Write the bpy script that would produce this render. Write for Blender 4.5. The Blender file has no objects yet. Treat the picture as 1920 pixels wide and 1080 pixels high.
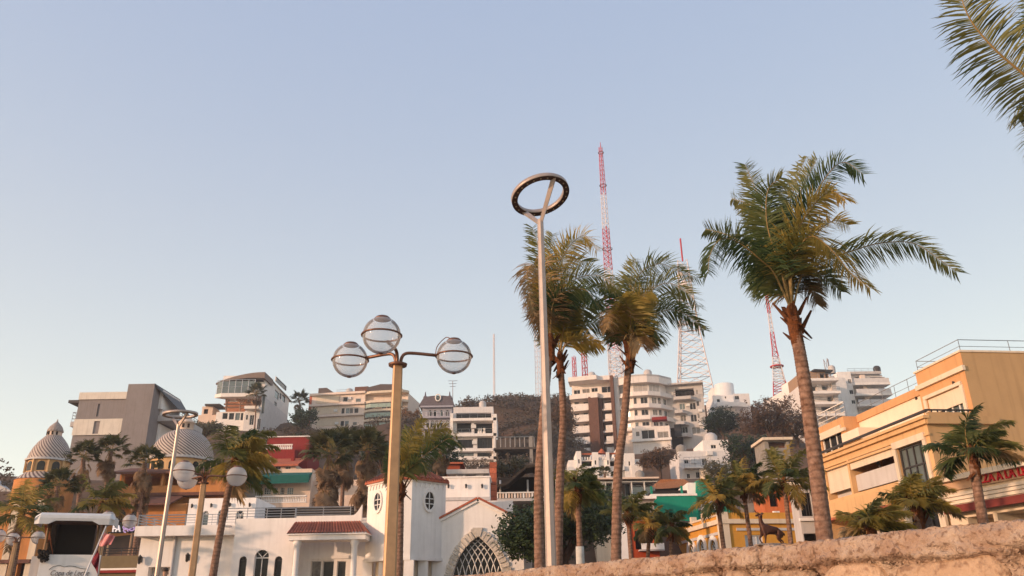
import bpy, bmesh, math, random
from mathutils import Vector, Matrix, noise
R = math.radians
sc = bpy.context.scene
COL = sc.collection
random.seed(7)
# ------------------------------------------------------------ camera
EYE = Vector((0, 0, 1.6)); FPX = 1500.0; PITCH = R(22.1); ROLL = R(0.93)
_f = Vector((0, math.cos(PITCH), math.sin(PITCH)))
_r0 = Vector((1, 0, 0)); _u0 = Vector((0, -math.sin(PITCH), math.cos(PITCH)))
_r = _r0 * math.cos(ROLL) - _u0 * math.sin(ROLL)
_u = _r0 * math.sin(ROLL) + _u0 * math.cos(ROLL)
cd = bpy.data.cameras.new('camera'); cam = bpy.data.objects.new('camera', cd); COL.objects.link(cam)
cd.sensor_width = 36; cd.lens = FPX / 1920 * 36; cd.clip_end = 20000; cd.clip_start = .05
m = Matrix((_r, _u, -_f)).transposed().to_4x4(); m.translation = EYE
cam.matrix_world = m; sc.camera = cam
# ------------------------------------------------------------ sky, sun, exposure
SUN_AZ = R(-119); SUN_EL = R(10)
w = bpy.data.worlds.new('World'); sc.world = w; w.use_nodes = True
nt = w.node_tree; bg = nt.nodes['Background']
sky = nt.nodes.new('ShaderNodeTexSky'); sky.sky_type = 'NISHITA'; sky.sun_disc = False
sky.sun_elevation = SUN_EL; sky.sun_rotation = SUN_AZ % (2 * math.pi)
sky.altitude = 0; sky.air_density = 1.0; sky.dust_density = 1.5; sky.ozone_density = 1.0
# pale dusty evening air over the whole sky, thicker towards the horizon all the way round
_g = nt.nodes.new('ShaderNodeVectorMath'); _g.operation = 'MULTIPLY_ADD'
nt.links.new(sky.outputs[0], _g.inputs[0]); _g.inputs[1].default_value = (.36, .29, .2); _g.inputs[2].default_value = (1.18, 1.51, 2.27)
_tc = nt.nodes.new('ShaderNodeTexCoord'); _sp = nt.nodes.new('ShaderNodeSeparateXYZ'); nt.links.new(_tc.outputs['Generated'], _sp.inputs[0])
_om = nt.nodes.new('ShaderNodeMath'); _om.operation = 'SUBTRACT'; _om.inputs[0].default_value = 1; _om.use_clamp = True; nt.links.new(_sp.outputs[2], _om.inputs[1])
_pw = nt.nodes.new('ShaderNodeMath'); _pw.operation = 'POWER'; _pw.inputs[1].default_value = 3; nt.links.new(_om.outputs[0], _pw.inputs[0])
_hz = nt.nodes.new('ShaderNodeVectorMath'); _hz.operation = 'SCALE'; _hz.inputs[0].default_value = (2.95, 2.55, 1.0); nt.links.new(_pw.outputs[0], _hz.inputs['Scale'])
_ad = nt.nodes.new('ShaderNodeVectorMath'); _ad.operation = 'ADD'; nt.links.new(_g.outputs[0], _ad.inputs[0]); nt.links.new(_hz.outputs[0], _ad.inputs[1])
nt.links.new(_ad.outputs[0], bg.inputs[0]); bg.inputs[1].default_value = 0.15
sd = bpy.data.lights.new('sun', 'SUN'); sd.energy = 2.2; sd.angle = R(1.0); sd.color = (1, .64, .43)
sun = bpy.data.objects.new('sun', sd); COL.objects.link(sun)
_sv = Vector((math.sin(SUN_AZ) * math.cos(SUN_EL), math.cos(SUN_AZ) * math.cos(SUN_EL), math.sin(SUN_EL)))
sun.rotation_euler = _sv.to_track_quat('Z', 'Y').to_euler()
vs = sc.view_settings; vs.view_transform = 'Standard'; vs.look = 'None'; vs.gamma = 1; vs.use_curve_mapping = False
vs.exposure = 0.84
# ------------------------------------------------------------ pixels to places
def ray(px, py): return _f + _r * ((px - 960) / FPX) + _u * ((540 - py) / FPX)
def at(px, py, Y):
    d = ray(px, py); return EYE + d * (Y / d.y)
def at_z(px, py, z):
    d = ray(px, py); return EYE + d * ((z - EYE.z) / d.z)
# ------------------------------------------------------------ materials
MATS = {}
def lin(c): return tuple(((v / 255) / 12.92 if v <= 10 else ((v / 255 + .055) / 1.055) ** 2.4) for v in c)
def mat(name, col, rough=.8, var=.1, scale=2.0, metal=0, bump=0, streak=0, col2=None, spec=.3, bscale=40, rnd=0):
    if name in MATS: return MATS[name]
    M = bpy.data.materials.new(name); M.use_nodes = True; MATS[name] = M
    n = M.node_tree.nodes; L = M.node_tree.links; b = n['Principled BSDF']
    b.inputs['Roughness'].default_value = rough; b.inputs['Metallic'].default_value = metal
    b.inputs['Specular IOR Level'].default_value = spec
    tc = n.new('ShaderNodeTexCoord'); nz = n.new('ShaderNodeTexNoise'); nz.inputs['Scale'].default_value = scale
    nz.inputs['Detail'].default_value = 6; nz.inputs['Roughness'].default_value = .65
    L.new(tc.outputs['Object'], nz.inputs['Vector'])
    rp = n.new('ShaderNodeValToRGB'); rp.color_ramp.elements[0].position = .3; rp.color_ramp.elements[1].position = .7
    c2 = col2 if col2 else tuple(v * (1 - 2.2 * var) for v in col)
    rp.color_ramp.elements[0].color = (*c2, 1); rp.color_ramp.elements[1].color = (*col, 1)
    L.new(nz.outputs['Fac'], rp.inputs[0]); out = rp.outputs[0]
    if streak:
        mp = n.new('ShaderNodeMapping'); mp.inputs['Scale'].default_value = (2.5, 2.5, .18); L.new(tc.outputs['Object'], mp.inputs[0])
        n2 = n.new('ShaderNodeTexNoise'); n2.inputs['Scale'].default_value = 1.6; n2.inputs['Detail'].default_value = 5; L.new(mp.outputs[0], n2.inputs['Vector'])
        r2 = n.new('ShaderNodeValToRGB'); r2.color_ramp.elements[0].position = .5; r2.color_ramp.elements[1].position = .78
        r2.color_ramp.elements[0].color = (0, 0, 0, 1); r2.color_ramp.elements[1].color = (streak, streak, streak, 1); L.new(n2.outputs['Fac'], r2.inputs[0])
        mx = n.new('ShaderNodeMixRGB'); mx.inputs[2].default_value = (col[0] * .45, col[1] * .42, col[2] * .38, 1)
        L.new(r2.outputs[0], mx.inputs[0]); L.new(out, mx.inputs[1]); out = mx.outputs[0]
    if rnd:
        oi = n.new('ShaderNodeObjectInfo'); hs = n.new('ShaderNodeHueSaturation'); mr = n.new('ShaderNodeMapRange')
        mr.inputs[3].default_value = 1 - rnd; mr.inputs[4].default_value = 1 + rnd * .6
        L.new(oi.outputs['Random'], mr.inputs[0]); L.new(mr.outputs[0], hs.inputs['Value']); L.new(out, hs.inputs['Color']); out = hs.outputs[0]
    L.new(out, b.inputs['Base Color'])
    if bump:
        n3 = n.new('ShaderNodeTexNoise'); n3.inputs['Scale'].default_value = bscale; n3.inputs['Detail'].default_value = 8; L.new(tc.outputs['Object'], n3.inputs['Vector'])
        bp = n.new('ShaderNodeBump'); bp.inputs['Strength'].default_value = bump; bp.inputs['Distance'].default_value = .03
        L.new(n3.outputs['Fac'], bp.inputs['Height']); L.new(bp.outputs[0], b.inputs['Normal'])
    return M
def plaster(name, rgb, var=.06, streak=.35, scale=.9): return mat(name, lin(rgb), .88, var, scale, bump=.12, streak=streak, bscale=12)
def leafmat(name, c1, c2, trans=.35, rough=.5):
    M = bpy.data.materials.new(name); M.use_nodes = True; n = M.node_tree.nodes; L = M.node_tree.links
    b = n['Principled BSDF']; out = n['Material Output']; b.inputs['Roughness'].default_value = rough; b.inputs['Specular IOR Level'].default_value = .35
    tc = n.new('ShaderNodeTexCoord'); nz = n.new('ShaderNodeTexNoise'); nz.inputs['Scale'].default_value = 1.3; nz.inputs['Detail'].default_value = 4
    L.new(tc.outputs['Object'], nz.inputs['Vector']); oi = n.new('ShaderNodeObjectInfo')
    ad = n.new('ShaderNodeMath'); ad.operation = 'MULTIPLY_ADD'; ad.inputs[1].default_value = .45; L.new(oi.outputs['Random'], ad.inputs[0]); 
    sb = n.new('ShaderNodeMath'); sb.operation = 'SUBTRACT'; sb.inputs[1].default_value = .22; L.new(nz.outputs['Fac'], sb.inputs[0]); L.new(sb.outputs[0], ad.inputs[2])
    rp = n.new('ShaderNodeValToRGB'); rp.color_ramp.elements[0].position = .3; rp.color_ramp.elements[1].position = .72
    rp.color_ramp.elements[0].color = (*c1, 1); rp.color_ramp.elements[1].color = (*c2, 1); L.new(ad.outputs[0], rp.inputs[0])
    L.new(rp.outputs[0], b.inputs['Base Color'])
    if trans:
        t = n.new('ShaderNodeBsdfTranslucent'); mx = n.new('ShaderNodeMixShader'); mx.inputs[0].default_value = trans
        L.new(rp.outputs[0], t.inputs[0]); L.new(b.outputs[0], mx.inputs[1]); L.new(t.outputs[0], mx.inputs[2]); L.new(mx.outputs[0], out.inputs[0])
    MATS[name] = M; return M
# ------------------------------------------------------------ mesh builder
class MB:
    def __init__(s): s.v = []; s.f = []; s.mi = []; s.sm = []
    def add(s, vs, fs, mi=0, sm=False):
        o = len(s.v); s.v += [tuple(p) for p in vs]
        for q in fs: s.f.append(tuple(o + i for i in q)); s.mi.append(mi); s.sm.append(sm)
        return s
    def box(s, x0, x1, y0, y1, z0, z1, mi=0, T=None):
        vs = [(x, y, z) for x in (x0, x1) for y in (y0, y1) for z in (z0, z1)]
        if T: vs = [T(*p) for p in vs]
        return s.add(vs, [(0, 1, 3, 2), (4, 6, 7, 5), (0, 4, 5, 1), (2, 3, 7, 6), (0, 2, 6, 4), (1, 5, 7, 3)], mi)
    def poly_prism(s, pts, a, b, T, mi=0):          # 2-D outline extruded a..b, T(p, q, r) maps to space
        n = len(pts); vs = [T(p[0], p[1], a) for p in pts] + [T(p[0], p[1], b) for p in pts]
        return s.add(vs, [tuple(range(n)), tuple(range(2 * n - 1, n - 1, -1))] + [(i, (i + 1) % n, n + (i + 1) % n, n + i) for i in range(n)], mi)
    def tube(s, pts, rad, n=8, mi=0, cap=True, sm=True):
        pts = [Vector(p) for p in pts]; k = len(pts); rad = rad if isinstance(rad, (list, tuple)) else [rad] * k
        vs = []; up = None
        for i in range(k):
            t = (pts[min(i + 1, k - 1)] - pts[max(i - 1, 0)]); t = t.normalized() if t.length > 1e-9 else Vector((0, 0, 1))
            if up is None: up = t.orthogonal().normalized()
            up = (up - t * up.dot(t)); up = up.normalized() if up.length > 1e-6 else t.orthogonal().normalized()
            sd_ = t.cross(up)
            for j in range(n):
                a = 2 * math.pi * j / n; vs.append(pts[i] + (up * math.cos(a) + sd_ * math.sin(a)) * rad[i])
        fs = [(i * n + j, i * n + (j + 1) % n, (i + 1) * n + (j + 1) % n, (i + 1) * n + j) for i in range(k - 1) for j in range(n)]
        s.add(vs, fs, mi, sm)
        if cap:
            o = len(s.v) - len(vs); s.f.append(tuple(o + j for j in range(n))); s.mi.append(mi); s.sm.append(False)
            s.f.append(tuple(o + (k - 1) * n + j for j in range(n))); s.mi.append(mi); s.sm.append(False)
        return s
    def lathe(s, prof, n=24, c=(0, 0, 0), mi=0, sm=True, a0=0, a1=2 * math.pi):
        full = abs(a1 - a0 - 2 * math.pi) < 1e-6; m_ = n if full else n + 1; vs = []
        for r_, z in prof:
            for j in range(m_):
                a = a0 + (a1 - a0) * j / n; vs.append((c[0] + r_ * math.cos(a), c[1] + r_ * math.sin(a), c[2] + z))
        fs = []
        for i in range(len(prof) - 1):
            for j in range(n):
                j2 = (j + 1) % m_; fs.append((i * m_ + j, i * m_ + j2, (i + 1) * m_ + j2, (i + 1) * m_ + j))
        return s.add(vs, fs, mi, sm)
    def bar(s, a, b, r_, n=6, mi=0): return s.tube([a, b], r_, n, mi)
    def mesh(s, name, mats):
        me = bpy.data.meshes.new(name); me.from_pydata(s.v, [], s.f)
        for m_ in (mats if isinstance(mats, (list, tuple)) else [mats]): me.materials.append(m_)
        me.polygons.foreach_set('material_index', s.mi); me.polygons.foreach_set('use_smooth', s.sm); me.update(); return me
    def build(s, name, mats, parent=None):
        o = bpy.data.objects.new(name, s.mesh(name, mats)); COL.objects.link(o)
        if parent: o.parent = parent
        return o
def tag(o, label=None, cat=None, group=None, kind=None):
    if label: o['label'] = label
    if cat: o['category'] = cat
    if group: o['group'] = group
    if kind: o['kind'] = kind
    return o
def thing(name, label, cat, loc=(0, 0, 0), rz=0, group=None):
    o = bpy.data.objects.new(name, None); COL.objects.link(o); o.empty_display_size = .3
    o.location = loc; o.rotation_euler = (0, 0, rz); return tag(o, label, cat, group)
def share(o, parent, loc=(0, 0, 0), rot=None, scale=None):
    c = o.copy(); COL.objects.link(c); c.parent = parent; c.location = loc
    if rot is not None: c.rotation_euler = rot
    if scale is not None: c.scale = scale
    return c
def text_mesh(body, size, mat_, name, ext=.03, shear=0, bold=0):
    cu = bpy.data.curves.new(name, 'FONT'); cu.body = body; cu.size = size; cu.extrude = ext; cu.shear = shear; cu.offset = bold
    t = bpy.data.objects.new(name, cu); COL.objects.link(t)
    dg = bpy.context.evaluated_depsgraph_get(); me = bpy.data.meshes.new_from_object(t.evaluated_get(dg))
    bpy.data.objects.remove(t); me.materials.clear(); me.materials.append(mat_)
    o = bpy.data.objects.new(name, me); COL.objects.link(o); return o
def smooth_path(pts, n):
    pts = [Vector(p) for p in pts]; P_ = [pts[0] * 2 - pts[1]] + pts + [pts[-1] * 2 - pts[-2]]; k = len(pts) - 1; out = []
    for i in range(n + 1):
        x = k * i / n; j = min(int(x), k - 1); t = x - j; p0, p1, p2, p3 = P_[j:j + 4]
        out.append(.5 * ((2 * p1) + (p2 - p0) * t + (2 * p0 - 5 * p1 + 4 * p2 - p3) * t * t + (3 * p1 - p0 - 3 * p2 + p3) * t ** 3))
    return out
# ------------------------------------------------------------ palette
GLASS = mat('window_glass', (.03, .03, .032), .2, .25, .7, spec=.25, rnd=.5)
GLASSB = mat('blue_glass', (.16, .2, .2), .15, .2, .5, spec=.6, rnd=.4)
CURT = mat('curtained_glass', (.3, .27, .24), .35, .3, 3, spec=.4, rnd=.4)
DARK = mat('dark_interior', (.025, .02, .018), .9)
WHITEF = mat('white_frame', (.72, .7, .67), .5, .05)
DARKF = mat('dark_frame', (.05, .045, .045), .5, .05)
WHITE = plaster('white_plaster', (240, 234, 228), streak=.22)
CREAM = plaster('cream_plaster', (222, 204, 180))
PINK = plaster('pink_plaster', (226, 200, 180))
GREY = plaster('grey_plaster', (162, 152, 148))
LGREY = plaster('light_grey_plaster', (196, 190, 186))
CONC = mat('concrete', (.33, .3, .27), .9, .15, 1.5, bump=.3, streak=.3)
STEEL = mat('brushed_steel', (.55, .53, .5), .4, .1, 6, metal=.7)
RAILD = mat('dark_rail', (.07, .06, .055), .5, .1)
OCHRE = plaster('ochre_plaster', (206, 156, 108), var=.05)
OCHREL = plaster('light_ochre_plaster', (212, 172, 124), var=.05)
OCHRESH = plaster('shaded_ochre_plaster', (184, 150, 108), var=.05)  # the same ochre paint, weaker light on the side wall put into its colour
YELLOW = plaster('yellow_plaster', (212, 152, 62), var=.08)
ORANGE = plaster('orange_plaster', (202, 136, 80), var=.1)
TILE = mat('terracotta_tile', lin((186, 104, 76)), .8, .2, 6, bump=.2, rnd=.25)
TEAL = plaster('teal_plaster', (22, 140, 116), var=.08)
REDP = plaster('red_plaster', (142, 46, 44), var=.1)
BRICKC = mat('brown_cladding', lin((120, 86, 72)), .85, .18, 3, bump=.2)
STONEW = mat('rough_white_stone', lin((214, 204, 190)), .9, .12, 5, bump=.5, rnd=.15)
# ------------------------------------------------------------ buildings
class Bld:
    """front wall runs p0 (left) -> p1 (right); local x along it, y into the building, z up from the ground"""
    def __init__(s, name, label, cat, p0, p1, Y0=None, Y1=None, zg=1.3, group=None):
        if Y0 is None: B_ = at(*p1, Y1); A = at_z(*p0, B_.z)
        elif Y1 is None: A = at(*p0, Y0); B_ = at_z(*p1, A.z)
        else: A = at(*p0, Y0); B_ = at(*p1, Y1)
        e = (B_ - A).to_2d(); s.w = e.length; s.ex = Vector((e.x, e.y, 0)).normalized(); s.ey = Vector((-s.ex.y, s.ex.x, 0))
        s.o = Vector((A.x, A.y, zg)); s.zg = zg; s.root = thing(name, label, cat, s.o, math.atan2(s.ex.y, s.ex.x), group)
    def h(s, px, py, v=0):
        d = ray(px, py); t = (s.o + s.ey * v - EYE).dot(s.ey) / d.dot(s.ey); p = EYE + d * t - s.o; return p.dot(s.ex), p.z
    def hu(s, px, py, u=None):
        u = s.w if u is None else u
        d = ray(px, py); t = (s.o + s.ex * u - EYE).dot(s.ex) / d.dot(s.ex); p = EYE + d * t - s.o; return p.dot(s.ey), p.z
    def z(s, px, py, v=0): return s.h(px, py, v)[1]
    def rc(s, x0, y0, x1, y1, v=0):     # pixel rectangle on the plane y = v
        a = s.h(x0, y0, v); b = s.h(x1, y1, v); c = s.h(x0, y1, v); d = s.h(x1, y0, v)
        return ((a[0] + c[0]) / 2, (b[0] + d[0]) / 2, (b[1] + c[1]) / 2, (a[1] + d[1]) / 2)
    def part(s, name, mb, mats, parent=None): return mb.build(name, mats, parent or s.root)
    def bx(s, name, u0, u1, v0, v1, z0, z1, m_, parent=None): return MB().box(u0, u1, v0, v1, z0, z1).build(name, m_, parent or s.root)
    def T(s, side, u, v):
        if side == 'f': return lambda a, b, c: (a, v - c, b)                  # c is outward
        if side == 'r': return lambda a, b, c: (u + c, a, b)                  # a runs along y
        if side == 'l': return lambda a, b, c: (u - c, a, b)
    def win(s, T, a0, a1, b0, b1, d=.12, nx=2, ny=1, fm=None, pm=None, ft=None, name='window', arch=False):
        fm = fm or WHITEF; pm = pm or random.choice((GLASS, GLASS, GLASS, GLASS, GLASSB, CURT)); ft = ft or max(.04, min(.09, (a1 - a0) * .06)); mb = MB(); c0, c1 = -d - .03, -d + .04
        mb.box(a0, a0 + ft, b0, b1, c0, c1, T=lambda x, y, z: T(x, y, z)); mb.box(a1 - ft, a1, b0, b1, c0, c1, T=T)
        bt = b1 - (a1 - a0) / 2 if arch else b1
        mb.box(a0 + ft, a1 - ft, b0, b0 + ft, c0, c1, T=T); mb.box(a0 + ft, a1 - ft, bt - ft, bt, c0, c1, T=T)
        for i in range(1, nx):
            x = a0 + (a1 - a0) * i / nx; mb.box(x - ft * .4, x + ft * .4, b0 + ft, b1 - ft, c0 + .01, c1 - .01, T=T)
        for j in range(1, ny):
            y = b0 + (bt - b0) * j / ny; mb.box(a0 + ft, a1 - ft, y - ft * .35, y + ft * .35, c0 + .013, c1 - .013, T=T)
        if arch:
            r_ = (a1 - a0) / 2; cx = (a0 + a1) / 2
            for k in (1, 2, 3):
                an = math.pi * k / 4; dx, dz = math.cos(an), math.sin(an); px_, pz_ = -dz * ft * .4, dx * ft * .4
                q = [(cx + px_, bt + pz_), (cx + dx * r_ + px_, bt + dz * r_ + pz_), (cx + dx * r_ - px_, bt + dz * r_ - pz_), (cx - px_, bt - pz_)]
                mb.poly_prism(q, c0 + .01, c1 - .01, lambda p, q_, r2: T(p, q_, r2))
        f = mb.build(name, fm, s.root); MB().box(a0 + .01, a1 - .01, b0 + .01, b1 - .01, -d - .06, -d - .032, T=T).build('pane', pm, f); return f
    def panel(s, mb, T, a0, a1, b0, b1, ops, mi=0, rev=.35):
        xs = sorted({a0, a1, *[min(max(o[i], a0), a1) for o in ops for i in (0, 1)]}); zs = sorted({b0, b1, *[min(max(o[i], b0), b1) for o in ops for i in (2, 3)]})
        for i in range(len(xs) - 1):
            for j in range(len(zs) - 1):
                cx, cz = (xs[i] + xs[i + 1]) / 2, (zs[j] + zs[j + 1]) / 2
                if any(o[0] < cx < o[1] and o[2] < cz < o[3] for o in ops): continue
                mb.add([T(xs[i], zs[j], 0), T(xs[i + 1], zs[j], 0), T(xs[i + 1], zs[j + 1], 0), T(xs[i], zs[j + 1], 0)], [(0, 1, 2, 3)], mi)
        for o in ops:
            d = o[5].get('rev', rev) if len(o) > 5 else rev; arch = len(o) > 4 and 'a' in o[4]
            x0, x1, z0, z1 = o[:4]; zt = z1 - (x1 - x0) / 2 if arch else z1
            if arch:
                r_ = (x1 - x0) / 2; cx = (x0 + x1) / 2; N = 10
                arc = [(cx + r_ * math.cos(math.pi * k / N), zt + r_ * math.sin(math.pi * k / N)) for k in range(N + 1)]
                for sd_, cor in ((range(N // 2), (x1, z1)), (range(N // 2, N), (x0, z1))):
                    for k in sd_: mb.add([T(*cor, 0), T(*arc[k], 0), T(*arc[k + 1], 0)], [(0, 1, 2)], mi)
                for k in range(N): mb.add([T(*arc[k], 0), T(*arc[k + 1], 0), T(*arc[k + 1], -d), T(*arc[k], -d)], [(0, 1, 2, 3)], mi)
            E = [((x0, z0), (x0, zt)), ((x1, z0), (x1, zt)), ((x0, z0), (x1, z0))] + ([] if arch else [((x0, z1), (x1, z1))])
            for p, q in E: mb.add([T(*p, 0), T(*q, 0), T(*q, -d), T(*p, -d)], [(0, 1, 2, 3)], mi)
    def walls(s, u0, u1, v0, v1, z0, z1, m_, front=(), left=(), right=(), name='wall', roofm=None, rev=.35, fm=None, pm=None):
        """a block of building; openings (a0, a1, z0, z1, kind, opts) on its faces; kind w window, a arched window, h deep dark recess, o open"""
        mb = MB(); Tf, Tr, Tl = s.T('f', 0, v0), s.T('r', u1, 0), s.T('l', u0, 0)
        s.panel(mb, Tf, u0, u1, z0, z1, front, rev=rev); s.panel(mb, Tr, v0, v1, z0, z1, right, rev=rev); s.panel(mb, Tl, v0, v1, z0, z1, left, rev=rev)
        mb.add([(u0, v1, z0), (u1, v1, z0), (u1, v1, z1), (u0, v1, z1)], [(0, 1, 2, 3)]); mb.add([(u0, v0, z1), (u1, v0, z1), (u1, v1, z1), (u0, v1, z1)], [(0, 1, 2, 3)])
        o = mb.build(name, m_, s.root)
        for ops, T in ((front, Tf), (right, Tr), (left, Tl)):
            for op in ops:
                k = op[4] if len(op) > 4 else 'w'; kw = dict(op[5]) if len(op) > 5 else {}
                rv = kw.pop('rev', rev); bm_ = kw.pop('back', None)
                if 'h' in k:
                    MB().box(op[0] - .02, op[1] + .02, op[2] - .02, op[3] + .02, -rv - .03, -rv, T=T).build('interior', bm_ or DARK, s.root)
                elif 'o' not in k:
                    kw.setdefault('fm', fm); kw.setdefault('pm', pm); s.win(T, *op[:4], d=min(rv - .06, kw.pop('d', .14)), arch='a' in k, **kw)
        return o
    def slab(s, pts, z0, z1, m_, name='slab', parent=None):
        return MB().poly_prism(pts, z0, z1, lambda x, y, z: (x, y, z)).build(name, m_, parent or s.root)
    def rail(s, pts, z, hgt=1.0, m_=None, step=1.2, n=3, r_=.025, name='railing', solid=None, parent=None):
        mb = MB(); m_ = m_ or STEEL
        for i in range(len(pts) - 1):
            a, b = Vector((*pts[i], z)), Vector((*pts[i + 1], z)); L_ = (b - a).length; k = max(1, round(L_ / step))
            for j in range(k + 1):
                if j == 0 and i > 0: continue
                p = a.lerp(b, j / k); mb.bar(p, p + Vector((0, 0, hgt)), r_ * 1.2, 5)
            for j in range(n):
                h_ = Vector((0, 0, hgt * (1 - j / max(n, 1)))); mb.bar(a + h_, b + h_, r_ if j else r_ * 1.4, 5)
        o = mb.build(name, m_, parent or s.root)
        if solid:
            g = MB()
            for i in range(len(pts) - 1):
                a, b = pts[i], pts[i + 1]; g.add([(*a, z + .08), (*b, z + .08), (*b, z + hgt * .9), (*a, z + hgt * .9)], [(0, 1, 2, 3)])
            g.build('railing_panel', solid, o)
        return o
# ------------------------------------------------------------ ground, terrain, sea wall
ZP = 1.3                                         # promenade level
WTOP = EYE.z + .40
_a = at_z(1920, 971, WTOP); _b = at_z(880, 1078, WTOP)
HEAD0 = math.atan2((_b - _a).x, (_b - _a).y)     # heading of the wall, measured from +Y
def _head(s):
    if s < 11: return HEAD0
    t = min(1, (s - 11) / 14); t = t * t * (3 - 2 * t); return HEAD0 + (R(-72) - HEAD0) * t
WP = []; p = Vector((_a.x, _a.y, 0)); s_ = 0.0
back = Vector((-math.sin(HEAD0), -math.cos(HEAD0), 0))
for k in range(30): WP.append((p + back * (30 - k) * .5, -(30 - k) * .5))
while s_ < 120:
    WP.append((p.copy(), s_)); h_ = _head(s_); p = p + Vector((math.sin(h_), math.cos(h_), 0)) * .25; s_ += .25
def wall_at(s):
    x = (s - WP[0][1]); i = 0
    if s < 0: i = int((s + 15) / .5); f = (s + 15) / .5 - i
    else: i = 30 + int(s / .25); f = s / .25 - int(s / .25)
    i = max(0, min(i, len(WP) - 2)); a, b = WP[i][0], WP[i + 1][0]; t = (b - a).normalized()
    return a.lerp(b, f), t, Vector((-t.y, t.x, 0))     # point, tangent, outward normal (towards the beach)
SAND = mat('beach_sand', (.5, .4, .3), .95, .15, .8, bump=.4)
MB().add([(-3000, -3000, 0), (3000, -3000, 0), (3000, 3000, 0), (-3000, 3000, 0)], [(0, 1, 2, 3)]).build('beach', SAND)['kind'] = 'structure'
PAVE = mat('promenade_paving', (.45, .4, .35), .9, .12, 1.5, bump=.2)
mb = MB(); ss = [-15 + .5 * i for i in range(270)]
for s in ss[:-1]:
    q = []
    for k_ in (s, s + .5):
        c, t, n = wall_at(k_); q.append((c - n * .3 + Vector((0, 0, ZP)), c - n * 6 + Vector((0, 0, ZP))))
    mb.add([q[0][0], q[1][0], q[1][1], q[0][1]], [(0, 1, 2, 3)])
mb.build('promenade', PAVE)['kind'] = 'structure'
# hill: heights known where the houses stand, interpolated between
ANC = [(230, 915, 125), (150, 915, 130), (60, 930, 130), (330, 905, 128), (480, 815, 200), (400, 850, 170), (560, 840, 170), (650, 840, 220), (560, 800, 225),
       (820, 862, 185), (890, 908, 160), (760, 800, 215), (900, 765, 226), (960, 752, 232), (1040, 756, 232), (1130, 775, 245), (1000, 800, 190), (1000, 872, 150), (940, 935, 115), (1060, 925, 130),
       (1200, 868, 198), (1120, 880, 190), (1310, 850, 195), (1150, 915, 140), (1330, 905, 140), (1370, 800, 210), (1330, 765, 235), (1450, 840, 165), (1530, 835, 170), (1640, 800, 190), (1700, 860, 150),
       (1420, 905, 120), (500, 905, 120), (650, 905, 120), (800, 940, 110), (700, 960, 85), (1000, 960, 85), (1250, 985, 90), (1500, 985, 90), (420, 960, 85), (250, 985, 85), (100, 1010, 85)]
AP = [at(*a) for a in ANC]
AP += [Vector((x, 62, 1.2)) for x in range(-90, 130, 14)] + [Vector((x, 300, 58)) for x in (-10, 30, 70, 110)] + [Vector((x, 420, 30)) for x in range(-260, 320, 60)]
AP += [Vector((x, y, 8)) for x in (-150, -220) for y in (110, 180, 260)] + [Vector((-130, 250, 20)), Vector((-90, 290, 34))] + [Vector((x, y, 20)) for x in (180, 260) for y in (120, 200, 280)]
def terrain(x, y):
    if y < 58: return 1.28
    W_ = 0; Z = 0
    for a in AP:
        d2 = (a.x - x) ** 2 + (a.y - y) ** 2 + 16; w_ = 1 / (d2 * d2); W_ += w_; Z += w_ * a.z
    z = Z / W_; z += noise.noise(Vector((x * .06, y * .06, 3))) * min(1.6, (y - 58) * .03)
    return max(1.28, z)
SCRUBG = mat('dry_hillside', lin((112, 84, 66)), .95, .3, .12, bump=.5, bscale=1.5, col2=lin((70, 58, 44)))
xs = [-320 + 6 * i for i in range(107)]; ys = [26 + 4 * i for i in range(8)] + [58 + 5 * i for i in range(66)]
mb = MB(); gv = [(x, y, terrain(x, y) if y >= 58 else 1.28) for y in ys for x in xs]; nx_ = len(xs); gf = []
for j in range(len(ys) - 1):
    for i in range(nx_ - 1): gf.append((j * nx_ + i, j * nx_ + i + 1, (j + 1) * nx_ + i + 1, (j + 1) * nx_ + i))
mb.add(gv, gf, 0, True); mb.build('hillside', SCRUBG)['kind'] = 'structure'
MB().add([(-6, 14, 1.275), (300, 14, 1.275), (300, 30, 1.275), (-6, 30, 1.275)], [(0, 1, 2, 3)]).add([(4, 7, 1.275), (300, 7, 1.275), (300, 14, 1.275), (1, 14, 1.275)], [(0, 1, 2, 3)]).build('street', mat('asphalt', (.06, .058, .055), .9, .15, 2, bump=.3))['kind'] = 'structure'
# sea wall
WALLM = mat('weathered_mortar', (.48, .365, .275), .95, .3, 7, bump=1.0, bscale=45, col2=(.36, .255, .19))
ROCKM = mat('wall_stone', (.5, .35, .235), .92, .2, 5, bump=1.0, bscale=26, rnd=.25, col2=(.38, .25, .165))
def pit(M, sc_, dark, lo, hi):
    n = M.node_tree.nodes; L = M.node_tree.links; b = n['Principled BSDF']; src = b.inputs['Base Color'].links[0].from_socket; tc = [q for q in n if q.type == 'TEX_COORD'][0]
    nz = n.new('ShaderNodeTexNoise'); nz.inputs['Scale'].default_value = sc_; nz.inputs['Detail'].default_value = 4; L.new(tc.outputs['Object'], nz.inputs['Vector']); rp = n.new('ShaderNodeValToRGB'); rp.color_ramp.elements[0].position = lo; rp.color_ramp.elements[1].position = hi
    rp.color_ramp.elements[0].color = (dark, dark * .9, dark * .85, 1); rp.color_ramp.elements[1].color = (1, 1, 1, 1); L.new(nz.outputs['Fac'], rp.inputs[0]); mx = n.new('ShaderNodeMixRGB'); mx.blend_type = 'MULTIPLY'; mx.inputs[0].default_value = 1; L.new(src, mx.inputs[1]); L.new(rp.outputs[0], mx.inputs[2]); L.new(mx.outputs[0], b.inputs['Base Color'])
pit(WALLM, 30, .55, .36, .46); pit(WALLM, 4.5, .8, .4, .6); pit(ROCKM, 16, .62, .35, .46)
CRK = []
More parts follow.
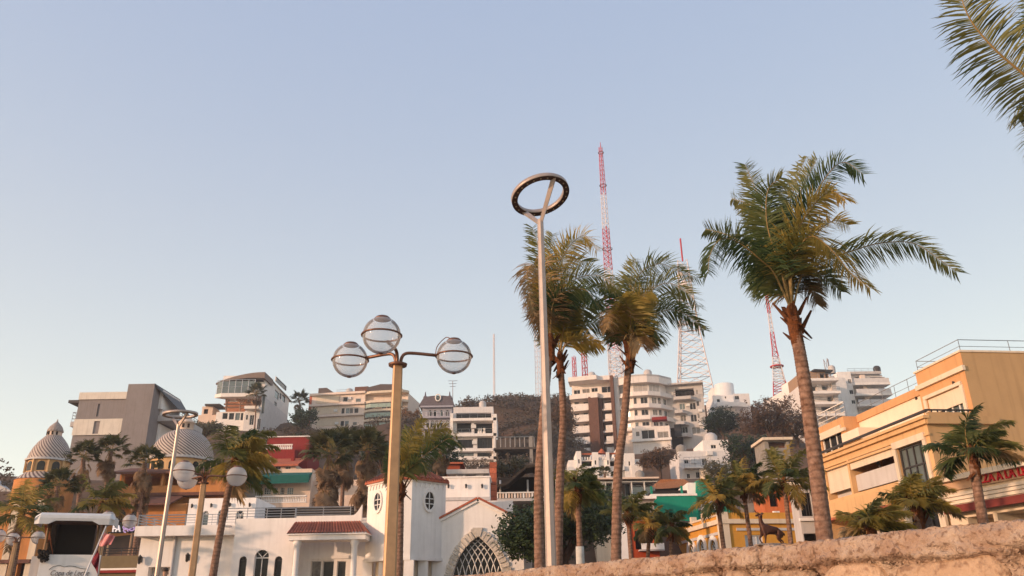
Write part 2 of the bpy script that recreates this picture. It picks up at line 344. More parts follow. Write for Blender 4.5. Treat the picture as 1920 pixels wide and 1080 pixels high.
for cx_ in (1395, 1170, 1552, 1025, 1720, 1860):
    q_ = at_z(cx_, 1022, WTOP); d_ = Vector((math.sin(HEAD0), math.cos(HEAD0), 0)); CRK.append((q_ - Vector((_a.x, _a.y, 0))).dot(d_))
wroot = thing('sea_wall', 'weathered stone and mortar sea wall in the foreground above the beach', 'wall', (WP[30][0].x, WP[30][0].y, 0))
wo = Vector(wroot.location)
def fb(x, y, z, o=4): return noise.fractal(Vector((x, y, z)), 1.0, 2.0, o)
def wallstrip(name, s0, s1, ds, rows, fine):
    mb = MB(); n = int((s1 - s0) / ds); vs = []
    for i in range(n + 1):
        s = s0 + (s1 - s0) * i / n; c, t, nn = wall_at(s)
        edge = 1.872 + .035 * fb(s * 1.1, 0, 7, 3)
        jog = .022 * fb(s * .55, 3, 1, 2) 
        for kind, q in rows:
            if kind == 'f':
                z = q; d = .012 * fb(s * 3, z * 3, 0)
                if fine:
                    d += .013 * fb(s * 16, z * 16, 2, 3) + .015 * fb(s * 30, z * 30, 6, 2)
                    cr = math.exp(-((z - edge + .02) / .055) ** 2); d += cr * (.06 * fb(s * 13, z * 15, 5, 4) + .01)
                    if z < edge: d -= .08 * min(1, (edge - z) / .03) ; d += .02 * fb(s * 22, z * 22, 9, 3)
                    ck = abs(fb(s * .9, z * 1.4, 12, 3)); d -= .03 * math.exp(-(ck / .018) ** 2) * (1 if z < 1.93 else .6)
                if fine:
                    for ic, c_ in enumerate(CRK):
                        if abs(s - c_) < .15 and z > 1.5 and (ic < 1 or z < 1.97 - .03 * ic): d -= .08 * math.exp(-((s - c_ - .03 * fb(z * 9, ic, 3, 3)) / .018) ** 2)
                rd = max(0, z - (WTOP - .05)) ; d -= rd * rd * 12
                vs.append(c + nn * d + Vector((0, 0, z + jog * (z / WTOP) + ((.006 * fb(s * 5, z, 4) + .009 * fb(s * 19, 0, 8, 2)) if fine else 0))) - wo)
            elif kind == 't': vs.append(c - nn * q + Vector((0, 0, WTOP + jog + .007 * fb(s * 6, q * 6, 1) + .009 * fb(s * 19, q * 19, 8, 2))) - wo)
            else: vs.append(c - nn * .45 + Vector((0, 0, q)) - wo)
    k = len(rows); fs = [(i * k + j, i * k + j + 1, (i + 1) * k + j + 1, (i + 1) * k + j) for i in range(n) for j in range(k - 1)]
    return mb.add(vs, fs, 0, True).build(name, WALLM, wroot)
rows = [('f', -.1), ('f', .5), ('f', 1.0), ('f', 1.4)] + [('f', 1.45 + .0125 * i) for i in range(45)] + [('t', .03), ('t', .12), ('t', .25), ('t', .4), ('b', 1.8), ('b', 1.2)]
wallstrip('mortar_core', -6, 13, .0165, rows, True)
rows2 = [('f', z) for z in (-.1, .5, 1, 1.4, 1.7, 1.85, 1.95, 2.0)] + [('t', .05), ('t', .4), ('b', 1.2)]
wallstrip('mortar_core', 13, 100, .5, rows2, False); wallstrip('mortar_core', -15, -6, .5, rows2, False)
rs = random.Random(5); zr = 1.85
for row in range(6):
    hgt = rs.uniform(.24, .32); s = -2.5 + rs.random() * .4
    while s < 13:
        wd = rs.uniform(.28, .72); c, t, nn = wall_at(s + wd / 2); N = 22; vs = []; zc = zr - hgt / 2; top = 1.85 + .035 * fb((s + wd / 2) * 1.1, 0, 7, 3) if row == 0 else zr
        sq = rs.random() * 10
        for kk, (sc_, dp) in enumerate(((1.0, -.07), (.97, -.035), (.86, -.012), (.5, -.004))):
            for j in range(N):
                a = 2 * math.pi * j / N; ca, sa = math.cos(a), math.sin(a); e = .55
                x = math.copysign(abs(ca) ** e, ca) * wd * .485 * sc_; z = math.copysign(abs(sa) ** e, sa) * hgt * .485 * sc_
                wob = 1 + .2 * noise.noise(Vector((ca * 1.3 + sq, sa * 1.3, 0)))
                vs.append(t * x * wob + nn * (dp + .022 * noise.noise(Vector((x * 9 + sq, z * 9, 1)))) + Vector((0, 0, z * wob + (top - zr) * .5)))
        vs.append(nn * -.002); fs = [(q * N + j, q * N + (j + 1) % N, (q + 1) * N + (j + 1) % N, (q + 1) * N + j) for q in range(3) for j in range(N)]
        fs += [(3 * N + j, 3 * N + (j + 1) % N, 4 * N) for j in range(N)]
        o = MB().add(vs, fs, 0, True).build('stone', ROCKM, wroot); o.location = c + Vector((0, 0, zc)) - wo; s += wd + .03
    zr -= hgt + .025

# crumbling aggregate where the mortar has broken away
mb = MB(); rg = random.Random(21)
for i in range(2600):
    s = rg.uniform(-2.2, 9) ; c, t, nn = wall_at(s); e = 1.872 + .035 * fb(s * 1.1, 0, 7, 3)
    if fb(s * 1.7, 4, 2, 2) < -.12 + rg.uniform(-.2, .2): continue
    z = e - abs(rg.gauss(0, .045)) + .02; r_ = rg.uniform(.003, .009) * (rg.uniform(1.5, 3) if rg.random() < .16 else 1); q = c + nn * rg.uniform(-.07, -.025) + Vector((0, 0, z)) - wo
    vs = [q + Vector((rg.gauss(0, 1), rg.gauss(0, 1), rg.gauss(0, 1))).normalized() * r_ * rg.uniform(.8, 1.3) for _ in range(4)]
    a = [q + Vector(d) * r_ * rg.uniform(.7, 1.3) for d in ((1, 0, 0), (0, 1, 0), (-1, 0, 0), (0, -1, 0), (0, 0, 1), (0, 0, -1))]
    mb.add(a, [(0, 1, 4), (1, 2, 4), (2, 3, 4), (3, 0, 4), (1, 0, 5), (2, 1, 5), (3, 2, 5), (0, 3, 5)])
tag(mb.build('aggregate', WALLM, wroot), kind='stuff')
# ------------------------------------------------------------ promenade lamps
BRONZE = mat('bronze_paint', lin((180, 144, 108)), .45, .12, 5, metal=.2)
DBRONZE = mat('dark_bronze', lin((128, 92, 74)), .45, .15, 8, metal=.5)
def globe_mat(name, milk):
    M = bpy.data.materials.new(name); M.use_nodes = True; n = M.node_tree.nodes; L = M.node_tree.links; out = n['Material Output']; n.remove(n['Principled BSDF'])
    tr = n.new('ShaderNodeBsdfTransparent'); tr.inputs[0].default_value = (.97, .97, .97, 1)
    df = n.new('ShaderNodeBsdfDiffuse'); df.inputs[0].default_value = (.8, .77, .75, 1); tl = n.new('ShaderNodeBsdfTranslucent'); tl.inputs[0].default_value = (.8, .77, .75, 1)
    m1 = n.new('ShaderNodeMixShader'); m1.inputs[0].default_value = .5; L.new(df.outputs[0], m1.inputs[1]); L.new(tl.outputs[0], m1.inputs[2])
    lw = n.new('ShaderNodeLayerWeight'); lw.inputs[0].default_value = .25
    mr = n.new('ShaderNodeMapRange'); mr.inputs[3].default_value = milk; mr.inputs[4].default_value = min(1, milk + .45); L.new(lw.outputs['Facing'], mr.inputs[0])
    m2 = n.new('ShaderNodeMixShader'); L.new(mr.outputs[0], m2.inputs[0]); L.new(tr.outputs[0], m2.inputs[1]); L.new(m1.outputs[0], m2.inputs[2])
    gl = n.new('ShaderNodeBsdfGlossy'); gl.inputs['Roughness'].default_value = .08; m3 = n.new('ShaderNodeMixShader')
    fr = n.new('ShaderNodeFresnel'); fr.inputs[0].default_value = 1.18; L.new(fr.outputs[0], m3.inputs[0]); L.new(m2.outputs[0], m3.inputs[1]); L.new(gl.outputs[0], m3.inputs[2]); L.new(m3.outputs[0], out.inputs[0])
    return M
GLOBE = globe_mat('clear_globe', .24); GLOBEM = globe_mat('milky_globe', .55)
def globe_lamp(px, py, Y, label, angs=(-98, 14, 158), k=1.0, gm=GLOBE, gr=.31, arm=.98):
    tp = at(px, py, Y); root = thing('globe_lamp', label, 'street lamp', (tp.x, tp.y, ZP), 0, 'three-globe lamps along the promenade'); H_ = tp.z - ZP
    mb = MB(); prof = [(.142, 0), (.142, .02), (.13, .5), (.098, H_)]; N = 4
    vs = []
    for r_, z in prof:
        for j in range(8):
            a = 2 * math.pi * (j // 2) / 4 + R(58) + (R(9) if j % 2 else -R(9)); vs.append((r_ * math.cos(a), r_ * math.sin(a), z))
    mb.add(vs, [(i * 8 + j, i * 8 + (j + 1) % 8, (i + 1) * 8 + (j + 1) % 8, (i + 1) * 8 + j) for i in range(3) for j in range(8)] + [tuple(24 + j for j in range(8))])
    mb.build('post', BRONZE, root)
    MB().lathe([(0, .0), (.3, .0), (.3, .04), (.2, .06), (.2, .12), (0, .12)], 16).build('base_plate', DBRONZE, root)
    MB().lathe([(0, H_ - .035), (.155, H_ - .035), (.165, H_ + .005), (.06, H_ + .03), (0, H_ + .03)], 16).build('collar', DBRONZE, root)
    gz = H_ + .2
    for a in angs:
        c, s_ = math.cos(R(a)), math.sin(R(a)); q = lambda d, z: (c * d, s_ * d, z)
        MB().tube(smooth_path([q(.05, H_), q(.055, H_ + .1), q(.11, H_ + .19), q(.25, H_ + .215), q(arm - gr - .02, gz)], 14), .03, 8).build('arm', DBRONZE, root)
        cx, cy, _ = q(arm, 0)
        prof = [(gr * math.sin(R(t)), -gr * math.cos(R(t)) * (1.0)) for t in range(6, 156, 8)]
        g = MB().lathe(prof, 28).build('globe', gm, root); g.location = (cx, cy, gz)
        MB().tube([((gr + .012) * math.cos(R(t)), (gr + .012) * math.sin(R(t)), 0) for t in range(0, 361, 15)], .016, 6, cap=False).build('band', DBRONZE, g)
        MB().lathe([(0, gr + .01), (.1, gr + .012), (.125, gr - .01), (.145, gr * .885), (.13, gr * .86), (0, gr * .86)], 16).build('cap', DBRONZE, g)
        MB().lathe([(0, -gr - .012), (.035, -gr - .008), (.045, -gr + .012), (0, -gr + .015)], 10).build('drain_cap', DBRONZE, g)
        if a == angs[1]: MB().tube(smooth_path([(-.33, 0, .02), (-.3, .02, .2), (-.16, .03, .36), (-.08, 0, .34)], 10), .008, 5).build('cable', DBRONZE, g)
    return root
globe_lamp(746, 683, 13.3, 'largest bronze lamp post with three clear glass globes, left of centre')
globe_lamp(382, 905, 25.5, 'bronze three-globe lamp standing between the coconut palm and the tall ring lamp at left', (-107, 8, 142), gm=GLOBEM)
globe_lamp(197, 985, 37, 'bronze lamp with pale globes just behind the white stage booth', (-60, 25, 160), gm=GLOBEM)
globe_lamp(30, 1016, 41, 'small bronze globe lamp in front of the orange building, far left of the promenade', (-110, 10, 130), gm=GLOBEM)
PALEP = mat('galvanised_pole', lin((180, 164, 154)), .45, .1, 4, metal=.35)
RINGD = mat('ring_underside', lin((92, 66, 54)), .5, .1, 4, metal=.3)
LEDM = mat('led_lens', (.5, .36, .22), .2)
def ring_lamp(px, py, rx, ry, Y, label, nrm, rad, lx, ly):
    """fork at (px, py); ring centred at (rx, ry) with the given normal; lx, ly pixel ends of the long and the short strut"""
    fk = at(px, py, Y); root = thing('ring_lamp', label, 'street lamp', (fk.x, fk.y, ZP), 0, 'tall ring street lamps'); O = Vector(root.location)
    c = at(rx, ry, Y) - O; n = nrm.normalized(); H_ = fk.z - ZP
    MB().tube([(0, 0, 0), (0, 0, H_ * .5), (0, 0, H_)], [.105, .088, .066], 8, sm=False).build('pole', PALEP, root)
    MB().lathe([(0, 0), (.28, 0), (.28, .03), (.16, .05), (.15, .3), (0, .3)], 12).build('base_plate', PALEP, root)
    e1 = n.orthogonal().normalized(); e2 = n.cross(e1); N = 48
    def rp(a, r_, h_): return c + (e1 * math.cos(a) + e2 * math.sin(a)) * r_ + n * h_
    sec = [(rad, -.045), (rad, .05), (rad - .13, .05), (rad - .13, -.045)]; vs = [rp(2 * math.pi * i / N, r_, h_) for i in range(N) for r_, h_ in sec]
    mb = MB()
    for q in range(4):
        mb.add([], []); 
    fs = []; mi = []
    o = len(mb.v); mb.v += [tuple(v) for v in vs]
    for i in range(N):
        for q in range(4):
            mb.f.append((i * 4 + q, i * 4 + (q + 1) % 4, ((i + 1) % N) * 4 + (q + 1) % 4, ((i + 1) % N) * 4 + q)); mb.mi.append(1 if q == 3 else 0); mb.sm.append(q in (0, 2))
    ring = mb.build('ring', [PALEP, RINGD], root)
    mb = MB()
    for i in range(24):
        p_ = rp(2 * math.pi * i / 24, rad - .065, -.048); mb.tube([p_, p_ - n * .012], .018, 6)
    tag(mb.build('led_lenses', LEDM, ring), kind='stuff')
    for (tx, ty) in (lx, ly):       # struts reach the ring where the picture shows it
        d = ray(tx, ty); t = (c + O - EYE).dot(n) / d.dot(n); q = EYE + d * t - O; q = c + (q - c).normalized() * (rad - .06)
        tp = Vector((0, 0, H_ - .1)); ax = (q - tp).normalized(); sd_ = ax.cross(Vector((0, -1, .3))).normalized(); up = sd_.cross(ax); L_ = (q - tp).length
        MB().box(-.034, .034, -.028, .028, 0, L_, T=lambda x, y, z: tp + sd_ * x * (1 + .5 * z / L_) + up * y + ax * z).build('strut', PALEP, root)
    return root
_n = (_r * -.32 + _u * .947) * .81 + ray(1013, 365).normalized() * .58
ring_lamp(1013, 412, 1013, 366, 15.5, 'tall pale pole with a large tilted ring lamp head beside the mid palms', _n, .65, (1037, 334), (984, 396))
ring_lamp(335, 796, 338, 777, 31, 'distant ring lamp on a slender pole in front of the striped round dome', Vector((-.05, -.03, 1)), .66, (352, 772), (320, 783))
# ------------------------------------------------------------ bronze deer
def skin_obj(name, pts, edges, rads, m_, parent, sub=2, root=0):
    me = bpy.data.meshes.new(name); me.from_pydata([tuple(p) for p in pts], edges, []); o = bpy.data.objects.new(name, me); COL.objects.link(o)
    o.modifiers.new('skin', 'SKIN'); 
    if not me.skin_vertices: 
        bpy.context.view_layer.objects.active = o
    sv = me.skin_vertices[0].data if me.skin_vertices else None
    if sv is None:
        bm = bmesh.new(); bm.from_mesh(me); bm.verts.layers.skin.verify(); bm.to_mesh(me); bm.free(); sv = me.skin_vertices[0].data
    for i, r_ in enumerate(rads):
        a = r_ if isinstance(r_, tuple) else (r_, r_); sv[i].radius = a; sv[i].use_root = (i == root)
    sm = o.modifiers.new('sub', 'SUBSURF'); sm.levels = sub; sm.render_levels = sub
    dg = bpy.context.evaluated_depsgraph_get(); m2 = bpy.data.meshes.new_from_object(o.evaluated_get(dg)); o.modifiers.clear(); o.data = m2
    m2.materials.clear(); m2.materials.append(m_)
    for pl in m2.polygons: pl.use_smooth = True
    o.parent = parent; return o
DEERM = mat('bronze_statue', lin((88, 52, 36)), .5, .3, 9, metal=.35, col2=lin((52, 32, 24)))
DY = 38.0
dfeet = at(1440, 1020, DY); droot = thing('deer_statue', 'brown bronze deer statue with one foreleg raised above the sea wall', 'statue', (dfeet.x, dfeet.y, dfeet.z))
def dq(zx, zy, dy=0): return at(1240 + zx * .1771, 947 + zy * .1771, DY + dy) - Vector(droot.location)
P_ = [dq(1090, 255), dq(1150, 262), dq(1215, 275), dq(1268, 295), dq(1066, 215), dq(1050, 165), dq(1046, 118), dq(1034, 102), dq(1012, 108), dq(994, 116),      # 0 chest 1-3 back 4-5 neck 6 poll 7-9 head
      dq(1100, 310, -.12), dq(1104, 365, -.13), dq(1102, 400, -.13), dq(1106, 430, -.13),           # near straight foreleg
      dq(1066, 305, .12), dq(1040, 352, .13), dq(1058, 392, .13), dq(1086, 414, .13),               # raised foreleg
      dq(1240, 335, -.12), dq(1232, 355, -.14), dq(1268, 392, -.14), dq(1274, 424, -.14),           # hind near
      dq(1262, 335, .12), dq(1250, 360, .14), dq(1290, 385, .14), dq(1288, 420, .14),
      dq(1296, 305), dq(1306, 326), dq(1064, 98, -.1), dq(1082, 86, -.16), dq(1060, 92, .1), dq(1070, 80, .16)]
E_ = [(0, 1), (1, 2), (2, 3), (0, 4), (4, 5), (5, 6), (6, 7), (7, 8), (8, 9), (0, 10), (10, 11), (11, 12), (12, 13), (0, 14), (14, 15), (15, 16), (16, 17), (3, 18), (18, 19), (19, 20), (20, 21), (3, 22), (22, 23), (23, 24), (24, 25), (3, 26), (26, 27), (6, 28), (28, 29), (6, 30), (30, 31)]
Rd = [.2, .205, .195, .17, .14, .095, .085, .075, .055, .04, .08, .04, .032, .036, .08, .04, .032, .036, .1, .055, .035, .035, .1, .055, .035, .035, .05, .03, .035, .02, .035, .02]
deer = skin_obj('body', P_, E_, Rd, DEERM, droot)
for s_ in (-1, 1):
    mb = MB(); b0 = dq(1044, 100, .05 * s_)
    main = smooth_path([b0, dq(1024, 88, .14 * s_), dq(996, 74, .22 * s_), dq(984, 48, .24 * s_)], 10); mb.tube(main, [.026 - .0016 * i for i in range(11)], 6)
    for i, (ex_, ez_) in ((3, (1018, 66)), (6, (1000, 50)), (8, (972, 66))): mb.tube([main[i], dq(ex_, ez_, .2 * s_)], [.016, .006], 5)
    mb.build('antler', DEERM, droot)
ped = thing('rock_pedestal', 'rough rock pile pedestal under the bronze deer', 'pedestal', (dfeet.x, dfeet.y, ZP)); ph = dfeet.z - ZP
rr = random.Random(3)
for i in range(26):
    zz = ph * (i / 26) ** .9; rad_ = 1.5 - 1.0 * zz / ph; a = i * 2.4; sz = rr.uniform(.45, .7)
    if zz + sz * .6 > ph: zz = ph - sz * .62
    bm = bmesh.new(); bmesh.ops.create_icosphere(bm, subdivisions=2, radius=sz)
    for v in bm.verts: v.co *= 1 + .25 * noise.noise(v.co * 2 + Vector((i * 3.1, 0, 0))); v.co.z *= .62
    me = bpy.data.meshes.new('boulder'); bm.to_mesh(me); bm.free(); me.materials.append(ROCKM); o = bpy.data.objects.new('boulder', me); COL.objects.link(o); o.parent = ped
    o.location = (math.cos(a) * rad_ * .6, math.sin(a) * rad_ * .6, max(sz * .5, zz))
MB().lathe([(0, -.3), (.75, -.3), (.78, -.12), (.6, .0), (0, .0)], 14, (0, 0, ph)).build('cap_rock', ROCKM, ped)
# ------------------------------------------------------------ person on the promenade
SKIN = mat('skin', (.42, .24, .16), .6, .05); SHIRT = mat('pale_shirt', (.6, .6, .62), .85, .05); HAIR = mat('brown_hair', (.05, .028, .018), .6); JEANS = mat('dark_trousers', (.04, .045, .06), .85)
hp = at(311, 1069, 21.5); pr = thing('person', 'person with short brown hair and pale shirt at the bottom left below the white terrace', 'person', (hp.x, hp.y, ZP), R(160)); k = (hp.z - ZP) / 1.70
pts = [(0, 0, .95), (0, 0, 1.12), (0, 0, 1.32), (0, 0, 1.46), (0, .01, 1.54), (0, .0, 1.62), (0, -.01, 1.70),
       (.18, 0, 1.42), (.24, .02, 1.14), (.25, -.06, .9), (.25, -.09, .82), (-.18, 0, 1.42), (-.24, .02, 1.14), (-.25, -.06, .9), (-.25, -.09, .82),
       (.1, 0, .9), (.11, -.02, .5), (.11, .02, .1), (.11, -.12, .04), (-.1, 0, .9), (-.11, .02, .5), (-.11, .06, .1), (-.11, -.08, .04)]
ed = [(0, 1), (1, 2), (2, 3), (3, 4), (4, 5), (5, 6), (2, 7), (7, 8), (8, 9), (9, 10), (2, 11), (11, 12), (12, 13), (13, 14), (0, 15), (15, 16), (16, 17), (17, 18), (0, 19), (19, 20), (20, 21), (21, 22)]
rd = [(.16, .11), (.15, .1), (.17, .11), .07, .055, (.08, .095), (.07, .08), .07, .045, .035, .04, .07, .045, .035, .04, .09, .065, .045, .04, .09, .065, .045, .04]
bd = skin_obj('body', [Vector(p_) * k for p_ in pts], ed, [tuple(x * k for x in r_) if isinstance(r_, tuple) else r_ * k for r_ in rd], SKIN, pr)
for m_ in (SHIRT, JEANS): bd.data.materials.append(m_)
for pl in bd.data.polygons:
    z = pl.center.z / k; pl.material_index = 2 if z < .98 and abs(pl.center.x) < .22 * k else (1 if .98 <= z < 1.5 and not (abs(pl.center.x) > .21 * k and z < 1.12) else 0)
mb = MB(); mb.lathe([(.092 * k * math.sin(R(t)), .11 * k * math.cos(R(t))) for t in range(0, 100, 12)], 16, (0, .018 * k, 1.675 * k)); mb.build('hair', HAIR, pr)
for s_ in (-1, 1):
    MB().lathe([(.004, -.011), (.011, 0), (.004, .011)], 8, (s_ * .034 * k, -.092 * k, 1.63 * k)).build('eye', mat('eye_white', (.7, .7, .7), .3), pr)
    for fi, (dx, ln) in enumerate(((-.022, .06), (-.008, .072), (.006, .068), (.02, .055))):
        MB().tube([(s_ * .25 * k + dx * .5, -.09 * k + dx, .79 * k), (s_ * .25 * k + dx * .5, -.1 * k + dx, (.79 - ln) * k)], [.009, .007], 6).build('finger', SKIN, pr)
    MB().tube([(s_ * .23 * k, -.11 * k, .83 * k), (s_ * .215 * k, -.14 * k, .79 * k)], [.011, .008], 6).build('thumb', SKIN, pr)
MB().tube([(0, -.094 * k, 1.625 * k), (0, -.112 * k, 1.595 * k), (0, -.095 * k, 1.585 * k)], [.008, .014, .008], 6).build('nose', SKIN, pr)
# ------------------------------------------------------------ palms and trees
FROND = leafmat('coconut_frond', (.06, .098, .034), (.22, .205, .06), .45)
FRONDLIT = leafmat('sunlit_frond', (.28, .225, .05), (.56, .39, .1), .55)  # golden tone is sunlight on and through fronds, painted into the leaf colour
FRONDB = leafmat('dry_frond', (.2, .125, .055), (.37, .25, .12), .3)
FANG = leafmat('fan_leaf', (.035, .05, .02), (.13, .12, .045), .3)
FAND = leafmat('dead_fan_leaf', (.13, .075, .042), (.28, .18, .105), .2, .8)
RACH = mat('frond_midrib', (.3, .2, .07), .5, .15)
TRUNK = mat('palm_trunk', lin((148, 120, 104)), .9, .3, 9, bump=.6, bscale=25, col2=lin((92, 64, 48)))
_tn = TRUNK.node_tree.nodes; _tl = TRUNK.node_tree.links; _b = _tn['Principled BSDF']; _wv = _tn.new('ShaderNodeTexWave'); _wv.bands_direction = 'Z'; _wv.inputs['Scale'].default_value = 2.6; _wv.inputs['Distortion'].default_value = 5; _wv.inputs['Detail'].default_value = 3
_tl.new([q for q in _tn if q.type == 'TEX_COORD'][0].outputs['Object'], _wv.inputs[0]); _rp = _tn.new('ShaderNodeValToRGB'); _rp.color_ramp.elements[0].color = (.42, .36, .33, 1); _rp.color_ramp.elements[1].color = (1.25, 1.2, 1.15, 1); _rp.color_ramp.elements[1].position = .55
_mx = _tn.new('ShaderNodeMixRGB'); _mx.blend_type = 'MULTIPLY'; _mx.inputs[0].default_value = .42; _src = _b.inputs['Base Color'].links[0].from_socket; _tl.new(_wv.outputs['Fac'], _rp.inputs[0]); _tl.new(_src, _mx.inputs[1]); _tl.new(_rp.outputs[0], _mx.inputs[2]); _tl.new(_mx.outputs[0], _b.inputs['Base Color'])
WTRUNK = mat('whitewashed_trunk', (.6, .58, .54), .9, .15, 6)
FIBRE = mat('palm_fibre', lin((120, 72, 40)), .95, .3, 14, bump=.8)
def frond_mesh(mb, path, leaf=.5, face=0.0, sweep=.5, droop=.5, n=46, wind=(0, 0, 0), wid=.03, seed=0, view=None, start=.12, rr=.02):
    """rachis along path (Vectors) with a comb of leaflets on both sides"""
    rg = random.Random(seed); K = len(path) - 1
    mb.tube(path, [rr * (1 - .85 * i / K) for i in range(K + 1)], 5, 1)
    Lc = [0]
    for i in range(K): Lc.append(Lc[-1] + (path[i + 1] - path[i]).length)
    tot = Lc[-1]; wv = Vector(wind); up = Vector((0, 0, 1))
    n = int(n * 2.1); wid = wid * .98; leaf = leaf * 1.2
    for i in range(n):
        t = start + (1 - start) * (i + .5) / n; dist = t * tot; j = 0
        while j < K - 1 and Lc[j + 1] < dist: j += 1
        f = (dist - Lc[j]) / max(1e-6, Lc[j + 1] - Lc[j]); p_ = path[j].lerp(path[j + 1], f); T_ = (path[j + 1] - path[j]).normalized()
        S1 = T_.cross(up); S1 = S1.normalized() if S1.length > .05 else Vector((1, 0, 0))
        if view is not None:
            S2 = T_.cross(view).normalized()
            if S2.dot(S1) < 0: S2 = -S2
            S = (S1 * (1 - face) + S2 * face).normalized()
        else: S = S1
        N_ = S.cross(T_)
        ll = leaf * (.45 + .75 * math.sin(math.pi * min(1, .12 + .88 * t) ** .8)) * rg.uniform(.8, 1.12); sw = sweep + .7 * max(0, t - .6)
        for sd_ in (-1, 1):
            if rg.random() < .08: continue
            d = (S * sd_ + T_ * sw * rg.uniform(.75, 1.25) + N_ * (rg.uniform(-.3, .3) + .25 * math.sin(i * .55 + seed)) - up * droop * .3 + wv * rg.uniform(.5, 1.2)).normalized()
            w_ = wid * rg.uniform(.7, 1.2); b = T_ * w_ * .5; q = p_; dd = d; fold = d.cross(T_).normalized() * w_ * .3; dr = droop * rg.uniform(.25, 1.0); wk = rg.uniform(.1, .8); l_ = ll * (rg.uniform(.45, .8) if rg.random() < .12 else 1)
            ps = [q - b * .5, q + b * .5]
            for sg, wd_ in ((.36, 1.0), (.34, .7)):
                q = q + dd * l_ * sg; ps += [q - b * wd_ + fold, q + b * wd_ - fold]; dd = (dd - up * dr * .75 + wv * wk + Vector((rg.gauss(0, .06), rg.gauss(0, .06), 0))).normalized()
            ps.append(q + dd * l_ * .34); mb.add(ps, [(0, 1, 3, 2), (2, 3, 5, 4), (4, 5, 6)], 0)
def trunk_part(root, pts, r0, r1, mats=None, ring=.11, name='trunk', n=12, flare=1.35, fine=True):
    L_ = sum((Vector(pts[i + 1]) - Vector(pts[i])).length for i in range(len(pts) - 1)); k = int(L_ / ring) * (3 if fine else 1); k = max(k, 8)
    path = smooth_path(pts, k); rad = []
    for i in range(k + 1):
        t = i / k; r_ = (r0 + (r1 - r0) * t) * (1 + (flare - 1) * math.exp(-t * 14)); rad.append(r_ * ((1.025, .995, .97)[i % 3] if fine else 1) * (1 + .03 * noise.noise(Vector((i * .6, r0 * 90, 0)))))
    return MB().tube(path, rad, n).build(name, mats or TRUNK, root)
def crown_shaft(root, top, r_, n=16, seed=0):
    """fibrous boss, old leaf bases and hanging sheath scraps under the fronds"""
    rg = random.Random(seed); mb = MB(); mb.lathe([(r_ * .97, -.6), (r_ * 1.12, -.35), (r_ * 1.2, -.1), (r_ * .9, .15), (.02, .3)], 12, top); o = mb.build('crown_boss', FIBRE, root)
    for i in range(n):
        a = i * 2.4 + rg.random(); z = rg.uniform(-.5, .05); c, s_ = math.cos(a), math.sin(a); b = Vector(top) + Vector((c * r_, s_ * r_, z)); L_ = rg.uniform(.2, .5)
        e = b + Vector((c * L_ * .6, s_ * L_ * .6, L_ * rg.choice((-.5, .7, .9)))); sd_ = Vector((-s_, c, 0)) * rg.uniform(.05, .11)
        MB().add([b - sd_, b + sd_, e + sd_ * .4, e - sd_ * .4, b + Vector((0, 0, .05)) + sd_ * .5], [(0, 1, 2, 3), (0, 4, 2), (1, 4, 3)]).build('leaf_base', FIBRE, root)
def hero_palm(label, base, Y, trunk_px, r0, r1, fr, zoom, leaf, n=52, wid=.032, group='coconut palms behind the sea wall', ring=.11, rr=.022):
    """fr: list of (zoom points, depth swing, face, droop, material)"""
    pts = [at(x, y, Y + dy) for x, y, dy in trunk_px]; b = Vector((pts[0].x, pts[0].y, ZP)); root = thing('coconut_palm', label, 'palm tree', b, 0, group)
    vw = ray(*trunk_px[-1][:2]).normalized(); top = pts[-1] - b
    trunk_part(root, [(0, 0, 0)] + [p_ - b for p_ in pts[1:]] if len(pts) > 2 else [(0, 0, 0), top], r0, r1, ring=ring); crown_shaft(root, top, r1, seed=int(Y * 10))
    zx, zy, zs = zoom
    for i, (pl, dy, face, droop, m_) in enumerate(fr):
        K = len(pl) - 1; pp = [top + Vector((0, 0, .05))] + [at(zx + x * zs, zy + y * zs, Y + dy * (j + 1) / (K + 1)) - b for j, (x, y) in enumerate(pl)]
        mb = MB(); frond_mesh(mb, smooth_path(pp, 22), leaf, face, .55, droop, n, (.22, .05, 0), wid, i + int(Y * 7), vw, .22, rr); mb.build('frond', [m_, RACH], root)
    return root
F_, Yw, Br = FROND, FRONDLIT, FRONDB
hero_palm('tallest foreground coconut palm with curved trunk, right of centre', None, 14.5, [(1541, 1010, 0), (1528, 860, 0), (1506, 700, 0), (1486, 590, 0)], .145, .108, [
    ([(400, 640), (330, 570), (230, 490), (140, 468), (85, 540), (72, 640)], -1.2, .35, .9, F_), ([(410, 600), (300, 520), (170, 450), (60, 420)], .8, .6, .2, F_), ([(430, 560), (370, 400), (310, 230), (255, 100)], .6, .85, .1, F_),
    ([(425, 600), (365, 400), (368, 230), (435, 165)], -.8, .7, .3, F_), ([(450, 560), (480, 350), (540, 210), (612, 72)], .9, .8, .1, F_), ([(470, 540), (550, 350), (650, 170), (740, 90), (840, 150)], -.4, .75, .3, F_),
    ([(475, 540), (560, 350), (670, 235), (750, 275)], -1.1, .4, .6, Yw), ([(485, 620), (530, 500), (590, 455), (680, 520), (780, 640), (872, 712)], -1.3, .5, .8, Yw), ([(500, 580), (600, 450), (690, 380), (770, 400)], .7, .6, .5, Yw),
    ([(540, 640), (650, 575), (780, 530), (920, 490), (1080, 488), (1195, 555), (1300, 632)], -.3, .55, .7, F_), ([(500, 690), (570, 650), (650, 660), (730, 730)], .9, .5, .8, F_), ([(430, 560), (390, 430), (300, 310), (190, 270)], 1.4, .5, .4, F_),
    ([(420, 690), (370, 650), (320, 610), (270, 680)], 1.2, .4, .9, F_), ([(460, 520), (470, 330), (520, 150), (560, 60)], 1.3, .6, .4, F_), ([(490, 700), (530, 680), (580, 720), (610, 790)], 1.0, .4, .8, Br)],
    (1300, 270, .3796), .45, 64, .03, ring=.085)
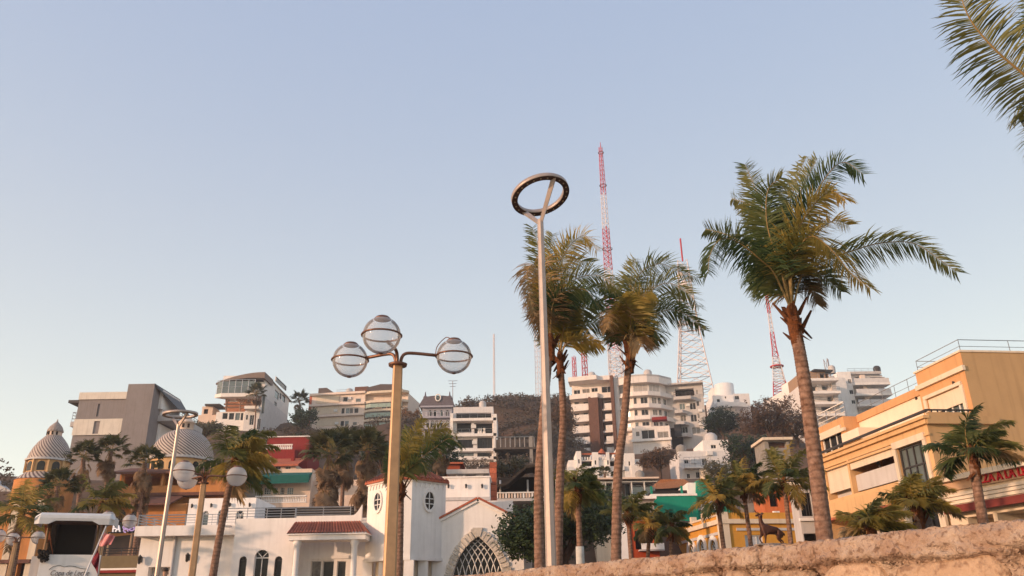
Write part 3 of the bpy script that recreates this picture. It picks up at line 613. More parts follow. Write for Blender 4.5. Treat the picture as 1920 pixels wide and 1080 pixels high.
ZB = (960, 400, .2778)
hero_palm('coconut palm directly behind the pale ring lamp pole', None, 21.5, [(1012, 1056, 0), (1010, 930, 0), (1019, 780, 0), (1032, 640, 0)], .14, .105, [
    ([(240, 560), (225, 400), (190, 250), (138, 95)], .4, .7, .2, F_), ([(230, 560), (165, 350), (105, 390), (112, 520), (150, 690)], -.9, .5, .7, Br), ([(270, 560), (300, 380), (390, 220), (490, 150), (575, 255)], -.9, .75, .5, Yw),
    ([(250, 540), (250, 310), (275, 140)], .8, .8, .1, F_), ([(290, 580), (420, 450), (580, 420), (735, 520)], -.4, .6, .6, F_), ([(280, 600), (390, 520), (500, 520), (590, 640)], -1, .4, .8, F_), ([(270, 560), (330, 340), (400, 180)], .9, .8, .2, F_),
    ([(230, 600), (180, 560), (150, 600), (140, 700)], .8, .4, .9, Br), ([(270, 640), (330, 600), (400, 640), (430, 740)], 1, .4, .9, F_), ([(250, 560), (300, 420), (420, 330), (540, 330)], 1.2, .5, .4, F_), ([(240, 620), (210, 640), (200, 740), (215, 840)], -.5, .4, .8, Br)], ZB, .55, 46, .035, ring=.12)
hero_palm('slender coconut palm just right of the ring lamp pole with sunlit golden crown base', None, 22.5, [(1039, 1052, 0), (1050, 900, 0), (1056, 780, 0), (1050, 672, 0)], .13, .09, [
    ([(350, 830), (400, 720), (490, 640), (610, 600)], -.6, .6, .6, F_), ([(370, 860), (450, 780), (570, 740), (700, 820)], .5, .55, .7, F_), ([(345, 800), (365, 680), (430, 580)], -.9, .7, .3, Yw), ([(370, 880), (430, 860), (510, 850), (600, 880)], -.8, .4, .8, Yw),
    ([(310, 860), (270, 780), (225, 745)], .8, .5, .5, F_), ([(340, 820), (380, 640), (480, 520), (600, 500)], 1, .5, .5, F_), ([(330, 800), (310, 660), (260, 600)], .8, .6, .4, Br)], ZB, .5, 40, .035, ring=.12)
hero_palm('coconut palm with leaning trunk and sunlit golden crown in front of the large apartments', None, 22, [(1147, 1048, 0), (1158, 900, 0), (1170, 790, 0), (1180, 662, 0)], .14, .095, [
    ([(805, 800), (828, 660), (870, 560), (950, 530)], -1.2, .8, .5, Yw), ([(795, 800), (800, 700), (780, 620), (740, 560)], -1.3, .7, .5, Yw), ([(800, 780), (820, 520), (880, 390), (1000, 340), (1120, 390), (1270, 440)], .5, .7, .4, F_),
    ([(810, 760), (890, 570), (1040, 470), (1190, 540), (1265, 640)], -.6, .6, .5, F_), ([(820, 800), (950, 690), (1080, 650), (1200, 700), (1295, 790)], .3, .5, .7, F_), ([(780, 760), (740, 600), (680, 510), (600, 500)], .6, .6, .5, F_),
    ([(775, 790), (720, 690), (670, 650), (640, 780)], -.8, .4, .9, Br), ([(820, 830), (880, 790), (960, 790), (990, 850)], -.6, .4, .8, F_), ([(795, 740), (800, 460), (830, 310)], .8, .8, .2, F_), ([(800, 760), (860, 500), (950, 370), (1060, 300)], 1.0, .7, .3, F_),
    ([(770, 830), (740, 780), (715, 800), (690, 860)], .7, .4, .9, F_), ([(815, 790), (930, 610), (1060, 590), (1170, 680)], 1.2, .5, .6, F_), ([(805, 850), (840, 830), (860, 860), (870, 900)], -.9, .4, .9, Br)], ZB, .55, 46, .035, ring=.12)
# palm mostly outside the right edge: one big frond and drooping leaflets hang into view
hero_palm('near coconut palm outside the right edge, its frond hanging into the top right corner', None, 9.2, [(2105, 1040, 0), (2095, 800, 0), (2070, 480, 0), (2050, 268, 0)], .17, .13, [
    ([(1180, 880), (1000, 720), (800, 555), (620, 400), (470, 235), (390, 110), (345, -20), (335, -170)], -.5, .85, .35, F_), ([(1220, 860), (1080, 760), (960, 730), (860, 800), (790, 930)], .6, .5, .8, F_), ([(1270, 800), (1200, 500), (1050, 200), (960, 20), (880, -120)], .9, .7, .2, F_),
    ([(1400, 800), (1500, 500), (1700, 300)], .2, .7, .2, F_), ([(1400, 900), (1650, 800), (1950, 900)], -.4, .6, .6, F_), ([(1350, 800), (1400, 400), (1350, 0)], -.4, .7, .2, F_), ([(1250, 980), (1120, 980), (1010, 1060), (960, 1180)], .9, .5, .8, F_), ([(1400, 1000), (1550, 1050), (1650, 1250)], .5, .5, .8, F_)],
    (1720, 0, .2407), .46, 64, .026, rr=.026)
# generic coconut palms
def coco(label, crown, Y, base_px, L_=2.0, nf=15, seed=1, r0=.13, r1=.09, leaf=.42, lo=-35, wind=.35, lit_share=.3, white=False, group='small coconut palms', zb=None, n=30, dry=1):
    rg = random.Random(seed); c = at(*crown, Y); b0 = at(base_px[0], base_px[1], Y); zb = ZP if zb is None else zb
    b = Vector((b0.x, b0.y, zb)); root = thing('coconut_palm', label, 'palm tree', b, 0, group); top = c - b; mid = Vector((top.x * .35, 0, top.z * .5))
    trunk_part(root, [(0, 0, 0), mid, top], r0, r1, fine=Y < 30, ring=.14, n=10); crown_shaft(root, top, r1, 5, seed)
    if white: MB().tube(smooth_path([(0, 0, 0), mid, top], 20)[:12], [r0 * 1.25 - .002 * i for i in range(12)], 12).build('whitewash', WTRUNK, root)
    for i in range(nf):
        a = i * 2.39996 + rg.random() * .5; el = R(86 + (lo - 86) * ((i + .5) / nf) ** .85 + rg.uniform(-8, 8)); d = Vector((math.cos(a) * math.cos(el), math.sin(a) * math.cos(el), math.sin(el)))
        l = L_ * rg.uniform(.8, 1.1); path = [top]; p_ = Vector(top); v = d; K = 12
        for k_ in range(K):
            t = k_ / K; v = (v + Vector((wind * .16 * (1 + t), 0, -.02 - .15 * t * (1 - .3 * math.sin(el))))).normalized(); p_ = p_ + v * l / K; path.append(p_)
        m_ = Br if (i >= nf - dry) else (Yw if rg.random() < lit_share else F_)
        mb = MB(); frond_mesh(mb, path, leaf, 0, .6, .65, n, (wind * .5, 0, 0), .034 * (Y / 22) ** .5, seed * 50 + i, None, .2, .02); mb.build('frond', [m_, RACH], root)
    return root
coco('leaning coconut palm beside the lamp in front of the striped dome', (440, 862), 27.5, (392, 1110), 1.55, 15, 11, .14, .1, .5, -45, .5, .35, group='coconut palms behind the sea wall', n=38)
hero_palm('coconut palm behind the nearest lamp post, its trunk before the white turret', None, 27, [(748, 1100, 0), (750, 1000, 0), (752, 915, 0)], .13, .1, [
    ([(880, 900), (950, 790), (990, 640), (1095, 440)], -.8, .75, .5, Yw), ([(900, 930), (960, 780), (950, 610), (960, 520)], .5, .7, .3, F_), ([(920, 960), (1010, 800), (1150, 600), (1290, 520), (1400, 600)], -.6, .65, .4, Yw),
    ([(920, 950), (1040, 820), (1200, 700), (1330, 620), (1440, 700)], -.9, .6, .7, F_), ([(900, 960), (980, 880), (1080, 830), (1130, 930)], -1, .5, .8, F_), ([(910, 940), (1000, 730), (1130, 640), (1240, 560)], .8, .6, .4, F_), ([(870, 960), (850, 850), (830, 700)], .5, .6, .4, F_),
    ([(890, 940), (920, 800), (900, 680)], -.4, .7, .4, F_), ([(860, 970), (820, 930), (790, 960)], .4, .4, .9, Br)], (560, 690, .213), .36, 40, .036, ring=.14)
coco('palm with whitewashed trunk in front of the dark green tree', (1083, 915), 26, (1088, 1060), .95, 15, 21, .12, .08, .34, -40, .4, .3, True)
coco('small coconut palm in front of the red-orange shop wall', (1178, 966), 33, (1186, 1090), 1.15, 13, 22, .1, .08, .34, 5, .1, .1)
coco('leaning coconut palm between the red-orange shop and yellow building', (1218, 988), 36, (1210, 1100), 1.05, 13, 23, .1, .08, .34, -25, .3, .1)
coco('low coconut palm in front of the left end of the yellow facade', (1258, 988), 34, (1256, 1090), 1.0, 12, 24, .09, .07, .28, -40, .3, .3)
coco('coconut palm at the corner of the yellow building', (1345, 938), 33, (1362, 1060), 1.25, 15, 25, .11, .08, .34, -25, .1, .25)
coco('coconut palm standing just left of the bronze deer', (1394, 918), 34, (1412, 1050), 1.4, 17, 26, .11, .08, .38, 0, .2, .15)
coco('coconut palm just right of the bronze deer with sunlit golden crown base', (1470, 902), 33, (1484, 1040), 1.6, 17, 27, .11, .085, .38, -25, .1, .3)
coco('low bushy coconut palm with fronds rising right behind the wall top', (1634, 995), 19, (1636, 1080), 1.0, 15, 28, .1, .09, .32, 12, .5, .8, n=36)
coco('coconut palm in front of the ochre corner below the terrace window', (1720, 952), 20, (1730, 1080), 1.05, 14, 29, .11, .09, .32, 5, .35, .5, n=36)
coco('coconut palm whose trunk stands in front of the pizza sign', (1822, 852), 19.5, (1856, 1060), 1.2, 16, 30, .14, .1, .36, 0, .45, .35, n=38)
coco('coconut palm at the far left in front of the orange building', (42, 965), 45, (22, 1090), 2.3, 15, 31, .16, .13, .6, -40, .1, .25)
coco('small coconut palm rising just behind the white stage roof', (190, 945), 42, (186, 1060), 1.7, 12, 32, .13, .1, .5, -10, .3, .4)
# fan palms
_fanleaf = {}
def fan_leaf_mesh(dead, k):
    key = (dead, k)
    if key in _fanleaf: return _fanleaf[key]
    rg = random.Random(k + 40 * dead); mb = MB(); mb.tube([(0, 0, 0), (.35, 0, .05), (.75, 0, .04)], [.022, .016, .012], 4, 1); n = 22
    for i in range(n):
        a = R(-115 + 230 * i / (n - 1)); l = .62 * (1 - .25 * abs(a) / R(115)) * rg.uniform(.85, 1.1); d = Vector((math.cos(a), math.sin(a), -.1)); p_ = Vector((.75, 0, .04)); s_ = Vector((-math.sin(a), math.cos(a), 0)) * .04
        m1 = p_ + d * l * .6; e = m1 + (d + Vector((0, 0, rg.uniform(-1.3, -.3)))).normalized() * l * .45; mb.add([p_, m1 - s_ + Vector((0, 0, .02)), e, m1 + s_ + Vector((0, 0, -.02))], [(0, 1, 2, 3)])
    me = mb.mesh('fan_leaf', [FAND if dead else FANG, RACH]); _fanleaf[key] = me; return me
def fan_palm(label, crown, Y, base_px, size=1.6, nl=34, nd=26, seed=1, skirt=1.0, r0=.2, zb=None):
    rg = random.Random(seed); c = at(*crown, Y); b0 = at(*base_px, Y); zb = terrain(b0.x, b0.y) - .05 if zb is None else zb; b = Vector((b0.x, b0.y, zb)); root = thing('fan_palm', label, 'palm tree', b, 0, 'fan palms'); top = c - b; size *= .72
    trunk_part(root, [(0, 0, 0), (top.x * .4, top.y * .4, top.z * .5), top], r0, r0 * .8, fine=False, ring=.4, n=8)
    for i in range(nl + nd):
        dead = i >= nl; me = fan_leaf_mesh(dead, i % 4); o = bpy.data.objects.new('dead_leaf' if dead else 'leaf', me); COL.objects.link(o); o.parent = root
        a = i * 2.39996 + rg.random(); el = R(80 - 95 * (i / nl)) if not dead else R(-rg.uniform(55, 85)); z = 0 if not dead else -rg.random() * size * skirt
        o.location = top + Vector((math.cos(a) * r0 * .6, math.sin(a) * r0 * .6, z)); s_ = size * rg.uniform(.8, 1.1) / 1.35; o.scale = (s_, s_, s_); o.rotation_euler = (rg.uniform(-.4, .4), -el, a)
    return root
fan_palm('tall fan palm in front of the grey building, left of its pair', (157, 858), 62, (150, 985), 2.1, 24, 12, 1, .8)
fan_palm('fan palm before the grey building, tallest of the group at left', (208, 846), 64, (196, 985), 2.25, 26, 16, 2, .8)
fan_palm('fan palm with long brown skirt left of the ring lamp pole', (272, 868), 60, (262, 990), 2.1, 24, 26, 3, 1.6)
fan_palm('short bushy fan palm in front of the pointed striped dome', (108, 912), 55, (104, 1010), 2.0, 28, 8, 4, .4)
fan_palm('large shaggy fan palm with long brown skirt behind the white terrace', (618, 852), 62, (606, 1000), 3.2, 40, 60, 5, 1.7)
fan_palm('fan palm with dark skirt between the shaggy palm and the white turret', (690, 845), 66, (668, 1000), 3.0, 40, 46, 6, 1.5)
fan_palm('fan palm partly hidden by the shaggy palm, just left of the lamp post', (646, 836), 70, (640, 1000), 2.8, 34, 24, 7, 1.0)
fan_palm('small dark fan palm silhouetted on the hill beside the curved-roof house', (562, 752), 208, (562, 800), 4.6, 26, 6, 8, .3)
fan_palm('tiny fan palm in front of the white crenellated house', (1134, 888), 128, (1134, 915), 2.2, 24, 6, 9, .3)
fan_palm('fan palm right of the lamp post in front of the six-storey white house', (826, 840), 75, (812, 990), 2.6, 34, 14, 10, .5)
fan_palm('fan palm on the roof terrace of the curved-roof house', (481, 738), 196, (481, 772), 4.4, 24, 4, 12, .2)
# broadleaf trees
LEAFD = leafmat('dark_leaf', (.012, .025, .009), (.05, .075, .022), .2); LEAFB = leafmat('brown_leaf', (.12, .066, .03), (.29, .155, .07), .25); LEAFO = leafmat('olive_leaf', (.05, .05, .022), (.15, .125, .06), .25)
BARK = mat('tree_bark', lin((92, 70, 56)), .95, .25, 6, bump=.5)
def leaf_cloud(mb, c, rad, n, size, rg, hollow=.55, sub=14):
    """leaf-sized faces gathered in clumps spread through an ellipsoid"""
    c = Vector(c); nc = max(4, n // sub)
    for i in range(nc):
        d = Vector((rg.gauss(0, 1), rg.gauss(0, 1), rg.gauss(0, 1))).normalized(); r_ = (hollow + (1 - hollow) * rg.random()) * (1 + .22 * noise.noise(d * 2.2 + c)); q = c + Vector((d.x * rad[0], d.y * rad[1], d.z * rad[2])) * r_
        cs = size * rg.uniform(1.6, 3.2)
        for j in range(sub):
            p_ = q + Vector((rg.gauss(0, .5), rg.gauss(0, .5), rg.gauss(0, .4))) * cs; a = Vector((rg.gauss(0, 1), rg.gauss(0, 1), rg.gauss(0, .6))).normalized(); b = a.orthogonal().normalized(); s_ = size * rg.uniform(.6, 1.3)
            mb.add([p_ - a * s_, p_ + b * s_ * .5, p_ + a * s_, p_ - b * s_ * .5], [(0, 1, 2, 3)])
def tree(label, c_px, Y, wpx, hpx, m_, n=2500, seed=1, size=None, lobes=5, zb=None, name='tree', group=None, gap=.5):
    n = int(n * 2.2); size = size * .78; gap *= .7; lobes += 2
    rg = random.Random(seed); c = at(*c_px, Y); k = Y * 1.02 / FPX; W_, H_ = wpx * k / 2, hpx * k / 2; zb = terrain(c.x, c.y) - .1 if zb is None else zb; zb = min(zb, c.z - H_ * .9)
    b = Vector((c.x, c.y, zb)); root = thing(name, label, 'tree', b, 0, group); cc = c - b; size = size or W_ * .06
    mb = MB(); mb.tube(smooth_path([(0, 0, 0), (W_ * .05, 0, cc.z * .5), cc], 6), [W_ * .1, W_ * .085, W_ * .075, W_ * .065, W_ * .055, W_ * .045, W_ * .03], 8); LB = []
    for i in range(lobes):
        a = i * 2.4 + rg.random(); e = rg.uniform(-.25, .75); l = Vector((math.cos(a) * W_ * .55, math.sin(a) * W_ * .5, e * H_ * .62)); LB.append(l)
        mb.tube(smooth_path([cc * .55, cc * .8 + l * .4, cc + l], 4), [W_ * .05, W_ * .04, W_ * .03, W_ * .02, W_ * .012], 6)
    mb.build('trunk', BARK, root); mb = MB()
    for l in LB: leaf_cloud(mb, cc + l, (W_ * .52, W_ * .5, H_ * .5), n // (lobes + 1), size, rg, gap)
    leaf_cloud(mb, cc, (W_ * .55, W_ * .5, H_ * .6), n // (lobes + 1), size, rg, gap); mb.build('crown', m_, root); return root
tree('large dense dark green tree behind the ring lamp beside the white chapel', (1052, 992), 46, 225, 180, LEAFD, 16000, 1, .13, 8, 1.3, gap=.3)
tree('reddish brown tree on the hillside below the white hilltop apartments', (1440, 790), 150, 110, 120, LEAFB, 3500, 2, .3)
tree('brown leafy tree beside the reddish one, behind the tall palm trunk', (1490, 800), 152, 80, 110, LEAFB, 2500, 3, .3)
tree('dark green tree right of the large apartment building', (1352, 790), 170, 70, 80, LEAFD, 2200, 4, .33)
tree('dark green tree above the small brick house on the slope', (1398, 850), 125, 90, 80, LEAFD, 2600, 5, .25)
tree('bare-topped brown tree in front of the large apartments', (1235, 865), 135, 72, 62, LEAFB, 2000, 6, .22, gap=.6)
tree('sparse olive tree in front of the white house with small windows', (1345, 885), 100, 50, 62, LEAFO, 1300, 7, .17, gap=.6)
tree('dark bushy tree between the curved-roof house and the peach apartments', (568, 790), 195, 50, 60, LEAFD, 1600, 8, .38)
tree('olive bush right of the red house on the slope', (575, 835), 120, 60, 50, LEAFD, 1700, 9, .22)
tree('dry olive tree left of the red brick chimney column', (955, 880), 92, 70, 50, LEAFO, 1700, 10, .16)
tree('brown bushes at the left foot of the large apartment building', (1055, 800), 185, 50, 130, LEAFB, 2200, 11, .36)
tree('dark green tree in front of the peach apartments behind the fan palms', (720, 850), 110, 90, 70, LEAFD, 2400, 12, .22)
tree('brown scrub tree between the peach apartments and the grey-blue villa', (770, 785), 214, 40, 50, LEAFB, 1200, 13, .4)
tree('olive shrub below the curved-roof house', (385, 806), 165, 70, 36, LEAFO, 1600, 14, .3)
tree('dark tree behind the sunlit crown of the centre palm', (835, 870), 98, 70, 90, LEAFD, 1800, 15, .2)
tree('dark shrub on the far left slope below the pale roof', (20, 945), 110, 70, 50, LEAFB, 1200, 16, .25)
# scrub on the hill: one mass
rg = random.Random(77); mb = MB()
for (x0, y0, x1, y1, Ya, Yb, N) in ((860, 752, 1085, 840, 150, 233, 900), (740, 770, 800, 830, 190, 216, 60), (1325, 770, 1500, 880, 120, 205, 140), (500, 790, 600, 860, 130, 205, 80), (380, 790, 480, 850, 130, 175, 60), (1010, 850, 1110, 920, 100, 165, 120), (740, 850, 1000, 900, 92, 150, 260), (540, 800, 760, 860, 120, 215, 200), (0, 930, 150, 990, 85, 120, 40)):
    for i in range(N):
        Y = rg.uniform(Ya, Yb); c = at(rg.uniform(x0, x1), 850, Y); z = terrain(c.x, c.y); r_ = rg.uniform(.8, 2.3); leaf_cloud(mb, (c.x, c.y, z + r_ * .4), (r_, r_, r_ * .7), 42, .26 * (Y / 200) + .06, rg, .5, 7)
tag(mb.build('hillside_scrub', leafmat('scrub_leaf', (.07, .05, .03), (.17, .11, .06), .2)), 'dry brown scrub covering the upper hillside', 'scrub', None, 'stuff')
# ------------------------------------------------------------ front row along the seafront street
def ops(b, rects, v=0, kind='w', **kw): return [(*b.rc(*r_, v), kind, kw) for r_ in rects]
def opr(b, rects, u=None, kind='w', **kw):
    out = []
    for x0, y0, x1, y1 in rects:
        a, c = b.hu(x0, y0, u), b.hu(x1, y1, u); d, e = b.hu(x0, y1, u), b.hu(x1, y0, u); v0, v1 = sorted(((a[0] + d[0]) / 2, (c[0] + e[0]) / 2)); out.append((v0, v1, (c[1] + d[1]) / 2, (a[1] + e[1]) / 2, kind, kw))
    return out
def holed(name, outer, holes, T, m_, parent, depth=.3, sides=True):
    bm = bmesh.new(); 
    for loop in [outer] + holes:
        vs = [bm.verts.new(T(*p_, 0)) for p_ in loop]
        for i in range(len(vs)): bm.edges.new((vs[i], vs[(i + 1) % len(vs)]))
    bmesh.ops.triangle_fill(bm, use_beauty=True, use_dissolve=False, edges=bm.edges[:])
    for loop in holes:
        n = len(loop)
        for i in range(n):
            p_, q = loop[i], loop[(i + 1) % n]; bm.faces.new([bm.verts.new(T(*x)) for x in ((*p_, 0), (*q, 0), (*q, -depth), (*p_, -depth))])
    me = bpy.data.meshes.new(name); bm.to_mesh(me); bm.free(); me.materials.append(m_); o = bpy.data.objects.new(name, me); COL.objects.link(o); o.parent = parent; return o
def sconce(b, u, v, z, k=1.0, name='wall_lamp'):
    mb = MB(); mb.box(u - .04 * k, u + .04 * k, v - .03, v, z - .1 * k, z + .12 * k); mb.lathe([(0, .2 * k), (.1 * k, .1 * k), (.08 * k, .08 * k), (.06 * k, -.14 * k), (0, -.18 * k)], 6, (u, v - .16 * k, z)); mb.box(u - .015, u + .015, v - .16 * k, v - .03, z + .1 * k, z + .13 * k); return mb.build(name, DARKF, b.root)
# ---- white chapel hall
c = Bld('chapel_hall', 'white gabled hall with a pointed stone-framed lattice window behind the sea wall', 'building', (811, 985), (981, 985), 50, 50)
zE = c.z(811, 981); ua, zA = c.h(897, 937); uc = c.w / 2; Tf = c.T('f', 0, 0)
a_, rho = 1.5, 3.1; zs = c.z(897, 1006) - math.sqrt(2 * rho * a_ - a_ * a_)
def goth(a_, rho, n=12):
    th = math.acos((rho - a_) / rho); L_ = [(uc - a_ + rho - rho * math.cos(th * i / n), zs + rho * math.sin(th * i / n)) for i in range(n + 1)]
    return L_ + [(2 * uc - x, z) for x, z in reversed(L_[:-1])]
arc = goth(a_, rho); hole = [(uc - a_, .15)] + arc + [(uc + a_, .15)]
holed('wall', [(0, -.3), (0, zE), (uc, zA), (c.w, zE), (c.w, -.3)], [hole], Tf, WHITE, c.root, .35)
mb = MB(); D_ = 9
for u in (0, c.w): mb.add([(u, 0, -.3), (u, D_, -.3), (u, D_, zE), (u, 0, zE)], [(0, 1, 2, 3)])
mb.add([(0, D_, -.3), (c.w, D_, -.3), (c.w, D_, zE), (uc, D_, zA), (0, D_, zE)], [(0, 1, 2, 3, 4)]); mb.build('side_wall', WHITE, c.root)
for s_ in (-1, 1):      # tiled roof slopes, proud of the gable
    e0 = Vector((uc + s_ * (c.w / 2 + .12), 0, zE - .05)); r0 = Vector((uc, 0, zA + .06)); nrm = Vector((s_ * (zA - zE), 0, c.w / 2)).normalized()
    P4 = [e0, r0, r0 + nrm * .11, e0 + nrm * .11]; MB().add([(p_.x, y, p_.z) for y in (-.16, D_) for p_ in P4], [(0, 1, 2, 3), (7, 6, 5, 4), (0, 4, 5, 1), (1, 5, 6, 2), (2, 6, 7, 3), (3, 7, 4, 0)]).build('roof', TILE, c.root)
    MB().add([(p_.x, y, p_.z) for y in (-.1, .0) for p_ in (e0 - nrm * .16, r0 - nrm * .16, r0 - nrm * .012, e0 - nrm * .012)], [(0, 1, 2, 3), (7, 6, 5, 4), (0, 4, 5, 1), (1, 5, 6, 2), (2, 6, 7, 3), (3, 7, 4, 0)]).build('cornice', WHITE, c.root)
MB().box(uc - a_, uc + a_, .36, .4, .1, zA - .8).build('pane', GLASS, c.root)
rg = random.Random(9); out = [(uc - a_, zs - .28 * i) for i in range(6, 0, -1)] + arc + [(uc + a_, zs - .28 * i) for i in range(1, 7)]
pl = [Vector((x, 0, z)) for x, z in out]; acc = 0; step = .26; L_ = [0]
for i in range(len(pl) - 1): L_.append(L_[-1] + (pl[i + 1] - pl[i]).length)
d = .1
while d < L_[-1]:
    j = max(i for i in range(len(L_)) if L_[i] <= d); j = min(j, len(pl) - 2); p_ = pl[j].lerp(pl[j + 1], (d - L_[j]) / (L_[j + 1] - L_[j])); t = (pl[j + 1] - pl[j]).normalized(); nn = Vector((-t.z, 0, t.x)); w_ = rg.uniform(.2, .26); ln = rg.uniform(.42, .56)
    vs = []
    for q in (-1, 1):
        for e in (0, 1):
            for f in (0, 1): vs.append(p_ + t * q * w_ * .47 * rg.uniform(.85, 1.05) + nn * (e * ln + rg.uniform(-.02, .03)) + Vector((0, -.02 - f * rg.uniform(.1, .17), 0)) + Vector((0, .03, 0)))
    MB().add(vs, [(0, 1, 3, 2), (4, 6, 7, 5), (0, 4, 5, 1), (2, 3, 7, 6), (0, 2, 6, 4), (1, 5, 7, 3)]).build('stone', STONEW, c.root); d += w_ + .02
MB().poly_prism([(uc - .14, zs + math.sqrt(2 * rho * a_ - a_ * a_) - .02), (uc + .14, zs + math.sqrt(2 * rho * a_ - a_ * a_) - .02), (uc + .3, zs + math.sqrt(2 * rho * a_ - a_ * a_) + .5), (uc - .3, zs + math.sqrt(2 * rho * a_ - a_ * a_) + .5)], -.17, -.002, lambda x, z, y_: (x, y_, z)).build('stone', STONEW, c.root)
def inside(x, z):
    if z < zs: return abs(x - uc) < a_
    return (x - (uc - a_ + rho)) ** 2 + (z - zs) ** 2 < rho ** 2 and (x - (uc + a_ - rho)) ** 2 + (z - zs) ** 2 < rho ** 2
for k_ in range(8):
    for s_ in (-1, 1):
        pts = []
        for i in range(40):
            th = R(-30) + R(125) * i / 39; x = uc + s_ * (-a_ + .37 * k_ + rho - rho * math.cos(th)); z = zs + rho * math.sin(th)
            if inside(x, z) and z > .2: pts.append((x, .2 + .05 * (s_ > 0), z))
        if len(pts) > 2: MB().tube(pts, .03, 5).build('lattice_bar', WHITEF, c.root)
pr_ = c.rc(981, 1013, 994, 1060, 1); MB().box(c.w + .02, c.w + .5, 1, 3, 0, pr_[3] - .35).build('gate_pier', WHITE, c.root)
z9 = pr_[3] - .35; MB().add([(c.w - .1, .85, z9), (c.w + .62, .85, z9), (c.w + .62, 3.1, z9), (c.w - .1, 3.1, z9), (c.w + .1, 1.3, z9 + .85), (c.w + .42, 1.3, z9 + .85), (c.w + .42, 2.6, z9 + .85), (c.w + .1, 2.6, z9 + .85)], [(0, 1, 2, 3), (4, 5, 6, 7), (0, 1, 5, 4), (1, 2, 6, 5), (2, 3, 7, 6), (3, 0, 4, 7)]).build('pier_roof', TILE, c.root)
sconce(c, c.w + .27, 1, c.z(984, 1045, 1), 1.5)
# ---- white villa with turret and tiled porch
b = Bld('white_villa', 'long white villa with arched windows, tiled porch and corner turret', 'building', (440, 1000), (676, 1000), 50, 50)
zT = b.z(480, 972); zT2 = b.z(600, 967)
u4, u5 = b.h(440, 1000)[0], b.h(554, 990)[0]; ue = b.h(676, 1000)[0]
b.walls(u4, u5, 0, 12, -.3, zT, WHITE, [(*b.rc(445, 1043, 459, 1130), 'a', dict(nx=1, fm=DARKF)), (*b.rc(474, 1031, 501, 1130), 'a', dict(nx=2)), (*b.rc(512, 1043, 526, 1130), 'a', dict(nx=1, fm=DARKF))], rev=.3)
b.walls(u5 + .003, ue + .6, 1.2, 12, -.3, zT2 - .02, WHITE, ops(b, [(581, 1052, 600, 1130), (603, 1052, 624, 1130), (630, 1052, 647, 1130)], 1.2, nx=1), rev=.25)
b.bx('trim', b.h(574, 1050, 1.2)[0], b.h(654, 1050, 1.2)[0], 1.12, 1.2, b.z(610, 1048, 1.2), b.z(610, 1042, 1.2), WHITE)
b.bx('parapet', u5, ue - .55, 0, .3, zT2 - 1.0, zT2, WHITE)
cv = [(ue - .55 - .0, zT2 - .9)] + [(ue - .55 + .55 * (i / 8), zT2 + .62 * (1 - math.cos(R(90) * i / 8))) for i in range(9)] + [(ue, zT2 - .9)]
MB().poly_prism(cv, 0, .3, lambda x, z, y: (x, y, z)).build('parapet_scroll', WHITE, b.root)
# porch
v0 = -2.0; eL, zEv = b.h(537, 1002, v0); eR, _ = b.h(688, 1001, v0); tL = b.h(553, 981, 0)[0]; tR = b.h(676, 981, 0)[0]; zTop = b.z(610, 981, 0)
b.bx('porch_beam', eL + .12, eR - .1, v0 + .1, -.01, zEv - .32, zEv - .03, WHITE)
b.slab([(eL, v0), (eR, v0), (eR, .0), (eL, .0)], zEv - .03, zEv + .03, WHITE, 'porch_slab')
n = 26; TM = MB(); K = 6
for i in range(n):      # barrel tile courses running down the slope
    f0, f1 = i / n, (i + 1) / n; mb = MB(); top0, top1 = tL + (tR - tL) * f0, tL + (tR - tL) * f1; bo0, bo1 = eL + (eR - eL) * f0, eL + (eR - eL) * f1; vs = []; seg = 5
    for j in range(seg + 1):
        t = j / seg
        for step_ in (0, 1):
            if j == seg and step_: continue
            for k_ in range(K + 1):
                a = math.pi * k_ / K; l = bo0 + (top0 - bo0) * t; r_ = bo1 + (top1 - bo1) * t; h_ = math.sin(a) * (r_ - l) * .45; lift = .03 * (1 - step_) if j else 0
                vs.append((l + (r_ - l) * (k_ / K), v0 + (0 - v0) * t, zEv + .03 + (zTop - zEv) * t + h_ + (.03 if not step_ else 0) * (j > 0)))
    rws = len(vs) // (K + 1); mb.add(vs, [(q * (K + 1) + k_, q * (K + 1) + k_ + 1, (q + 1) * (K + 1) + k_ + 1, (q + 1) * (K + 1) + k_) for q in range(rws - 1) for k_ in range(K)], 0, True); mb.build('roof_tile', TILE, b.root)
for s_, (eu, tu) in enumerate(((eL, tL), (eR, tR))): MB().add([(eu, v0, zEv + .03), (tu, 0, zTop + .1), (eu, 0, zEv + .03)], [(0, 1, 2)]).build('hip_end', TILE, b.root)
for px in (556, 664):
    uu = b.h(px, 1040, v0 + .4)[0]; MB().lathe([(.24, -.1), (.24, .2), (.19, .25), (.17, zEv - .75), (.2, zEv - .62), (.26, zEv - .5), (.26, zEv - .32)], 14, (uu, v0 + .4, 0)).build('column', WHITE, b.root)
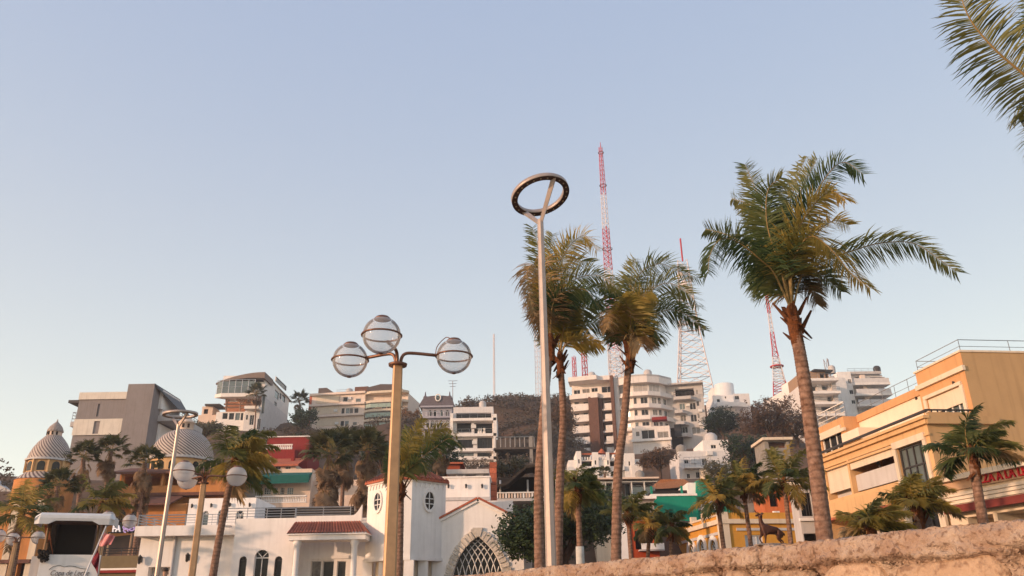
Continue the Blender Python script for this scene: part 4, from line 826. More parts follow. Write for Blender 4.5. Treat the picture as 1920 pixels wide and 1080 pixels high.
# upper terrace: railing, louvred pergola and set-back block
b.rail([(b.h(500, 972, .3)[0], .3), (b.h(553, 972, .3)[0], .3)], zT, b.z(530, 953, .3) - zT, STEEL, 1.1, 4); b.rail([(b.h(555, 967, .4)[0], .4), (b.h(657, 967, .4)[0], .4)], zT2 - .03, b.z(600, 950, .4) - zT2, STEEL, 1.7, 4)
vl = 4.0; q = b.rc(496, 950, 662, 975, vl); b.bx('pergola_back', q[0], q[1], vl + .12, vl + .3, zT - .1, q[3], DARK)
for i in range(9): b.bx('louvre', q[0], q[1], vl, vl + .1, q[3] - .12 - i * .16, q[3] - .05 - i * .16, mat('dark_louvre', (.09, .075, .065), .7))
vb = 3.0; q = b.rc(352, 934, 478, 985, vb); zb_ = b.z(415, 934, vb)
b.walls(q[0], q[1], vb, vb + 4.5, 4.6, zb_, WHITE, [(*b.rc(378, 958, 390, 990, vb), 'a', dict(nx=1)), (*b.rc(407, 956, 419, 990, vb), 'a', dict(nx=1)), (*b.rc(441, 957, 456, 990, vb), 'a', dict(nx=2))], rev=.25)
for px, py in ((361, 949), (397, 948), (432, 947), (469, 947)): sconce(b, b.h(px, py, vb)[0], vb, b.z(px, py, vb), .8)
b.rail([(b.h(426, 972, .5)[0], .5), (b.h(500, 972, .5)[0], .5)], zT, b.z(460, 953, .5) - zT, STEEL, 1.6, 4, .02)
b.bx('spout', b.h(424, 988)[0], b.h(430, 988)[0] + .15, -.35, 0, b.z(427, 989), b.z(427, 986), LGREY)
# left wing with projecting terrace
vw = 1.0; uL = b.h(260, 1040, vw)[0]; zW = b.z(350, 1004, vw - .7)
b.walls(uL, u4 - .004, vw, 10, -.3, zW, WHITE, ops(b, [(274, 1063, 320, 1130)], vw, 'h', rev=.5, back=LGREY), rev=.3)
pz0, pz1 = b.z(350, 1004, vw - .7), b.z(350, 985, vw - .7); pl_ = b.h(252, 1000, vw - .7)[0]
b.bx('terrace_slab', pl_, u4 - .005, vw - .7, 10, pz0 + .003, pz0 + .25, WHITE)
b.bx('terrace_parapet', pl_, u4 - .005, vw - .7, vw - .5, pz0 + .25, pz1, WHITE); b.bx('terrace_parapet', pl_, pl_ + .2, vw - .5, 10, pz0 + .25, pz1 - .002, WHITE)
b.rail([(pl_ + .1, 6), (pl_ + .1, vw - .6), (b.h(347, 985, vw - .6)[0], vw - .6)], pz1, b.z(300, 966, vw - .6) - pz1, STEEL, 1.2, 4)
b.rail([(b.h(347, 985, vw - .6)[0], vw - .6), (u4, vw - .6)], pz1, (b.z(300, 966, vw - .6) - pz1), mat('white_rail', (.6, .58, .55), .5), 1.4, 4, .015)
uu = b.h(325, 1040, vw - .1)[0]; MB().tube([(uu, vw - .1, -.2), (uu, vw - .1, zW)], .09, 8).build('downpipe', LGREY, b.root)
for px, py in ((265, 1050), (354, 1046)): sconce(b, b.h(px, py, vw)[0], vw, b.z(px, py, vw), 1.5)
# ---- turret
t = Bld('turret', 'white corner turret with red pyramid roof and oval windows beside the villa', 'building', (676, 1000), (830, 1000), 48.5, 48.5)
cx, cy = t.w / 2, 1.7; zc = t.z(750, 1046, -.2); zr = t.z(676, 906, 1.7); hw = t.w / 2
foot = lambda k: [(cx - hw * k, cy), (cx - .75 * k, cy - 1.85 * k), (cx + .55 * k, cy - 1.85 * k), (cx + hw * k, cy), (cx + .3, cy + 2.4 * k), (cx - .3, cy + 2.4 * k)]
fp = foot(1.0); mb = MB(); 
mb.add([(x, y, z) for z in (zc, zr) for x, y in fp], [(i, (i + 1) % 6, 6 + (i + 1) % 6, 6 + i) for i in range(6)] + [tuple(range(6))]); mb.build('wall', WHITE, t.root)
mb = MB(); mb.add([(x, y, z) for z in (zc - .12, zc + .06) for x, y in foot(1.04)], [(i, (i + 1) % 6, 6 + (i + 1) % 6, 6 + i) for i in range(6)] + [tuple(range(6)), tuple(range(6, 12))]); mb.build('cornice', WHITE, t.root)
for (x, y) in fp + [(cx - hw * .5, cy - .95), (cx + hw * .56, cy - .85)]:
    x_ = cx + (x - cx) * .9; y_ = cy + (y - cy) * .9; MB().box(x_ - .28, x_ + .28, y_ - .22, y_ + .22, -.3, zc - .12).build('pier', WHITE, t.root)
mb = MB(); mb.add([(x, y, z) for z in (-.3, zc - .12) for x, y in foot(.72)], [(i, (i + 1) % 6, 6 + (i + 1) % 6, 6 + i) for i in range(6)]); mb.build('inner_wall', CREAM, t.root)
ap = Vector((cx, cy + .3, t.z(752, 868, 2.0))); ef = foot(1.09)
for i in range(6):      # roof slopes with tile ribs
    p_, q_ = Vector((*ef[i], zr)), Vector((*ef[(i + 1) % 6], zr)); MB().add([p_, q_, ap, p_ - Vector((0, 0, .12)), q_ - Vector((0, 0, .12))], [(0, 1, 2), (3, 4, 1, 0)]).build('roof_slope', TILE, t.root)
    nb = max(3, int((q_ - p_).length / .24))
    for j in range(nb):
        s0 = p_.lerp(q_, (j + .5) / nb); k_ = 1 - abs(2 * (j + .5) / nb - 1); s1 = s0 + (ap - p_.lerp(q_, .5)) * (k_ * .97)
        if i < 4 and (s1 - s0).length > .15: MB().tube([s0 + Vector((0, 0, .02)), s1 + Vector((0, 0, .02))], .075, 5).build('roof_tile', TILE, t.root)
    mb = MB(); e2 = foot(1.04); a2, b2 = e2[i], e2[(i + 1) % 6]; mb.add([(*a2, zr - .2), (*b2, zr - .2), (*b2, zr - .01), (*a2, zr - .01)], [(0, 1, 2, 3)]); mb.build('eaves_band', WHITE, t.root)
def face_T(a, b_):
    A = Vector((*a, 0)); e = (Vector((*b_, 0)) - A); L_ = e.length; e.normalize(); nrm = Vector((e.y, -e.x, 0)); return L_, lambda x, z, c_: tuple(A + e * x + nrm * c_ + Vector((0, 0, z)))
for i, (px, py) in ((0, (701, 942)), (2, (802, 940))):
    L_, T_ = face_T(fp[i], fp[i + 1]); zc_ = t.z(px, py, 1); xm = L_ * (.5 if i == 0 else .48); rx, rz = .36, .52; N = 24
    if i == 2: xm = L_ * .5
    mb = MB()
    for j in range(N):
        a0, a1 = 2 * math.pi * j / N, 2 * math.pi * (j + 1) / N
        q4 = [(xm + r_ * k_ * math.cos(a), zc_ + rz * k_ * math.sin(a)) for a in (a0, a1) for k_, r_ in ((1, rx), (1.32, rx))]
        mb.poly_prism([q4[0], q4[1], q4[3], q4[2]], 0.01, .09, T_)
    fr = mb.build('oval_frame', WHITE, t.root); mb = MB(); mb.add([T_(xm + rx * math.cos(2 * math.pi * j / N), zc_ + rz * math.sin(2 * math.pi * j / N), .012) for j in range(N)], [tuple(range(N))]); mb.build('pane', GLASS, fr)
    mb = MB(); mb.box(xm - .03, xm + .03, zc_ - rz, zc_ + rz, .02, .05, T=T_); mb.box(xm - rx, xm + rx, zc_ + .1, zc_ + .15, .02, .045, T=T_); mb.box(xm - rx, xm + rx, zc_ - .2, zc_ - .15, .02, .045, T=T_); mb.build('glazing_bar', WHITEF, fr)
    for j in range(7):
        xx = L_ * (.1 + .8 * j / 6); MB().poly_prism([(xx, zr - .5), (xx + .05, zr - .5), (xx + .14, zr - .22), (xx + .06, zr - .22)], .0, .06, T_).build('bracket', WHITE, t.root)
# back walls right of the turret
w2 = Bld('white_roof_block', 'plain white rear block with three small wall lamps above the chapel roof', 'building', (828, 940), (962, 940), 55, 55)
w2.walls(0, w2.w, 0, 6, -.2, w2.z(900, 939), WHITE); q = w2.rc(815, 896, 918, 938, 1.5); w2.walls(q[0], q[1], 1.5, 6.5, w2.z(900, 939) + .003, w2.z(870, 896, 1.5), WHITE)
w2.bx('ledge', q[0], q[1] + .05, 1.2, 1.5, w2.z(870, 938, 1.2), w2.z(870, 932, 1.2), LGREY)
w2.bx('coping', q[0] - .05, q[1] + .08, 1.42, 6.6, w2.z(870, 896, 1.5) + .003, w2.z(870, 896, 1.5) + .1, WHITE)
for px in (841, 874, 904): sconce(w2, w2.h(px, 912, 1.5)[0], 1.5, w2.z(px, 912, 1.5), .9)
k = Bld('kiosk_house', 'low white flat-roofed pavilion behind the three-lamp wall', 'building', (845, 890), (910, 890), 66, 66)
zk = k.z(880, 890); k.walls(.4, k.w - .2, 0, 4, 0, zk, WHITE, ops(k, [(858, 891, 868, 897), (872, 890, 892, 897)], kind='h', rev=.6)); k.bx('roof', -.3, k.w + .3, -.6, 4.6, zk + .004, zk + .35, LGREY)
cl = Bld('brick_column', 'tall terracotta brick column behind the chapel roof', 'column', (918, 900), (931, 900), 59, 59)
hz = cl.z(925, 866); rb = random.Random(2)
for i in range(26): MB().box(rb.uniform(-.02, .02), cl.w + rb.uniform(-.02, .02), 0, .6, hz * i / 26 + .01, hz * (i + 1) / 26 - .02).build('course', TILE, cl.root)
MB().box(.03, cl.w - .03, .03, .57, 0, hz - .03).build('core', BRICKC, cl.root)
# ---- ochre corner building
GREYR = mat('grey_rail', (.2, .19, .18), .5)
o_ = Bld('ochre_building', 'large ochre corner building with shaded side wall, terrace and recessed loggias at right', 'building', (1590, 838), (1735, 781), None, 34)
W_ = o_.w; zc1 = o_.z(1735, 781); u0 = o_.h(1531, 862)[0]; ur = W_; zrail = o_.z(1733, 767)
lg1 = o_.rc(1588, 866, 1672, 834); q1 = o_.h(1590, 863); q2 = o_.h(1671, 833); q3 = o_.h(1597, 926)
zt_ = (q1[1] + q2[1]) / 2; zbm = o_.z(1683, 903); l1 = (q1[0], q2[0], zbm, zt_)
l2 = (o_.h(1546, 880)[0], o_.h(1587, 865)[0], zbm, zt_)
wq = o_.h(1681, 842), o_.h(1731, 825), o_.h(1694, 905); wz0 = o_.z(1694, 905); w1 = (wq[0][0], wq[1][0], wz0 - .3, wq[1][1])
zb0 = o_.z(1693, 943); zb1 = o_.z(1690, 912)
g1 = (u0 + .5, o_.h(1680, 960)[0], .1, zb0 - .05); g2 = (o_.h(1700, 950)[0], ur - .5, .1, zb0 - .35)
o_.walls(u0, ur, 0, 14, -.3, zc1, OCHREL, [(*l1, 'h', dict(rev=1.8, back=BRICKC)), (*l2, 'h', dict(rev=.5, back=LGREY)), (*w1, 'w', dict(nx=4, ny=2, fm=DARKF)), (*g1, 'h', dict(rev=2.2, back=LGREY)), (*g2, 'w', dict(nx=3, ny=2, fm=DARKF))], rev=.4)
MB().add([(ur + .012, 0, -.3), (ur + .012, 14.05, -.3), (ur + .012, 14.05, zc1), (ur + .012, 0, zc1)], [(0, 1, 2, 3)]).build('side_wall', OCHRESH, o_.root)  # sheet over the ochre wall, its shade painted in
o_.bx('valance', l1[0] + .02, l1[1] - .02, .05, .12, zt_ - .5, zt_ - .02, CREAM); o_.bx('loggia_parapet', l1[0] + .02, l1[1] - .02, .25, .4, zbm + .12, zbm + .9, LGREY)
o_.bx('roller_blind', l2[0] + .02, l2[1] - .02, .1, .16, zbm + .35, zt_ - .03, CREAM)
mb = MB(); um = l1[0] * .62 + l1[1] * .38; mb.poly_prism([(um - .3, zbm + 1.5), (um + .05, zbm + 1.75), (um + .55, zbm + .75), (um + .1, zbm + 1.25)], .5, .56, lambda x, z, y: (x, y, z)); mb.build('hanging_ornament', DARKF, o_.root)
for zz, d_, h_ in ((zc1 - .32, .16, .22), (zc1 - .12, .28, .12), (zc1 - .8, .08, .1)): o_.bx('cornice', u0 - .1, ur + d_, -d_, -.002, zz, zz + h_, OCHREL)
o_.bx('cornice', ur + .016, ur + .25, -.1, 3.2, zc1 - .35, zc1 - .02, OCHRESH)
o_.bx('balcony_band', u0 - .05, w1[0] - .35, -.35, -.003, zb0, zb1, OCHREL); o_.bx('band_lip', u0 - .1, w1[0] - .3, -.42, -.003, zb0 - .12, zb0 - .003, TILE)
for s_ in (w1[0] - .22, w1[1]): o_.bx('surround', s_, s_ + .22, -.08, -.003, wz0 - .3, w1[3], CREAM)
o_.bx('surround', w1[0] - .22, w1[1] + .22, -.1, -.003, w1[3] + .003, w1[3] + .3, CREAM)
for uu in (w1[0] - .25, ur - .35): o_.bx('pilaster', uu, uu + .4, -.12, -.003, -.2, zb0 + .1, CREAM)
o_.bx('parapet', u0, ur, .0, .18, zc1 + .003, zrail - .25, OCHREL); o_.bx('parapet', ur - .18, ur, .18, 3.4, zc1 + .003, zc1 + .2, OCHRESH)
o_.bx('handrail', u0, ur + .03, .02, .14, zrail - .1, zrail, DARKF)
o_.rail([(ur - .08, .1), (ur - .08, 3.2)], zc1 + .2, zrail - zc1 - .2, DARKF, .28, 1, .03)
sb = 2.3                                # set-back upper storey
ut0 = o_.h(1716, 700, sb)[0]; zt1 = o_.hu(1785, 660, ur)[1]; uw0 = o_.h(1591, 772, sb)[0]
z1a = o_.z(1716, 694, sb); zwall = o_.z(1716, 715, sb); zlow = o_.z(1560, 790, sb); ul0 = o_.h(1528, 800, sb)[0]; ul1 = o_.h(1579, 772, sb)[0]
wu = o_.h(1733, 760, sb)[0], o_.h(1792, 740, sb)[0]; zw_ = o_.z(1790, 727, sb)
o_.walls(ut0, ur, sb, 14, zc1 + .003, zt1, OCHRE, [(ut0 + .45, ur - .5, zrail - .6, zw_, 'w', dict(nx=5, ny=1))], rev=.3)
MB().add([(ur + .014, sb, zc1), (ur + .014, 14.06, zc1), (ur + .014, 14.06, zt1), (ur + .014, sb, zt1)], [(0, 1, 2, 3)]).build('side_wall', OCHRESH, o_.root)
o_.bx('roller_blind', ut0 + .47, ur - .52, sb + .04, sb + .1, zw_ - .75, zw_ - .03, CREAM)
o_.bx('surround', ut0 + .3, ur - .35, sb - .1, sb - .003, zw_ + .003, zw_ + .16, CREAM)
for uu in (ut0 + .25, ur - .5): o_.bx('surround', uu, uu + .2, sb - .08, sb - .003, zc1 + .1, zw_, CREAM)
zc2 = o_.hu(1787, 690, ur)[1]; o_.bx('cornice', ut0 - .05, ur + .1, sb - .14, sb - .003, zc2 - .1, zc2 + .12, CREAM)
o_.walls(ul1, ut0 - .003, sb + .9, 14, zc1 + .003, z1a - .55, plaster('warm_white_plaster', (238, 216, 192), streak=.1)); o_.bx('roof_band', ul1, ut0 - .004, sb + .8, sb + .899, z1a - .9, z1a - .5, OCHRE)
o_.walls(ul1, ul1 + 1.9, sb - .3, sb + .88, zc1 + .9, z1a - 1.6, MATS['warm_white_plaster'])
o_.walls(ul0, ul1 - .003, sb, 14, zc1 + .003, zlow, OCHRE, [(ul0 + .5, ul1 - .5, zc1 + .5, zc1 + 1.9, 'w', dict(nx=3))], rev=.3)
zc3 = zlow - .75; o_.bx('cornice', ul0 - .05, ul1 + .1, sb - .14, sb - .003, zc3 - .08, zc3 + .1, CREAM); o_.bx('surround', ul0 + .3, ul1 - .35, sb - .1, sb - .003, zc1 + 1.92, zc1 + 2.15, CREAM)
o_.rail([(ul0 + .1, sb + .2), (ul1, sb + .2)], zlow, .85, STEEL, 1.0, 3); o_.rail([(ul1, sb + 1.1), (ut0, sb + 1.1)], z1a - .55, .8, GREYR, 1.2, 2, .012)
o_.rail([(ut0 + .1, sb + 1.5), (ut0 + .1, sb + .1), (ur - .1, sb + .1), (ur - .1, 12)], zt1, .62, GREYR, 2.4, 2, .012)
o_.bx('roof_coping', ut0 - .06, ur + .06, sb - .07, 14.1, zt1 + .003, zt1 + .09, CREAM)
for px, py, vv in ((1720, 747, sb), (1790, 718, sb), (1576, 820, sb)): sconce(o_, o_.h(px, py, vv)[0], vv, o_.z(px, py, vv), .5)
# ---- pizza shop
s = Bld('pizza_shop', 'single-storey shop with red letters on its pale fascia at the right edge', 'shop', (1766, 900), (1922, 867), 33.2)
zs0, zs1 = s.z(1766, 960), s.z(1766, 899); ex2 = s.w + 5
s.walls(0, ex2, 0, 7, -.3, zs1, CREAM, [(.9, s.w * .52, .1, zs0 - .35, 'h', dict(rev=3, back=DARK)), (s.w * .57, ex2 - .4, .1, zs0 - .35, 'h', dict(rev=3, back=DARK))], rev=.4)
zf0, zf1 = s.z(1850, 909), s.z(1850, 885)
s.bx('fascia', .1, ex2, -.12, -.003, zf0, zf1, plaster('sign_board', (196, 160, 128))); s.bx('cornice', -.1, ex2, -.35, -.003, zs1 - .18, zs1 + .02, CREAM)
for i in range(4): zz = zs0 + (zf0 - .1 - zs0) * i / 4; s.bx('moulding', .0, ex2, -.3 + .05 * i, -.004, zz + .02, zz + (zf0 - zs0) / 4 - .04, CREAM)
s.bx('awning_lip', .3, ex2, -.5, -.31, zs0 - .18, zs0 + .1, mat('dark_red_lip', lin((120, 50, 42)), .7))
REDL = mat('red_letters', lin((196, 34, 40)), .5, .1); ul = s.h(1822, 900, -.15)[0]; uR2 = s.h(1921, 880, -.15)[0]
txt = text_mesh('PIZZA A LA LEÑA', 1.0, REDL, 'letters', .03, 0, .018); txt.parent = s.root
wd = max(v.co.x for v in txt.data.vertices); vis = 12.0; full = (uR2 - ul) * 1.27; hl = (zf1 - zf0) * .72 / .72
txt.scale = (full / wd, hl * 1.0, 1); txt.rotation_euler = (R(90), 0, 0); txt.location = (ul, -.16, zf0 + (zf1 - zf0) * .14)
# narrow grey house behind the tall palm trunk
g = Bld('grey_townhouse', 'narrow pale grey house end with a barred window behind the tall palm trunk', 'building', (1497, 950), (1560, 950), 47, 47)
g.walls(0, g.w, 0, 1.2, 0, g.z(1500, 918), LGREY, ops(g, [(1501, 918 + 6, 1522, 968)], nx=4, fm=DARKF) + ops(g, [(1509, 1000, 1550, 1035)], kind='h', rev=.4), rev=.25); g.bx('sill', g.h(1498, 975)[0], g.h(1530, 975)[0], -.15, -.003, g.z(1510, 977), g.z(1510, 972), WHITE)
# ---- yellow building
y = Bld('yellow_building', 'bright yellow colonial building with white cornices behind the bronze deer', 'building', (1276, 1001), (1352, 979.5), None, 66)
zc = y.z(1352, 979.5); zp = y.z(1350, 966); uL = y.h(1234, 1010)[0]; Wy = y.w
wn = [(*y.rc(1293, 1020, 1304, 1060), 'a', dict(nx=1)), (*y.rc(1312, 1011, 1323, 1050), 'a', dict(nx=1)), (*y.rc(1334, 1012, 1345, 1050), 'a', dict(nx=1))]
y.walls(uL, Wy, 0, 16, -.3, zc, YELLOW, wn + ops(y, [(1258, 1005, 1268, 1045)], kind='h', rev=.5), right=opr(y, [(1398, 1003, 1432, 1040)], kind='w', nx=3, pm=mat('pale_shutter', (.55, .57, .6), .6)), rev=.3)
for a0, a1, z0_, z1_ in [w_[:4] for w_ in wn]:
    r_ = (a1 - a0) / 2; cxx = (a0 + a1) / 2; zz = z1_ - r_; mb = MB()
    for j in range(10):
        aa, ab = math.pi * j / 10, math.pi * (j + 1) / 10; mb.poly_prism([(cxx + r_ * f_ * math.cos(x), zz + r_ * f_ * math.sin(x)) for x, f_ in ((aa, 1.02), (aa, 1.55), (ab, 1.55), (ab, 1.02))], -.12, -.003, lambda p_, q_, r2: (p_, r2, q_))
    for s_ in (-1, 1): mb.box(cxx + s_ * r_ * 1.28 - r_ * .26, cxx + s_ * r_ * 1.28 + r_ * .26, -.12, -.003, z0_, zz)
    mb.build('window_surround', WHITE, y.root)
y.bx('cornice', uL, Wy + .2, -.25, -.003, zc - .1, zc + .25, CREAM); y.bx('parapet', uL + 1, Wy, .0, .35, zc + .26, zp, YELLOW); y.bx('coping', uL + 1, Wy + .1, -.08, .45, zp + .003, zp + .14, CREAM)
zq = y.z(1345, 998); y.bx('string_course', uL + 2, Wy - .6, -.1, -.003, zq - .22, zq, LGREY); 
y.bx('cornice', Wy + .003, Wy + .22, .0, 16, zc - .102, zc + .248, CREAM); y.bx('parapet', Wy - .35, Wy, .36, 16, zc + .25, y.hu(1440, 961)[1], YELLOW); zq2 = y.hu(1440, 990)[1]; y.bx('string_course', Wy + .003, Wy + .1, 1.2, 16, zq2 - .2, zq2, LGREY)
for uu in (Wy - .55,): y.bx('quoin_pier', uu, Wy + .12, -.14, .6, -.2, y.z(1356, 958), CREAM); MB().lathe([(0, 0), (.25, 0), (.16, .15), (.24, .35), (.1, .6), (0, .7)], 10, (Wy - .25, .2, y.z(1356, 958))).build('finial', DARKF, y.root)
for px, py in ((1297, 985), (1318, 977)): uu = y.h(px, py)[0]; y.bx('parapet_pier', uu - .2, uu + .2, -.06, .42, zc + .25, zp + .55, CREAM)
pp = [y.h(px, py, 6) for px, py in ((1236, 985), (1262, 968), (1285, 958), (1308, 953), (1322, 957), (1340, 965), (1356, 972))]
MB().poly_prism([(pp[0][0], zc - 1)] + pp + [(pp[-1][0], zc - 1)], 6, 6.6, lambda x, z, v: (x, v, z)).build('curved_gable', YELLOW, y.root)
mb = MB()
for vv in (y.hu(1455, 968)[0], y.hu(1461, 968)[0]): mb.box(Wy - .3, Wy - .05, vv - .12, vv + .12, y.hu(1455, 972)[1], y.hu(1455, 958)[1])
mb.build('bell_posts', WHITE, y.root)
# ---- red-orange shop left of the yellow building
r = Bld('red_orange_shop', 'red-orange shop with dark doorway left of the yellow building', 'shop', (1176, 1000), (1234, 1000), 72, 72)
zr_ = r.z(1200, 976); r.walls(0, r.w, 0, 8, -.2, zr_, plaster('vermilion_plaster', (176, 72, 34)), ops(r, [(1191, 995, 1226, 1030)], kind='h', rev=1.5), rev=.3)
r.bx('balcony_front', r.h(1200, 1020)[0], r.w + .3, -.8, -.7, r.z(1210, 1031), r.z(1210, 1020), WHITE); r.bx('balcony_slab', r.h(1196, 1020)[0], r.w + .3, -.9, -.003, r.z(1210, 1034), r.z(1210, 1031.5), LGREY)
r.bx('white_strip', -.75, -.05, -.3, 4, -.2, r.z(1166, 976), WHITE); r.bx('tan_wall', -2.6, -.9, .8, 4, -.2, r.z(1150, 1000), CREAM)
r.bx('upper_slab', 1.0, r.w + .2, .5, 6, zr_ + 1.9, zr_ + 2.15, WHITE); r.walls(1.2, r.w, 1, 6, zr_ + .003, zr_ + 1.898, GREY, ops(r, [(1196, 960, 1210, 972)], 1, 'w'), rev=.2)
# ---- teal building
te = Bld('teal_building', 'bright teal building with white coping and lattice panel behind the yellow one', 'building', (1222, 930), (1370, 927), 84, 84)
zt = te.z(1260, 930); te.walls(0, te.h(1308, 950)[0], 0, 8, 0, zt, TEAL); te.bx('coping', -.1, te.h(1308, 950)[0] + .05, -.1, 8, zt + .003, zt + .22, WHITE)
for px in (1222, 1279): uu = te.h(px, 925)[0]; te.bx('post', uu - .1, uu + .1, -.05, .2, zt + .2, zt + 1.0, TEAL)
u8 = te.h(1308, 950)[0]; te.walls(u8 + .003, te.w, .4, 8, 0, te.z(1340, 940, .4), TEAL); te.bx('white_gable', te.h(1290, 920, 2)[0], te.h(1306, 920, 2)[0], 2, 7, zt - 1, te.z(1298, 905, 2), WHITE)
qa = [te.h(px, py, 1.5) for px, py in ((1306, 945), (1306, 901), (1332, 901), (1342, 945))]; MB().poly_prism(qa, 1.5, 5, lambda x, z, v: (x, v, z)).build('stair_tower', TEAL, te.root)
lt = te.rc(1312, 940, 1348, 956, .25)
for i in range(14):
    for s_ in (-1, 1):
        cxx = lt[0] + (lt[1] - lt[0]) * (i + .5) / 14; hh = (lt[3] - lt[2]) / 2; zz = (lt[2] + lt[3]) / 2; MB().bar((cxx - hh * .6 * s_, .3 - .02 * s_, zz - hh), (cxx + hh * .6 * s_, .3 - .02 * s_, zz + hh), .045, 5).build('lattice_bar', WHITE, te.root)
te.walls(te.w + .003, te.w + 9, 1.0, 6, 0, te.z(1400, 944, 1), CONC)
te.bx('roof_terrace', .5, u8, 2.5, 7, zt + .25, zt + .9, DARK)
# ------------------------------------------------------------ things on the left of the promenade
st = Bld('stage_booth', 'white-roofed dark stage booth with script lettering on its front, lower left', 'booth', (76, 1045), (188, 1045), 32.3, 33)
Ws = st.w; zc_ = st.z(130, 1040); zr_ = st.z(140, 960)
st.walls(0, Ws, 0, .25, 0, zc_, WHITE, name='counter_front'); st.bx('counter_side', -.35, -.05, .3, .9, 0, zc_ - .05, LGREY); st.bx('stage_deck', 0, Ws, .25, 1.3, 0, .9, DARK)
st.bx('back_curtain', .0, Ws - .45, .9, 1.0, .9, zr_ - .2, DARK); st.bx('side_curtain', .25, .3, .5, .9, .9, zr_ - .35, DARK)
for uu, vv in ((.05, .15), (Ws - .08, .15), (.05, .62), (Ws - .3, .62)): MB().tube([(uu, vv, 0), (uu, vv, zr_ - .2)], .05, 8).build('post', BRONZE, st.root)
uA, uB = st.h(62, 985, -.8)[0], st.h(214, 972, -.8)[0]; hC = st.z(140, 960, -.8) - st.z(140, 983, -.8); zt0 = st.z(140, 960, -.8)
prof = [(-.8, -hC), (-.82, -hC * .5), (-.78, -.12), (-.6, -.02), (.0, .02), (.7, .0)]
mb = MB(); vs = []; us = [uA, uA + .18, uA + .5, uA + .75, uB - .75, uB - .5, uB - .15, uB]
for i, uu in enumerate(us):
    for j, (v_, z_) in enumerate(prof):
        zz = z_
        if j == 0 and 3 <= i <= 4: zz = z_ + hC * .28
        if i in (0, 7) and j > 0: zz = z_ - .14
        vs.append((uu, v_ if not (i in (0, 7) and j < 2) else v_ + .12, zt0 + zz))
m_ = len(prof); mb.add(vs, [(i * m_ + j, (i + 1) * m_ + j, (i + 1) * m_ + j + 1, i * m_ + j + 1) for i in range(len(us) - 1) for j in range(m_ - 1)], 0, False)
for i in (0, len(us) - 1): mb.add([vs[i * m_ + j] for j in range(m_)] + [(us[i], .7, zt0 - hC)], [tuple(range(m_ + 1))])
CANV = mat('white_canvas', (.66, .65, .63), .7, .06, 3); cn = mb.build('canopy', CANV, st.root); cn.modifiers.new('solid', 'SOLIDIFY').thickness = .03
st.bx('ceiling', uA + .2, uB - .2, -.5, .65, zt0 - hC * .75, zt0 - hC * .7, mat('brown_lining', (.12, .07, .05), .9))
CUR = mat('orange_curtain', lin((170, 96, 58)), .9, .2, 4); mb = MB(); cc = [st.h(px, py, .35) for px, py in ((84, 985), (92, 985), (99, 1040), (93, 1012), (86, 1020))]; mb.poly_prism([cc[0], cc[1], cc[2], cc[3], cc[4]], .3, .42, lambda x, z, v: (x, v, z)); mb.build('curtain', CUR, st.root)
mb = MB(); rg = random.Random(4); 
for i in range(40): q = st.h(rg.uniform(72, 90), rg.uniform(1032, 1052), -.1); mb.lathe([(0, -.08), (.07, 0), (0, .08)], 5, (q[0], -.1 + rg.uniform(-.08, .08), q[1]))
tag(mb.build('hanging_greenery', DARK, st.root), kind='stuff'); st.bx('speaker_box', *[st.h(px, 1010, .2)[0] for px in (73, 85)], .15, .5, st.z(80, 1030, .2), st.z(80, 1010, .2), mat('wood_box', lin((150, 110, 70)), .8))
tx = text_mesh('Copa de Leche', 1, mat('grey_lettering', (.16, .15, .15), .6), 'lettering', .004, .25); tx.parent = st.root; tw = max(v.co.x for v in tx.data.vertices); q0, q1 = st.h(93, 1078), st.h(167, 1078); kk = (q1[0] - q0[0]) / tw
tx.scale = (kk, kk * 1.25, 1); tx.rotation_euler = (R(90), 0, 0); tx.location = (q0[0], -.012, st.z(130, 1079))
MB().tube([(st.h(px, py)[0], -.012, st.h(px, py)[1]) for px, py in ((92, 1068), (100, 1062), (112, 1060), (120, 1063), (130, 1061), (140, 1062), (152, 1066), (164, 1067))], .012, 4).build('logo_line', MATS['grey_lettering'], st.root)
# flag pole
fp0, fp1 = at(150, 1100, 29), at(199, 986, 29.3); fr_ = thing('flag_pole', 'slanting white pole with two faded red flags right of the stage booth', 'flag', (fp0.x, fp0.y, ZP)); B0 = Vector(fr_.location)
MB().tube([(0, 0, 0), fp0 - B0, fp1 - B0], [.035, .03, .02], 8).build('pole', WHITEF, fr_)
FL1 = mat('faded_red_cloth', lin((190, 92, 92)), .9, .25, 4, col2=lin((220, 170, 165))); FL2 = mat('maroon_cloth', lin((132, 40, 52)), .9, .25, 5)
def flag(pxs, nx, ny, m_, dy):
    (ax, ay), (bx_, by), (cx_, cy_), (dx, dy_) = pxs; vs = []
    for j in range(ny + 1):
        for i in range(nx + 1):
            s_, t_ = i / nx, j / ny; x = (ax * (1 - s_) + bx_ * s_) * (1 - t_) + (dx * (1 - s_) + cx_ * s_) * t_; y_ = (ay * (1 - s_) + by * s_) * (1 - t_) + (dy_ * (1 - s_) + cy_ * s_) * t_
            vs.append(at(x, y_ + 1.2 * math.sin(s_ * 6), 29.2 + dy + .09 * math.sin(s_ * 9 + t_ * 2)) - B0)
    o = MB().add(vs, [(j * (nx + 1) + i, j * (nx + 1) + i + 1, (j + 1) * (nx + 1) + i + 1, (j + 1) * (nx + 1) + i) for j in range(ny) for i in range(nx)], 0, True).build('flag', m_, fr_); o.modifiers.new('solid', 'SOLIDIFY').thickness = .01
flag([(196, 998), (216, 1006), (208, 1022), (186, 1024)], 12, 8, FL1, 0); flag([(184, 1030), (187, 1044), (183, 1076), (171, 1052)], 8, 12, FL2, 0)
